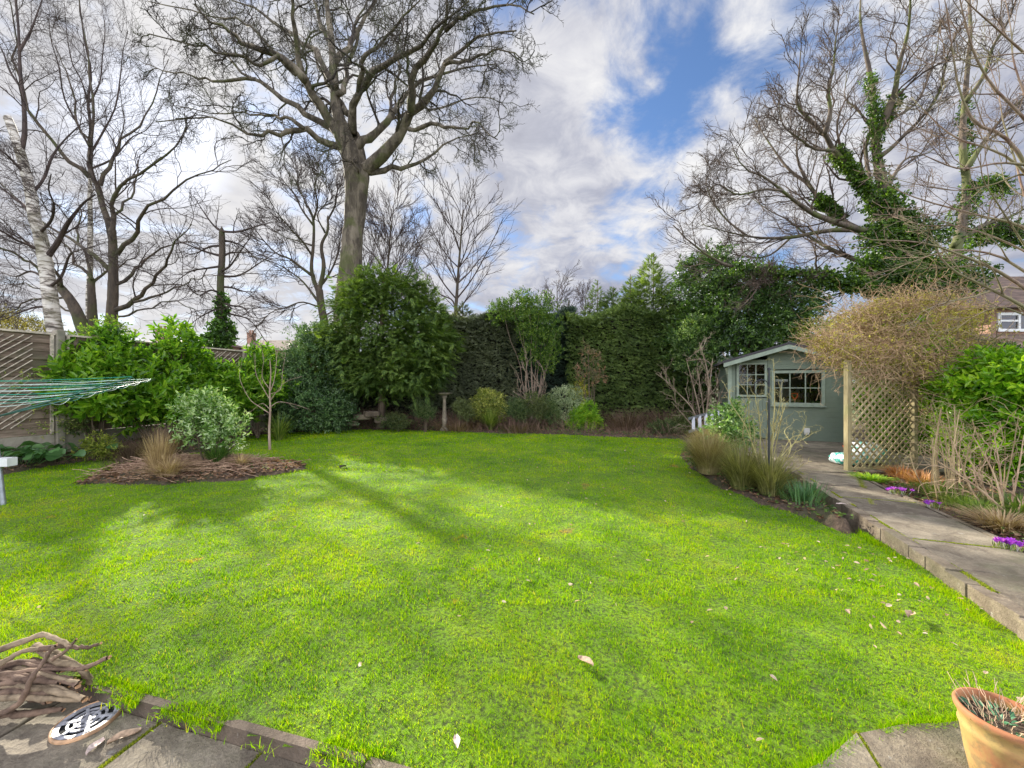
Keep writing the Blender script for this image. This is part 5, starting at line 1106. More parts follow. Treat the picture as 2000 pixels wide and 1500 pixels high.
shrub('border_shrub', 'leafy green low plants in front of the fence foot at the left edge', 'shrub', px_blobs([(20, 838, 7.3, 60, 22, .3), (100, 800, 7.6, 36, 26, .3), (140, 830, 7.7, 40, 18, .3), (50, 800, 7.4, 50, 24, .3)]), 620, m_leaf('border_leaf_b', (.04, .07, .02), (.12, .17, .05), (.28, .30, .11), .5, .3), 5, .1, .06, .026, shell=.2, nst=6, upw=.6, lump=.3)
# broad-leaved bergenia at the left edge
M_berg = m_leaf('bergenia_leaf', (.035, .09, .025), (.075, .175, .05), (.14, .26, .09), .35, .2, 3, .5)
root = thing('bergenia', 'broad round-leaved plant at the left edge of the lawn', 'plant', (*W(50, 0, 7.0)[:2], H(W(50, 0, 7)[0], 7.0))); b = np.array(root.location)
fm = MB(); n = 64; cx, cy = rs.randn(n)*.33, rs.randn(n)*.25; P = b+np.stack([cx, cy, .12+.22*rs.rand(n)*(1-np.abs(cx)*.6)], 1); a = rs.rand(n)*6.28; D = nrm(np.stack([cx*1.5+.4*np.cos(a), cy*1.5-.35+.4*np.sin(a), .1-.5*rs.rand(n)], 1)); D = nrm(D)
Up = nrm(np.array([0, -.35, 1])+rs.randn(n, 3)*.3); S_ = nrm(np.cross(D, Up)); Up = np.cross(S_, D); Lf = .16+.09*rs.rand(n); ang = np.linspace(0, 2*math.pi, 11)[:-1]
for i in range(n):
    rim = [P[i]+D[i]*Lf[i]*(.5-.5*math.cos(t))+S_[i]*Lf[i]*.42*math.sin(t)+Up[i]*(.02*math.sin(2*t)+.02*rs.randn()*.5+.03*abs(math.sin(t))) for t in ang]
    V = np.array([P[i]+D[i]*Lf[i]*.5]+rim); fm.add(V, [[0, k+1, (k+1) % 10+1] for k in range(10)])
fm.build('leaves', M_berg, root, smooth=True)
sm = MB(); sm.tubes(np.stack([np.stack([b+np.array([cx[i]*.5, cy[i]*.5, 0]), P[i]*.5+b*.5+np.array([cx[i]*.2, 0, .02]), P[i]]) for i in range(n)]), np.full((n, 3), .006), 4); sm.build('stalks', M_berg, root)

# crocuses
M_croc = m_leaf('crocus_petal', (.22, .03, .50), (.34, .05, .72), (.55, .2, .85), .4, .5, 6)
for (x, y, n, lab) in ((1755, 965, 16, 'largest purple crocus clump, nearest the trellis'), (1826, 992, 6, 'smallest purple crocus group, half way along the border'), (1970, 1072, 22, 'purple crocus clump nearest the right edge beside the path')):
    c = G(x, y, .1); root = thing('crocus_clump', lab, 'flower', c, 'purple crocuses beside the path'); sm = MB()
    for i in range(n):
        fm = MB(); p = c+np.array([rs.randn()*.055, rs.randn()*.035, .035+.02*rs.rand()]); k = 6; a = np.arange(k)*1.047+rs.rand(); ax = nrm(np.array([rs.randn()*.35, rs.randn()*.35, 1.]))
        D = nrm(ax*.8+np.stack([np.cos(a), np.sin(a), 0*a], 1)*.55); leaves(fm, np.repeat(p[None], k, 0), D, -np.stack([np.cos(a), np.sin(a), 0*a], 1), np.full(k, .042), np.full(k, .020)); fm.build('flower', M_croc, root)
        sm.tubes(np.stack([c+np.array([(p-c)[0]*.7, (p-c)[1]*.7, -.02]), p]), np.array([.003, .003]), 4)
    sm.build('stems', m_plain('crocus_stem', (.5, .5, .42), .5), root)
    k = 60; a = rs.rand(k)*6.28; blm = MB(); leaves(blm, c+np.stack([rs.randn(k)*.05, rs.randn(k)*.035, 0*a], 1), nrm(np.stack([np.cos(a)*.6, np.sin(a)*.6, 1+0*a], 1)), np.stack([np.cos(a), np.sin(a), 0*a-.2], 1), np.full(k, .07), np.full(k, .006), 'long'); blm.build('leaves', M_grs, root)
# border plants right of the path
for i, (x, y, n, h, r, mt, lab) in enumerate(((1830, 965, 260, .22, .3, M_grs, 'spray of green strap leaves behind the first crocuses'), (1880, 985, 240, .2, .3, M_grs, 'wider clump of strap leaves right of the small crocus group'), (1700, 935, 200, .1, .22, M_pier, 'low bright green clump at the foot of the trellis'),
      (1760, 930, 320, .2, .3, m_leaf('russet', (.22, .08, .03), (.42, .18, .07), (.55, .32, .14), .7, .3), 'russet dead bracken heap under the trellis'), (1800, 945, 240, .22, .3, m_leaf('russet2', (.22, .08, .03), (.40, .2, .09), (.55, .34, .18), .7, .3), 'curled rusty fronds next to the canes'), (1960, 1030, 420, .2, .38, M_dry, 'sunlit straw-coloured mat above the right-hand crocuses'), (1915, 1000, 300, .16, .3, M_clim, 'yellowish low leaves in the middle of the right border'), (1990, 1000, 300, .25, .3, M_clim, 'leafy yellow-green mound at the right edge of the border'))):
    tuft('border_plant', lab, 'plant', G(x, y, .1)[:2], n, h, r, mt, .006 if i != 2 else .012, .9, base=.16, rootz=.08)

# ---------------------------------------------------------------- litter and ground cover (nobody could count it)
def scatter_xy(n, x0, x1, y0, y1, f): 
    x = x0+(x1-x0)*rs.rand(n); y = y0+(y1-y0)*rs.rand(n); k = f(x, y); return x[k], y[k]
def cards(mb, x, y, z, L, Wd, tilt=.5, shape='leaf'):
    n = len(x); a = rs.rand(n)*6.28; leaves(mb, np.stack([x, y, z], 1), np.stack([np.cos(a), np.sin(a), rs.randn(n)*tilt*.5], 1), nrm(np.array([0, 0, 1])+rs.randn(n, 3)*tilt), L*(.6+.8*rs.rand(n)), Wd*(.6+.8*rs.rand(n)), shape)
bedm = lambda x, y: (~inpoly(x, y, LAWN)) & (y > 2.3) & ~((x > kl(y)-.12) & (x < kl(y)+.95)) & ~((x > 4.3) & (y > 6.1) & (y < 9.8)) & ((x < -3.8) | (y > 3))
lt = MB(); x, y = scatter_xy(26000, -10.5, 7.5, 2.4, 15, lambda x, y: bedm(x, y) & (dpoly(x, y, LAWN) < 3.2)); cards(lt, x, y, hsoil(x, y)+.012, .06, .035)
x, y = scatter_xy(5200, -7.2, -3.7, 5.6, 7.7, lambda x, y: isl(x, y) < 1.02); cards(lt, x, y, hsoil(x, y)+.012+.02*rs.rand(len(x)), .06, .032)
x, y = scatter_xy(4500, 2.9, 6.5, 2.6, 6.2, lambda x, y: x > kl(y)+1.0); cards(lt, x, y, hsoil(x, y)+.012, .045, .025)
x, y = scatter_xy(1800, 1.8, 4.5, 3.5, 9, lambda x, y: bedm(x, y) & (x < kl(y))); cards(lt, x, y, hsoil(x, y)+.012, .05, .025)
tag(lt.build('leaf_litter', m_leaf('dead_leaf', (.07, .035, .02), (.20, .11, .065), (.42, .27, .17), .8, .2, 4)), 'brown dead leaves lying over the planting beds', 'leaf litter', kind='stuff')
st_ = MB(); n = 520; c0 = np.stack([ISL_C[0]+rs.randn(n)*.62, ISL_C[1]-.15+rs.randn(n)*.36, 0*np.zeros(n)], 1); k = isl(c0[:, 0], c0[:, 1]) < 1; c0 = c0[k]; c0[:, 2] = hsoil(c0[:, 0], c0[:, 1])+.03+.06*rs.rand(len(c0)); n = len(c0)
a = rs.rand(n)*6.28; d = np.stack([np.cos(a), np.sin(a)*.6, rs.randn(n)*.12], 1); P = c0[:, None]+d[:, None]*np.linspace(-.5, .5, 5)[None, :, None]*(.25+.5*rs.rand(n))[:, None, None]+rs.randn(n, 5, 3)*.008; st_.tubes(P, np.full((n, 5), .0042), 4)
tag(st_.build('cut_stems', m_bark('straw_stem', (.20, .11, .07), (.50, .34, .22), 12, .003)), 'cut straw-coloured stems strewn over the island bed', 'stems', kind='stuff')
gc = MB(); x, y = scatter_xy(30000, -10.5, 7.5, 5, 15, lambda x, y: bedm(x, y) & (vnoise(x, y, 1.1, 61) > .48) & (dpoly(x, y, LAWN) < 3)); z = hsoil(x, y); cards(gc, x, y, z+.02+.05*rs.rand(len(x)), .055, .035, .7)
x, y = scatter_xy(2600, 2.6, 4.4, 3.6, 8.5, lambda x, y: bedm(x, y) & (x < kl(y)-.1)); cards(gc, x, y, hsoil(x, y)+.02+.05*rs.rand(len(x)), .05, .022, .8)
x, y = scatter_xy(2600, 2.9, 6.5, 2.6, 6.2, lambda x, y: (x > kl(y)+1.0) & (vnoise(x, y, 2, 63) > .5)); cards(gc, x, y, hsoil(x, y)+.02+.04*rs.rand(len(x)), .05, .02, .8)
x, y = scatter_xy(900, -7.2, -3.7, 5.6, 7.7, lambda x, y: (isl(x, y) < 1.03) & (vnoise(x, y, 2.4, 64) > .6)); cards(gc, x, y, hsoil(x, y)+.03, .05, .03, .8)
tag(gc.build('ground_cover', m_leaf('ground_cover_leaf', (.03, .07, .015), (.08, .14, .03), (.20, .26, .07), .5, .3, 2)), 'low green ivy and weeds creeping over the soil of the beds', 'ground cover', kind='stuff')
fl = MB(); x, y = scatter_xy(430, -6, 4.5, 1.6, 9, is_lawn); k = rs.rand(len(x)) < np.clip(.25+(x+1)*.22, .12, 1); x, y = x[k], y[k]; cards(fl, x, y, und(x, y)+.022, .034, .022, .5)
x, y = scatter_xy(60, 2.2, 3.4, 1.9, 3.6, lambda x, y: is_lawn(x, y)); cards(fl, x, y, und(x, y)+.02, .035, .022, .5)
tag(fl.build('fallen_leaves', m_leaf('pale_dead_leaf', (.30, .18, .11), (.50, .36, .27), (.68, .55, .45), .6, .25, 6)), 'small pale pinkish dead leaves dotted over the lawn', 'fallen leaves', kind='stuff')
for (x, y, s_, lab) in ((1143, 1292, .055, 'curled pale brown leaf on the near middle of the lawn'), (670, 912, .12, 'dark rotten leaf alone on the far lawn'), (892, 1448, .035, 'pinkish lump of leaf near the bottom edge of the lawn'), (1643, 985, .05, 'pinkish crumpled leaf lying on the path kerb'), (243, 1440, .06, 'long pale leaf on the patio slab joint'), (187, 1458, .045, 'white round-ended leaf on the patio slab'), (1778, 1200, .06, 'curled brown leaf on the lawn by the right kerb')):
    zz_ = PU+.006 if y > 1400 and x < 300 else (PZ+.012 if x == 1643 else .03); c = G(x, y, zz_); m = MB(); a = rs.rand()*3; n1_ = 5
    for i in range(6):
        for j in range(4): pass
    u = np.linspace(0, 1, 6); v = np.linspace(-1, 1, 4); V = np.array([[ (p-.5)*s_*1.8, q*s_*.42*math.sin(math.pi*(.08+.84*p)), s_*.22*q*q+s_*.1*math.sin(p*5)] for p in u for q in v]); ca, sa = math.cos(a), math.sin(a)
    V = np.stack([V[:, 0]*ca-V[:, 1]*sa, V[:, 0]*sa+V[:, 1]*ca, V[:, 2]], 1)+c
    m.add(V, [[i*4+j, i*4+j+1, i*4+j+5, i*4+j+4] for i in range(5) for j in range(3)])
    col = (.06, .04, .03) if x == 670 else ((.62, .5, .44) if x in (892, 1643, 187) else (.4, .28, .18)); tag(m.build('fallen_leaf', m_plain('curled_leaf', col, .6, .3, 60), smooth=True), lab, 'leaf')

dt = MB(); x, y = scatter_xy(5200, -9, 7, 10.5, 14.2, lambda x, y: bedm(x, y) & (dpoly(x, y, LAWN) < 1.9)); n = len(x); P0 = np.stack([x, y, hsoil(x, y)], 1); d = nrm(np.stack([rs.randn(n)*.5, rs.randn(n)*.5, .5+rs.rand(n)], 1)); P = P0[:, None]+d[:, None]*np.linspace(0, 1, 5)[None, :, None]*(.12+.3*rs.rand(n))[:, None, None]*(.4+1.2*vnoise(x, y, .9, 81))[:, None, None]+np.cumsum(rs.randn(n, 5, 3)*.012, 1); dt.tubes(P, np.full((n, 5), .0042), 3)
x, y = scatter_xy(1500, -9.5, -3, 6.5, 11, lambda x, y: bedm(x, y) & (dpoly(x, y, LAWN) < 1.6)); n = len(x); P0 = np.stack([x, y, hsoil(x, y)], 1); d = nrm(np.stack([rs.randn(n)*.5, rs.randn(n)*.5, .4+rs.rand(n)], 1)); P = P0[:, None]+d[:, None]*np.linspace(0, 1, 5)[None, :, None]*(.08+.2*rs.rand(n))[:, None, None]+np.cumsum(rs.randn(n, 5, 3)*.01, 1); dt.tubes(P, np.full((n, 5), .0035), 3)
tag(dt.build('dead_stems', m_bark('dead_stem_bark', (.10, .055, .04), (.26, .16, .11), 3, .003)), 'thin brown dead stems standing all over the border soil', 'stems', kind='stuff')
# ================================================================ built things
def rot2(p, a): c, s_ = math.cos(a), math.sin(a); return np.array([p[0]*c-p[1]*s_, p[0]*s_+p[1]*c])
class Fr:                                       # local frame: x along, y away, z up
    def __init__(s, o, ax): s.o = np.array(o, float); s.x = nrm(np.array([ax[0], ax[1], 0.])); s.y = np.array([-s.x[1], s.x[0], 0.]); s.z = np.array([0, 0, 1.])
    def __call__(s, x, y, z): return s.o+s.x*x+s.y*y+s.z*z
    def box(s, mb, lo, hi):
        (x0, y0, z0), (x1, y1, z1) = lo, hi
        return mb.add([s(x, y, z) for z in (z0, z1) for x, y in ((x0, y0), (x1, y0), (x1, y1), (x0, y1))], [[0,3,2,1],[4,5,6,7],[0,1,5,4],[1,2,6,5],[2,3,7,6],[3,0,4,7]])

def m_wood(name, a, b_, c_, sx=(1, 1, 9), scale=3, algae=None, rough=.85):
    def b(n):
        g = n.new('ShaderNodeNewGeometry'); pos = g.outputs['Position']; v = n.vmath('MULTIPLY', pos, sx)
        f = n.noise(v, scale, 7, .65, .3); c = n.ramp(n.math('ADD', n.math('MULTIPLY', f, .75), n.math('MULTIPLY', g.outputs['Random Per Island'], .25)), [(.35, a), (.5, b_), (.68, c_)])
        if algae: c = n.mix(n.smooth(n.noise(pos, 1.8, 5), .48, .66, 0, .55), c, algae)
        return pbsdf(n, c, rough, bump(n, f, .6, .01))
    return mat(name, b)
M_fen = m_wood('weathered_fence_board', (.105, .072, .050), (.215, .155, .11), (.34, .26, .195), (1, 1, 9), 2.5, (.11, .115, .06))
M_conc = m_wood('concrete_post', (.20, .18, .14), (.32, .28, .22), (.44, .39, .31), (1, 1, 1), 4, (.16, .16, .09))
M_bat = m_plain('pale_batten', (.55, .47, .37), .8, .3, 14)

# --- fence: panels between concrete posts, running away from the camera
fx = np.array([0.249, 0.968]); p0 = np.array([-8.85, 7.5]); top = 2.50; PP = 1.99
for k in range(-2, 4):
    a = p0+fx*PP*k; b = a+fx*PP; fr = Fr((a[0], a[1], 0), fx); zb = .35
    lab = {-2: 'fence panel beyond the left edge of the picture', -1: 'fence panel with diagonal battens at the left edge, left of the thick post', 0: 'fence panel mostly hidden by the climber and first laurel', 1: 'fence panel behind the broad laurel, second after the thick post', 2: 'fence panel before the yellowish laurel, third after the thick post', 3: 'last short fence panel disappearing into the dark evergreen shrub'}[k]
    if k > -2:
        r = thing('garden_fence', lab, 'fence', (a[0], a[1], zb), 'fence panels along the left side')
        m = MB(); n = 12; hh = (top-.06-zb-.2)/n
        for i in range(n):
            z0 = zb+.2+i*hh; y = .004*rs.randn(); x0, x1 = .09, PP-.09; dz = .006*rs.randn()
            m.add([fr(x0, y-.012, z0-.01), fr(x1, y-.012, z0-.01+dz), fr(x1, y+.016, z0+hh+.015+dz), fr(x0, y+.016, z0+hh+.015), fr(x0, y+.006, z0-.01), fr(x1, y+.006, z0-.01+dz), fr(x1, y+.03, z0+hh+.015+dz), fr(x0, y+.03, z0+hh+.015)], [[0,1,2,3],[7,6,5,4],[0,4,5,1],[3,2,6,7]])
        m.build('boards', M_fen, r)
        m = MB()
        for x in (.09, PP-.135): fr.box(m, (x, -.045, zb+.19), (x+.045, -.016, top-.04))
        fr.box(m, (.07, -.05, top-.055), (PP-.07, .045, top-.02)); m.build('frame', M_bat, r)
        m = MB(); fr.box(m, (.07, -.02, zb-.2), (PP-.07, .03, zb+.185)); m.build('gravel_board', M_conc, r)
        m = MB(); q = -.9 if k != 0 else .7       # thin slanting battens nailed over the boards
        while q < 1.75:
            z0, z1 = zb+.35, top-.10; x0 = q; x1 = q+1.9; t0 = max(0, (.16-x0)/(x1-x0)); lim = 1.62 if k == -1 else PP-.2; t1 = min(1, (lim-x0)/(x1-x0))
            if t1-t0 > .12:
                A = fr(x0+(x1-x0)*t0, -.03, z0+(z1-z0)*t0); B = fr(x0+(x1-x0)*t1, -.03+rs.randn()*.002, z0+(z1-z0)*t1+rs.randn()*.012); m.bar(A, B, .015, .012)
            q += .125+rs.randn()*.008
        m.build('battens', M_bat, r)
    if k >= -1:
        pr = MB(); fr.box(pr, (-.062, -.075, zb-.5), (.062, .075, top+(.03 if k else .05))); 
        o = pr.build('fence_post', M_conc); bv = o.modifiers.new('bevel', 'BEVEL'); bv.width = .012; bv.segments = 2
        tag(o, {-1: 'concrete fence post beyond the left edge', 0: 'thick pale concrete fence post standing clear of the leaves', 1: 'fence post just right of the tall laurel leader', 2: 'fence post above the white-leaved shrub', 3: 'last fence post behind the yellowish laurel'}[k], 'post', 'concrete fence posts')

# --- far houses behind the fence
M_brick = None
def _brick(n):
    pos = n.new('ShaderNodeNewGeometry').outputs['Position']; s_ = n.new('ShaderNodeSeparateXYZ', {0: pos}); v = n.new('ShaderNodeCombineXYZ', {0: n.math('ADD', s_.outputs[0], s_.outputs[1]), 1: s_.outputs[2], 2: 0.0}).outputs[0]
    t = n.new('ShaderNodeTexBrick', {'Vector': v, 'Scale': 4.4, 'Color1': (.26, .12, .075, 1), 'Color2': (.36, .18, .11, 1), 'Mortar': (.35, .31, .26, 1), 'Mortar Size': .018})
    return pbsdf(n, n.mix(n.math('MULTIPLY', n.noise(pos, 1.2, 4), .5), t.outputs[0], (.3, .2, .15)), .9)
M_brick = mat('red_brick', _brick)
def _tile(n):
    pos = n.new('ShaderNodeNewGeometry').outputs['Position']; w = n.new('ShaderNodeTexWave', {'Vector': pos, 'Scale': 1.6, 'Distortion': .3}, bands_direction='Z'); f = n.noise(pos, 2.5, 6)
    return pbsdf(n, n.mix(n.math('MULTIPLY', w.outputs[1], .4), n.ramp(f, [(.35, (.10, .065, .05)), (.65, (.20, .135, .10))]), (.07, .05, .04)), .9)
M_tile = mat('brown_tiles', _tile); M_white = m_plain('white_paint', (.72, .72, .70), .5, .06, 9); M_glassd = None
def _gl(n):
    p = pbsdf(n, (.02, .022, .024), .04, **{'Specular IOR Level': .8}); return p
M_dark = mat('dark_window_glass', _gl)
def house(name, label, xl, xr, yr, ye, Z, depth, chims, hipr=.18, wins=()):
    X0, X1 = W(xl, 0, Z)[0], W(xr, 0, Z)[0]; ze = W(0, ye, Z)[2]; zr = W(0, yr, Z)[2]; r = thing(name, label, 'house', ((X0+X1)/2, Z+depth/2, 0))
    m = MB(); m.box((X0+.3, Z+.3, -.3), (X1-.3, Z+depth-.3, ze)); m.build('wall', M_brick, r)
    m = MB(); h = (X1-X0)*hipr; yc = Z+depth/2; V = [[X0, Z, ze+.003], [X1, Z, ze+.003], [X1, Z+depth, ze+.003], [X0, Z+depth, ze+.003], [X0+h, yc, zr], [X1-h, yc, zr]]; m.v.append(np.array(V)); m.f.setdefault(4, []).append(np.array([[0, 1, 5, 4], [2, 3, 4, 5], [3, 2, 1, 0]])); m.f.setdefault(3, []).append(np.array([[1, 2, 5], [3, 0, 4]])); m.n += 6
    rf = m.build('roof', M_tile, r)
    for (cx, cy, cw) in chims:
        c = W(cx, cy, yc); m = MB(); m.box((c[0]-cw/2, yc-.35, zr-.6), (c[0]+cw/2, yc+.35, c[2])); m.box((c[0]-cw/2-.05, yc-.4, c[2]+.002), (c[0]+cw/2+.05, yc+.4, c[2]+.12))
        for dx in (-cw*.22, cw*.22): m.lathe([(.10, 0), (.12, .35), (.09, .36)], 10, (c[0]+dx, yc, c[2]+.12))
        ch = m.build('chimney', M_brick, None); ch.parent = rf; ch.location = tuple(-np.array(r.location))
    for (a, b, c, d) in wins:
        p = W(a, b, Z+.3); q = W(c, d, Z+.3); m = MB(); m.box((p[0], Z+.24, q[2]), (q[0], Z+.298, p[2])); w = m.build('window', M_white, r); m = MB(); m.box((p[0]+.12, Z+.22, q[2]+.12), (q[0]-.12, Z+.238, p[2]-.12)); g = m.build('pane', M_dark, None); g.parent = w; g.location = tuple(-np.array(r.location))
    return r
house('brick_house', 'far brick house with hipped brown roof and stack between fence and dark shrub', 446, 563, 657, 684, 46, 8, [(491, 652, .7)], .16, [(470, 690, 492, 712)])
house('brick_house', 'far low house with tall chimney showing over the middle of the fence', 255, 388, 656, 668, 40, 8, [(318, 645, 1.1)], .1)
# --- house with white window at the right
Z = 17; r = thing('brick_house', 'tiled house with white framed upper window at the right edge', 'house', (*W(2040, 0, Z)[:2], 0))
m = MB(); a = W(1935, 595, Z); b = W(2200, 900, Z); m.box((a[0], Z, -.3), (b[0], Z+6, W(0, 600, Z)[2])); m.build('wall', M_brick, r)
m = MB(); e = W(1912, 600, Z-.4); t = W(1960, 540, Z+3); X1 = b[0]+1; m.v.append(np.array([[e[0], Z-.4, e[2]], [X1, Z-.4, e[2]], [X1, Z+3, t[2]], [e[0], Z+3, t[2]], [e[0], Z+6.4, e[2]], [X1, Z+6.4, e[2]]])); m.f.setdefault(4, []).append(np.array([[0, 1, 2, 3], [3, 2, 5, 4], [4, 5, 1, 0]])); m.f.setdefault(3, []).append(np.array([[0, 3, 4]])); m.n += 6; rf = m.build('roof', M_tile, r)
m = MB(); p = W(1946, 611, Z); q = W(2060, 648, Z)
def ring(m, x0, x1, z0, z1, w, y0, y1):
    m.box((x0, y0, z0), (x1, y1, z0+w)); m.box((x0, y0, z1-w), (x1, y1, z1)); m.box((x0, y0, z0+w+.001), (x0+w, y1, z1-w-.001)); m.box((x1-w, y0, z0+w+.001), (x1, y1, z1-w-.001))
ring(m, p[0], q[0], q[2], p[2], .12, Z-.08, Z-.005); m.box((W(1985, 0, Z)[0], Z-.08, q[2]+.121), (W(1985, 0, Z)[0]+.1, Z-.01, p[2]-.121)); m.box((p[0]+.121, Z-.07, p[2]-.4), (W(1985, 0, Z)[0]-.001, Z-.01, p[2]-.32)); wn = m.build('window', M_white, r)
m = MB(); m.box((p[0]+.1, Z-.03, q[2]+.1), (q[0]-.1, Z-.012, p[2]-.1)); g = m.build('pane', M_dark, None); g.parent = wn; g.location = tuple(-np.array(r.location))
m = MB(); zz0 = W(0, 690, 16)[2]; zz1 = W(0, 652, 17)[2]; x0 = W(1915, 0, 16)[0]; m.add([[x0, 15, zz0], [b[0]+1, 15, zz0], [b[0]+1, 17.02, zz1], [x0+.4, 17.02, zz1]], [[0, 1, 2, 3]]); m.box((x0+.3, 15.2, -.2), (b[0]+.8, 16.95, zz0-.01)); m.build('lower_roof', M_tile, r)

# --- the green summerhouse shed
SX0, SY = 5.72, 10.1; SX1 = SX0+2.47; SROT = R_(-22); SC, SS = math.cos(SROT), math.sin(SROT)
def SH(u, v, z): return np.array([SX0+SC*u-SS*v, SY+SS*u+SC*v, z])     # shed coordinates: u along the front, v inwards
def _shed(n):
    g = n.new('ShaderNodeNewGeometry'); pos = g.outputs['Position']; f = n.noise(n.vmath('MULTIPLY', pos, (1, 1, 1.6)), 2.2, 6, .6)
    c = n.ramp(f, [(.3, (.155, .195, .145)), (.7, (.195, .240, .180))]); c = n.mix(n.smooth(n.noise(pos, 2, 4), .5, .7, 0, .25), c, (.17, .19, .12))
    return pbsdf(n, c, .6, bump(n, f, .1, .002))
M_shed = mat('sage_green_paint', _shed); M_trim = m_plain('pale_sage_trim', (.27, .325, .25), .55, .1, 8); M_felt = m_plain('roof_felt', (.055, .05, .055), .9, .3, 60, .004)
r = thing('shed', 'sage green timber shed with felt gable roof beside the path', 'shed', (SX0, SY, PZ))
# front wall of tongue-and-groove boards with openings for window and door
W0, W1 = np.array([SX0+1.004, SY, 1.035]), np.array([SX0+1.962, SY, 1.77])       # window opening
D0, D1 = np.array([SX0+.134, SY, PZ]), np.array([SX0+.851, SY, 2.12])
px_ = (SX0+SX1)/2; pk = 2.48; ev = 2.09
def ztop(x): return ev+(pk-ev)*(1-abs(x-px_)/(px_-SX0+.0001)) if x < px_ else ev+(pk-ev)*(1-(x-px_)/(SX1-px_))
m = MB(); z = PZ; bh = .118
def board(m, x0, x1, z0, z1):
    if x1-x0 < .01: return
    yb = SY+.003
    z1a, z1b = min(z1, ztop(x0)), min(z1, ztop(x1))
    if max(z1a, z1b) <= z0+.003: return
    m.add([[x0, SY, z0+.002], [x1, SY, z0+.002], [x1, SY, max(z1b-.0008, z0+.003)], [x0, SY, max(z1a-.0008, z0+.003)], [x0, yb, z0], [x1, yb, z0], [x1, yb, max(z1b, z0)], [x0, yb, max(z1a, z0)]], [[0, 1, 2, 3], [4, 5, 1, 0], [7, 6, 5, 4], [3, 2, 6, 7], [0, 3, 7, 4], [1, 5, 6, 2]])
while z < pk:
    z1 = z+bh-.0002
    def clipx(a, b):
        # split long boards at the peak so the tops follow the gable
        if z1 > ev:
            pts = [a]+[p for p in np.linspace(SX0, SX1, 25) if a < p < b]+[b]
            for i in range(len(pts)-1):
                if min(ztop(pts[i]), ztop(pts[i+1])) > z+.01 or max(ztop(pts[i]), ztop(pts[i+1])) > z+.01: board(m, pts[i], pts[i+1], z, z1)
        else: board(m, a, b, z, z1)
    segs = [(SX0, SX1)]
    if z1 > W0[2]-.05 and z < W1[2]+.03: segs = [(SX0, W0[0]-.03), (W1[0]+.03, SX1)]
    if z < D1[2]+.02:
        s2 = []
        for a, b in segs:
            if a < D0[0] < b: s2 += [(a, D0[0]), (D1[0], b)]
            else: s2.append((a, b))
        segs = s2
    for a, b in segs: clipx(a, b)
    z += bh
m.box((SX0, SY+.031, PZ), (SX0+.04, SY+2.4, ev)); m.box((SX1-.04, SY+.031, PZ), (SX1, SY+2.4, ev)); m.box((SX0, SY+2.4, PZ), (SX1, SY+2.44, ev+.3)); m.box((SX0+.04, SY+.04, PZ-.02), (SX1-.04, SY+2.4, PZ+.03)); m.build('wall', M_shed, r)
for x in (SX0-.035, SX1-.05): m = MB(); m.box((x, SY-.022, PZ), (x+.085, SY+.06, ev-.02)); m.build('corner_post', M_trim, r)
# roof: two slopes with overhang, felt and bargeboards
OV = .32; xl, xr = SX0-.18, SX1+.18; zl = 2.04; zp = 2.47; y0, y1 = SY-OV, SY+2.6
m = MB(); T_ = .055
for (xa, za, xb, zb2) in ((xl, zl, px_, zp), (px_, zp, xr, zl)):
    m.add([[xa, y0, za], [xb, y0, zb2], [xb, y1, zb2], [xa, y1, za], [xa, y0, za+T_], [xb, y0, zb2+T_], [xb, y1, zb2+T_], [xa, y1, za+T_]], [[3, 2, 1, 0], [4, 5, 6, 7], [0, 1, 5, 4], [2, 3, 7, 6], [3, 0, 4, 7], [1, 2, 6, 5]])
m.build('roof', M_felt, r)
m = MB(); bd = .105
for (xa, za, xb, zb2) in ((xl+.01, zl-.003, px_, zp-.003), (px_, zp-.003, xr-.01, zl-.003)):
    m.add([[xa, y0+.01, za-bd], [xb, y0+.01, zb2-bd], [xb, y0+.01, zb2], [xa, y0+.01, za], [xa, y0+.03, za-bd], [xb, y0+.03, zb2-bd], [xb, y0+.03, zb2], [xa, y0+.03, za]], [[0, 1, 2, 3], [7, 6, 5, 4], [0, 4, 5, 1], [3, 2, 6, 7], [0, 3, 7, 4], [1, 5, 6, 2]])
m.build('bargeboard', M_trim, r)
# glazing
def _glass(n):
    g = n.new('ShaderNodeBsdfGlossy', {'Color': (.9, .9, .9, 1), 'Roughness': .02}); t = n.new('ShaderNodeBsdfTransparent', {'Color': (.85, .87, .86, 1)}); f = n.new('ShaderNodeFresnel', {'IOR': 1.5})
    return n.new('ShaderNodeMixShader', {0: n.math('MULTIPLY', f.outputs[0], .7, clamp=True), 1: t.outputs[0], 2: g.outputs[0]}).outputs[0]
M_glass = mat('window_glass', _glass)
def glazed(parent, name, x0, x1, z0, z1, nx, nz, y, fw=.07, bw=.022, sill=True):
    m = MB(); ring(m, x0-fw, x1+fw, z0-fw, z1+fw, fw, y-.032, y+.028)
    if sill: m.box((x0-fw-.02, y-.06, z0-fw-.03), (x1+fw+.02, y-.0, z0-fw-.002))
    w = m.build(name, M_trim, parent)
    m = MB()
    for i in range(1, nx): x = x0+(x1-x0)*i/nx; m.box((x-bw/2, y-.02, z0+.001), (x+bw/2, y+.012, z1-.001))
    for j in range(1, nz): zc = z0+(z1-z0)*j/nz; m.box((x0+.001, y-.017, zc-bw/2), (x1-.001, y+.009, zc+bw/2))
    b = m.build('glazing_bars', M_trim, None); b.parent = w; b.location = tuple(-np.array(parent.location))
    m = MB(); m.box((x0, y-.006, z0), (x1, y-.002, z1)); g = m.build('pane', M_glass, None); g.parent = w; g.location = tuple(-np.array(parent.location)); return w
glazed(r, 'window', W0[0], W1[0], W0[2], W1[2], 3, 2, SY)
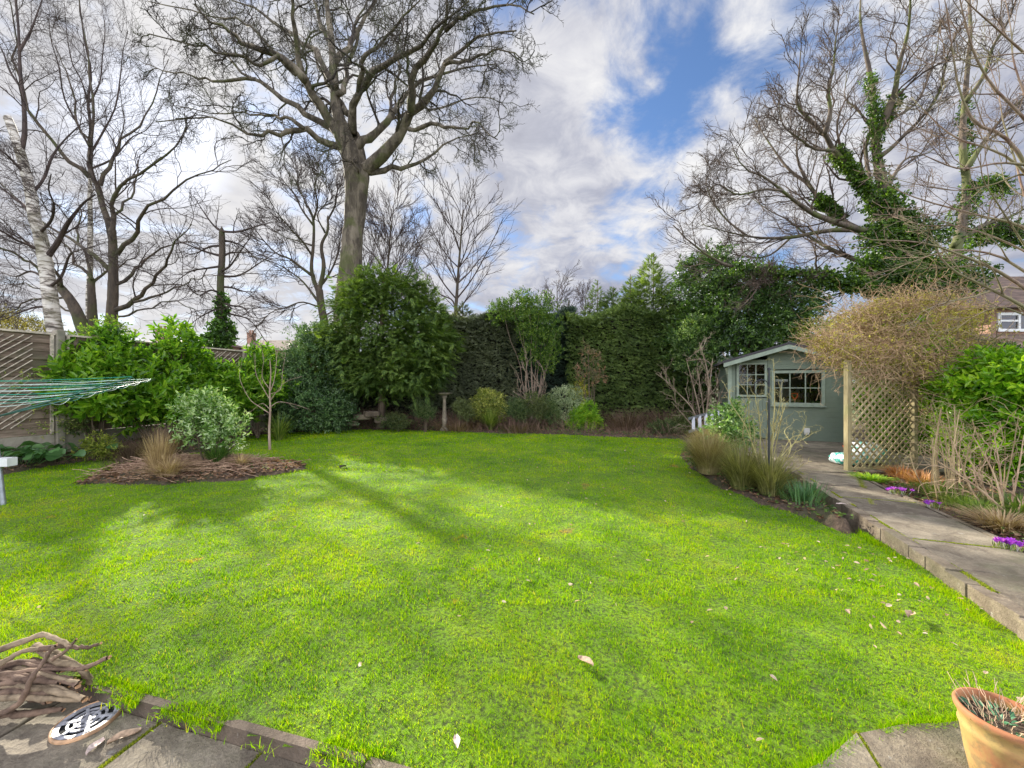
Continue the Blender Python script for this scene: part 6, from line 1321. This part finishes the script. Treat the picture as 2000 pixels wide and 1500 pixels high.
m = MB(); dx0, dx1, dz1 = D0[0]+.01, D1[0]-.01, D1[2]; wz0, wz1 = 1.22, 2.0; gx0, gx1 = SX0+.214, SX0+.784
nb = 7
for i in range(nb): a = dx0+(dx1-dx0)*i/nb; m.box((a+.002, SY-.01, PZ+.02), (a+(dx1-dx0)/nb-.002, SY+.02, wz0-.075))
m.box((dx0, SY-.012, wz0-.07), (gx0-.055, SY+.02, dz1)); m.box((gx1+.055, SY-.012, wz0-.07), (dx1, SY+.02, dz1)); m.box((gx0-.054, SY-.012, wz1+.056), (gx1+.054, SY+.02, dz1)); m.box((dx0+.02, SY-.026, PZ+.25), (dx1-.02, SY-.011, PZ+.34))
dr = m.build('door', M_shed, r)
w = glazed(r, 'window', gx0, gx1, wz0, wz1, 3, 3, SY, .05, .02, False)
m = MB(); m.tubes(np.array([[gx1+.08, SY-.02, 1.05], [gx1+.08, SY-.06, 1.05], [gx1+.02, SY-.06, 1.05]]), np.full(3, .009), 8); h = m.build('handle', m_plain('steel', (.5, .5, .5), .3, .1, 9, Metallic=1.0), None); h.parent = dr; h.location = tuple(-np.array(r.location))
m = MB(); c = (SX0+1.66, SY, .36); m.box((c[0]-.055, SY-.075, c[2]-.05), (c[0]+.055, SY-.003, c[2]+.05)); m.box((c[0]-.045, SY-.06, c[2]-.1), (c[0]+.045, SY-.004, c[2]-.051)); o = m.build('outside_socket', m_plain('white_plastic', (.75, .74, .7), .4, .05, 9), r)
r.rotation_euler = (0, 0, SROT)
# things inside the shed
M_org = m_plain('orange_plastic', (.85, .13, .02), .4, .08, 9); M_wd = m_plain('tool_ash', (.40, .28, .16), .6, .2, 12)
c = SH(1.45, .09, 1.13); r2 = thing('spade', 'spade with bright orange D-shaped handle seen through the shed window', 'tool', (c[0], c[1], PZ+.03)); m = MB(); m.tubes(np.array([[c[0], c[1], .35], [c[0], c[1], c[2]-.02]]), np.full(2, .018), 8); m.build('shaft', M_wd, r2)
m = MB(); hz_ = c[2]; pts = [(-.0, -.08), (-.012, 0), (-.07, .06), (-.075, .13), (.075, .13), (.07, .06), (.012, 0), (0, -.08)]; m.tubes(np.array([[c[0]+a, c[1], hz_+b] for a, b in pts]), np.full(8, .016), 6); m.build('handle', M_org, r2)
m = MB(); m.box((c[0]-.09, c[1]-.006, .14), (c[0]+.09, c[1]+.006, .40)); m.build('blade', m_plain('tool_steel', (.3, .3, .3), .4, .2, 9, Metallic=.8), r2)
c = SH(1.15, .10, 1.56); r2 = thing('window_reflection', 'white T-shaped solid imitating a reflection in the left panes of the shed window', 'reflection', (c[0], c[1], PZ+.03)); m = MB(); m.bar((c[0]-.02, c[1], .15), (c[0]+.02, c[1], c[2]), .05, .03); m.build('pole', M_white, r2); m = MB(); m.box((c[0]-.15, c[1]-.03, c[2]+.001), (c[0]+.17, c[1]+.0, c[2]+.06)); m.build('crossbar', M_white, r2)  # white T: a window reflection built as a solid behind the glass
c = SH(1.85, .8, 1.1); shrub('house_plant', 'potted green plant standing inside the shed', 'plant', [(c[0], c[1], 1.1, .28, .2, .35)], 60, M_priv, 5, .1, .09, .04, base=(c[0], c[1], .14), nst=4)
for (dx, col, lab) in ((.55, (.45, .12, .05), 'terracotta coloured tub stored at the back of the shed'), (-.1, (.2, .12, .08), 'brown wooden box stored inside the shed')):
    m = MB(); X = c[0]+dx-.5; q5 = SH(.6+dx, 1.3, 0); m.lathe([(.001, .135), (.16, .136), (.22, .65), (.24, .66), (.22, .62)], 16, (q5[0], q5[1], 0)); tag(m.build('storage_tub', m_plain('tub', col, .7, .2, 9)), lab, 'tub')

# --- trellis
ty = 6.25; L0 = W(1656, 918, ty); tx0, tx1 = L0[0], W(1782, 0, 6.45)[0]; M_tre = m_wood('treated_pine', (.15, .12, .055), (.28, .23, .115), (.40, .34, .19), (6, 6, 1), 3, (.17, .18, .06))
a = np.array([tx0, ty]); b = np.array([tx1, 6.42]); fr = Fr((a[0], a[1], PZ), b-a); Lt = np.linalg.norm(b-a); Ht = 1.66; r = thing('trellis_panel', 'square diamond-lattice trellis panel edging the shed patio', 'trellis', (a[0], a[1], PZ-.02))
m = MB(); fr.box(m, (-.035, -.03, -.1), (.035, .04, Ht+.12)); m.build('post', M_tre, r); m = MB(); fr.box(m, (Lt-.035, -.03, -.1), (Lt+.035, .04, Ht+.02)); m.build('post', M_tre, r)
m = MB(); fr.box(m, (.036, -.018, -.02), (Lt-.036, .026, .03)); m.build('rail', M_tre, r); m = MB(); fr.box(m, (.036, -.018, Ht-.06), (Lt-.036, .026, Ht-.015)); m.build('rail', M_tre, r)
m = MB(); sp_ = .125; y = 0
for sgn, yy in ((1, -.012), (-1, .004)):
    q = -Ht
    while q < Lt+Ht:
        # line x = q + sgn*z
        zs = [];
        x_at = lambda z, q=q: q+z if sgn > 0 else q+Ht-z
        z0_, z1_ = .031, Ht-.061
        # clip to 0.036..Lt-.036
        if sgn > 0: lo = max(z0_, .037-q); hi = min(z1_, Lt-.037-q)
        else: lo = max(z0_, q+Ht-(Lt-.037)); hi = min(z1_, q+Ht-.037)
        if hi-lo > .03: m.bar(fr(x_at(lo), yy+.004, lo), fr(x_at(hi), yy+.004, hi), .028, .009, up=fr.y)
        q += sp_
m.build('lattice', M_tre, r)
# bag lying behind the trellis post
def _bag(n):
    pos = n.new('ShaderNodeNewGeometry').outputs['Position']; f = n.noise(pos, 7, 3, .5); c = n.ramp(f, [(.42, (.68, .72, .74)), (.47, (.68, .72, .74)), (.50, (.05, .40, .33)), (.56, (.05, .40, .33)), (.585, (.70, .70, .72))]); return pbsdf(n, c, .35, bump(n, n.noise(pos, 16, 3), .8, .03))
M_bag = mat('printed_plastic', _bag)
def bag(label, c, a, b_, h, m_):
    m = MB(); n = 20; k = 9; V = []
    for i in range(k):
        ph = math.pi*i/(k-1)
        for j in range(n):
            t = j*2*math.pi/n; s_ = math.sin(ph)**.6; x = math.copysign(abs(math.cos(t))**.6, math.cos(t))*s_; y = math.copysign(abs(math.sin(t))**.6, math.sin(t))*s_; w_ = 1+.10*math.sin(5*t+ph*3)+.06*rs.randn()
            V.append([c[0]+a*x*w_, c[1]+b_*y*w_, c[2]+h*(.5-.5*math.cos(ph))*(1+.06*rs.randn())])
    m.add(V, [[i*n+j, i*n+(j+1) % n, (i+1)*n+(j+1) % n, (i+1)*n+j] for i in range(k-1) for j in range(n)]); return tag(m.build('compost_bag', m_, smooth=True), label, 'bag')
bag('slumped white and teal plastic bag lying left of the trellis post', W(1650, 0, 6.65)[:2].tolist()+[PZ+.005], .17, .2, .20, M_bag)
bag('full white plastic bag standing behind the trellis lattice', W(1690, 0, 6.75)[:2].tolist()+[PZ+.005], .25, .2, .36, M_bag)
m = MB(); c = W(1668, 0, 6.9); m.lathe([(.001, 0), (.11, .002), (.15, .26), (.165, .27), (.15, .25)], 18, (c[0], c[1], PZ+.006)); 
root = thing('watering_bucket', 'small orange-red bucket half hidden behind the trellis post', 'bucket', (c[0], c[1], PZ+.006)); m.build('bucket_body', M_org, root, smooth=True); m = MB(); t = np.linspace(0, math.pi, 12); m.tubes(np.stack([c[0]+.15*np.cos(t), c[1]+0*t, PZ+.27+.15*np.sin(t)], 1), np.full(12, .005), 5); m.build('handle', M_white, root)

# --- bird bath
Zb = 12.3; c = W(868, 805, Zb); M_bath = m_stone('bath_stone', (.16, .13, .09), (.27, .225, .16), (.40, .34, .25), .3); zg = H(c[0], c[1])-.02; ztp = W(0, 768, Zb)[2]; hb = ztp-zg; root = thing('bird_bath', 'stone bird bath on a turned baluster in the back border', 'bird bath', (c[0], c[1], zg))
m = MB(); m.lathe([(.14, 0), (.14, .07), (.10, .10), (.075, .14), (.06, .2), (.075, .3), (.09, .38), (.07, .46), (.05, hb-.22), (.06, hb-.15), (.09, hb-.10), (.07, hb-.075)], 20, (c[0], c[1], zg)); m.build('pedestal', M_bath, root, smooth=True)
m = MB(); m.lathe([(.06, hb-.075), (.16, hb-.05), (.24, hb), (.25, hb+.012), (.23, hb+.01), (.13, hb-.03), (.001, hb-.04)], 24, (c[0], c[1], zg)); m.build('bowl', M_bath, root, smooth=True)
# --- low stones in the border
for i, (x, y, w_, lab) in enumerate(((705, 812, .55, 'flat brown stone, leftmost of the low border wall'), (728, 806, .5, 'upper flat stone of the low border wall'), (745, 818, .45, 'right-hand small stone of the low border wall'), (690, 824, .35, 'lowest little stone of the border wall'))):
    c = W(x, y, 12.3); m = MB(); k = 12; a = np.arange(k)*2*math.pi/k; rr = 1+.15*rs.randn(k); P = [(c[0]+w_/2*math.cos(t)*q_, c[1]+.18*math.sin(t)*q_) for t, q_ in zip(a, rr)]; m.prism(P, c[2]-.12, c[2]+.05); o = m.build('border_stone', M_edge); bv = o.modifiers.new('bevel', 'BEVEL'); bv.width = .02; tag(o, lab, 'stone')
# --- aluminium ladder lying beside the shed
M_alu = m_plain('aluminium', (.30, .31, .33), .4, .1, 9, Metallic=.6); root = thing('ladder', 'aluminium ladder lying on its side against the shed corner', 'ladder', (*W(1370, 0, 9.6)[:2], .12))
A = W(1345, 818, 9.4); B = W(1402, 802, 9.9); up = np.array([0, 0, .29]); dd = nrm(B-A); A2 = A; B2 = B+dd*.3
m = MB(); m.bar(A2, B2, .025, .06); m.build('side_rail', M_alu, root); m = MB(); o_ = np.array([-.05, -.12, -.30]); m.bar(A2+o_, B2+o_, .025, .06); m.build('side_rail', M_alu, root)
for t in np.linspace(.12, .95, 6): m = MB(); p = A2+(B2-A2)*t; m.bar(p, p+o_, .07, .03); m.build('rung', M_alu, root)
# --- slim metal pole with curled hook
M_iron = m_plain('black_iron', (.025, .028, .035), .45, .2, 20); Zp = 5.15; f0 = W(1502, 978, Zp); root = thing('garden_pole', 'thin black metal hook pole standing among the dead stalks', 'pole', (f0[0], f0[1], .02))
m = MB(); m.tubes(np.array([[f0[0], f0[1], .0], [f0[0], f0[1], W(0, 722, Zp)[2]]]), np.full(2, .011), 8, True); m.lathe([(.001, 0), (.02, .01), (.02, .03), (.001, .045)], 10, (f0[0], f0[1], W(0, 724, Zp)[2])); m.build('post', M_iron, root)
m = MB(); cx, cz = W(1487, 750, Zp)[0], W(0, 750, Zp)[2]; t = np.linspace(-.1, math.pi*1.02, 16); m.tubes(np.stack([cx+.088*np.cos(t), f0[1]+0*t, cz+.04*np.sin(t)*1.4], 1), np.full(16, .006), 6); m.tubes(np.array([[cx-.088, f0[1], cz], [cx-.086, f0[1], cz-.12], [cx-.066, f0[1], cz-.15], [cx-.05, f0[1], cz-.13]]), np.full(4, .006), 6); m.build('hook', M_iron, root)

# --- rotary clothes line
Zr = 4.72; fB = G(8, 988); root = thing('rotary_clothes_line', 'rotary clothes line with green and white cords reaching in from the left', 'clothes line', (fB[0], fB[1], -.02))
M_galv = m_plain('galvanised', (.36, .38, .42), .4, .12, 14, Metallic=.6); M_cordg = m_plain('green_cord', (.02, .32, .22), .5, .1, 9); M_cordw = m_plain('pale_cord', (.62, .75, .70), .5, .1, 9)
ptop = fB+np.array([-.22, .0, 1.75]); m = MB(); m.tubes(np.array([fB+(0, 0, -.05), fB+(ptop-fB)*.33, fB+(ptop-fB)*.66, ptop]), np.array([.025, .025, .021, .021]), 12); m.build('post', M_galv, root, smooth=True)
hub = fB+(ptop-fB)*.62; tip = W(257, 738, 4.55); rr = np.linalg.norm((tip-hub)[:2]); a0 = math.atan2(tip[1]-hub[1], tip[0]-hub[0]); arms = []
for i in range(4):
    a = a0+i*math.pi/2; tp = hub+np.array([math.cos(a)*rr, math.sin(a)*rr, tip[2]-hub[2]]); arms.append(tp); m = MB(); m.tubes(np.array([hub, hub*.5+tp*.5, tp]), np.full(3, .0095), 8, True); m.build('arm', m_plain('dark_green_arm', (.03, .12, .10), .4, .1, 9), root, smooth=True)
m = MB(); m2 = MB()
for j in range(8):
    f = 1-j*.085
    for i in range(4):
        p, q = hub+(arms[i]-hub)*f, hub+(arms[(i+1) % 4]-hub)*f; p = p+(0, 0, .014); q = q+(0, 0, .014); t = np.linspace(0, 1, 9)[:, None]; P = p+(q-p)*t-np.array([0, 0, 1])*(.05+.02*rs.rand())*4*t*(1-t); (m if j % 2 == 0 else m2).tubes(P, np.full(9, .0032), 5)
m.build('cord', M_cordg, root); m2.build('cord', M_cordw, root)
m = MB(); c = fB+(ptop-fB)*.31; m.box((c[0]-.05, c[1]-.05, c[2]-.05), (c[0]+.17, c[1]+.05, c[2]+.05)); o = m.build('winder_box', M_white, root)

# --- pile of cut sticks on the patio
M_st = m_bark('stick_bark', (.075, .045, .03), (.25, .165, .11), 14, .02, None, (1, 1, 1)); M_end = m_plain('split_wood', (.52, .30, .16), .8, .35, 30, .01)
M_st2 = m_bark('pale_stick_bark', (.12, .085, .05), (.36, .27, .17), 14, .02, None, (1, 1, 1))
def stick(pts, r, label, m_, frac=True, group=None, m_z=None):
    P = smoothline([G(x, y, z) if z is not None else None for x, y, z in pts], 18); P[1:-1] += rs.randn(16, 3)*.0022; r = r*.92; P = P[:, :]
    R = np.linspace(r, r*.62, 18)*(1+.09*rs.randn(18)); root = thing('stick', label, 'stick', P.mean(0)*(1, 1, 0)+np.array([0, 0, PU]), group); m = MB(); m.tubes(P, R, 9); 
    b = m.build('bark', m_, root, smooth=True)
    for e, d in ((17, 1),):
        m = MB(); T = nrm(P[e]-P[e-d]) ; X = nrm(np.cross(T, (0, 0, 1.))); Y = np.cross(X, T); k = 9; a = np.arange(k)*2*math.pi/k
        V = np.array([P[e]+(X*math.cos(t)+Y*math.sin(t))*R[e]*.97+T*(.004+.010*rs.rand()) for t in a]+[P[e]+T*(.006+.012*rs.rand())]); m.add(V, [[j, (j+1) % k, k] for j in range(k)] if d > 0 else [[(j+1) % k, j, k] for j in range(k)])
    m.build('cut_end', M_end, root)
g_ = 'cut sticks piled at the patio corner'
stick([(-60, 1290, .20), (30, 1258, .23), (85, 1240, .24), (120, 1252, .22), (135, 1262, .20)], .016, 'topmost stick bent like a roof over the pile', M_st2, group=g_)
stick([(-10, 1400, -.04), (40, 1370, .04), (60, 1330, .13), (90, 1285, .20), (108, 1262, .25)], .014, 'grey-brown stick leaning diagonally across the front of the pile', M_st, group=g_)
stick([(70, 1262, .16), (110, 1290, .14), (150, 1300, .10), (172, 1320, .05), (176, 1335, .0)], .019, 'thick curved stick hooking downwards at the right of the pile', M_st2, group=g_)
stick([(100, 1275, .10), (150, 1300, .05), (185, 1340, -.03), (194, 1362, -.06)], .018, 'mossy stick whose end touches the patio beside the drain cover', M_st2, group=g_)
stick([(75, 1268, .19), (130, 1262, .17), (165, 1265, .15), (192, 1258, .14)], .013, 'dark knobbly stick poking furthest right over the grass', M_st, group=g_)
stick([(100, 1290, .16), (130, 1270, .19), (148, 1250, .23)], .010, 'short dark stub of branch sticking up near the right side', M_st, group=g_)
stick([(-60, 1330, .14), (0, 1296, .17), (45, 1272, .19), (85, 1268, .18)], .016, 'smooth arched stick just under the topmost one', M_st2, group=g_)
stick([(-60, 1385, -.02), (0, 1355, .03), (30, 1335, .06), (100, 1330, .06), (145, 1332, .05)], .013, 'pale yellowish stick ending in the middle of the front', M_st2, group=g_)
stick([(-40, 1398, -.05), (40, 1394, -.05), (85, 1390, -.05), (122, 1386, -.045)], .019, 'straight thick reddish stick lying lowest at the front', M_st, group=g_)
stick([(30, 1350, -.0), (60, 1360, -.01), (95, 1368, -.02)], .026, 'fat frayed log end low in the front of the pile', M_st, group=g_)
stick([(60, 1290, .12), (120, 1300, .10), (160, 1305, .09), (210, 1285, .12)], .016, 'rough split stick with torn end at the right edge', M_st, group=g_)
for i in range(17):
    x0 = -120+rs.rand()*80; y = 1282+rs.rand()*95; x1 = 95+rs.rand()*80; z = .13*(1-(y-1280)/100)+.0; yb = 1275+(y-1275)*.9
    stick([(x0, y+12, max(z, -.05)), (x0*.6+x1*.4, y-8+rs.randn()*6, max(z+.03, -.05)), (x0*.3+x1*.7, y-4+rs.randn()*6, max(z+.03, -.05)), (x1, y+rs.randn()*9, max(z, -.05))], .010+.011*rs.rand(), 'plain brown stick buried among the others in the pile', M_st if i % 3 else M_st2, group=g_)

# --- round drain cover
c = G(171, 1409, PU); root = thing('drain_cover', 'round white slotted drain cover set in the patio', 'drain cover', (c[0], c[1], PU)); R0 = .118
m = MB(); m.lathe([(R0-.009, .004), (R0-.009, .014), (R0-.004, .016), (R0, .012), (R0, .0)], 48, (c[0], c[1], PU)); m.build('rim', m_plain('rusty_cream', (.50, .30, .16), .6, .45, 12), root, smooth=True)
m = MB(); rots = .3
for ra, rb in ((R0-.030, R0-.0095), (R0-.060, R0-.050), (R0-.084, R0-.074), (.001, .022)):
    m.lathe([(ra, .008), (ra, .013), (rb, .013), (rb, .008)], 40, (c[0], c[1], PU))
for k in range(6): a = rots+k*math.pi/3; d = np.array([math.cos(a), math.sin(a), 0]); m.bar(c+d*.021+(0, 0, .0125), c+d*(R0-.017)+(0, 0, .0125), .012+.004*(k % 2), .006)
m.build('grate', m_plain('worn_white_metal', (.33, .33, .35), .4, .35, 40, .002), root)
m = MB(); m.lathe([(.001, .0045), (R0-.016, .0045)], 32, (c[0], c[1], PU)); m.build('shaft', m_plain('black', (.008, .008, .008), .9, .1, 9), root)

# --- terracotta pot
pc = np.array([1.84, 1.435]); zr_ = .27; RP_ = .128; z0 = -.012; root = thing('plant_pot', 'terracotta pot with yellow lime bloom and dead stems at the bottom right corner', 'plant pot', (pc[0], pc[1], z0))
def _terra(n):
    pos = n.new('ShaderNodeNewGeometry').outputs['Position']; f = n.noise(pos, 9, 6, .6, .5); z = n.new('ShaderNodeSeparateXYZ', {0: pos}).outputs[2]
    c = n.ramp(f, [(.35, (.30, .11, .045)), (.65, (.44, .20, .09))]); y = n.math('MULTIPLY', n.smooth(n.noise(n.vmath('MULTIPLY', pos, (1, 1, .5)), 7, 5, .6, .6), .38, .6), n.smooth(z, .262, .235))
    return pbsdf(n, n.mix(n.math('MULTIPLY', n.smooth(n.noise(pos, 22, 5, .7), .5, .66), .6), n.mix(n.math('MULTIPLY', y, .85), c, (.38, .28, .09)), (.17, .13, .06)), .8, bump(n, f, .4, .004))
M_terra = mat('terracotta', _terra)
m = MB(); m.lathe([(.075, 0), (.082, .004), (.100, .10), (.112, .19), (.118, .205), (.114, .212), (.117, .235), (.123, .25), (RP_, .258), (RP_+.002, .272), (RP_-.004, .282), (RP_-.012, .28), (RP_-.014, .262), (.108, .24)], 40, (pc[0], pc[1], z0)); m.build('pot', M_terra, root, smooth=True)
m = MB(); m.lathe([(.001, .243), (.06, .247), (.11, .241)], 24, (pc[0], pc[1], z0)); m.build('compost', M_soil, root)
n_ = 90; a = rs.rand(n_)*6.28; q_ = .10*rs.rand(n_)**.5; b = np.stack([pc[0]+.01+q_*np.cos(a), pc[1]+q_*np.sin(a), np.full(n_, z0+.24)], 1); d = nrm(np.stack([np.cos(a)*.8+.4, np.sin(a)*.8, .5+rs.rand(n_)], 1)); P = b[:, None]+d[:, None]*np.linspace(0, .12, 6)[None, :, None]*(.3+.7*rs.rand(n_))[:, None, None]+np.cumsum(rs.randn(n_, 6, 3)*.003, 1); m = MB(); m.tubes(P, np.full((n_, 6), .0011), 3); m.build('dead_stem', m_plain('straw_stem2', (.48, .34, .22), .8, .3, 50), root)
m = MB(); n_ = 70; a = rs.rand(n_)*6.28; q_ = .095*rs.rand(n_)**.5; leaves(m, np.stack([pc[0]-.02+q_*np.cos(a), pc[1]+q_*np.sin(a), np.full(n_, z0+.252)], 1), nrm(np.stack([np.cos(a), np.sin(a), .6+0*a], 1)), rdir(n_, 1), np.full(n_, .024), np.full(n_, .013)); m.build('leaf', m_leaf('pot_leaf', (.03, .09, .04), (.07, .2, .1), (.2, .36, .22), .4, .2, 9), root)
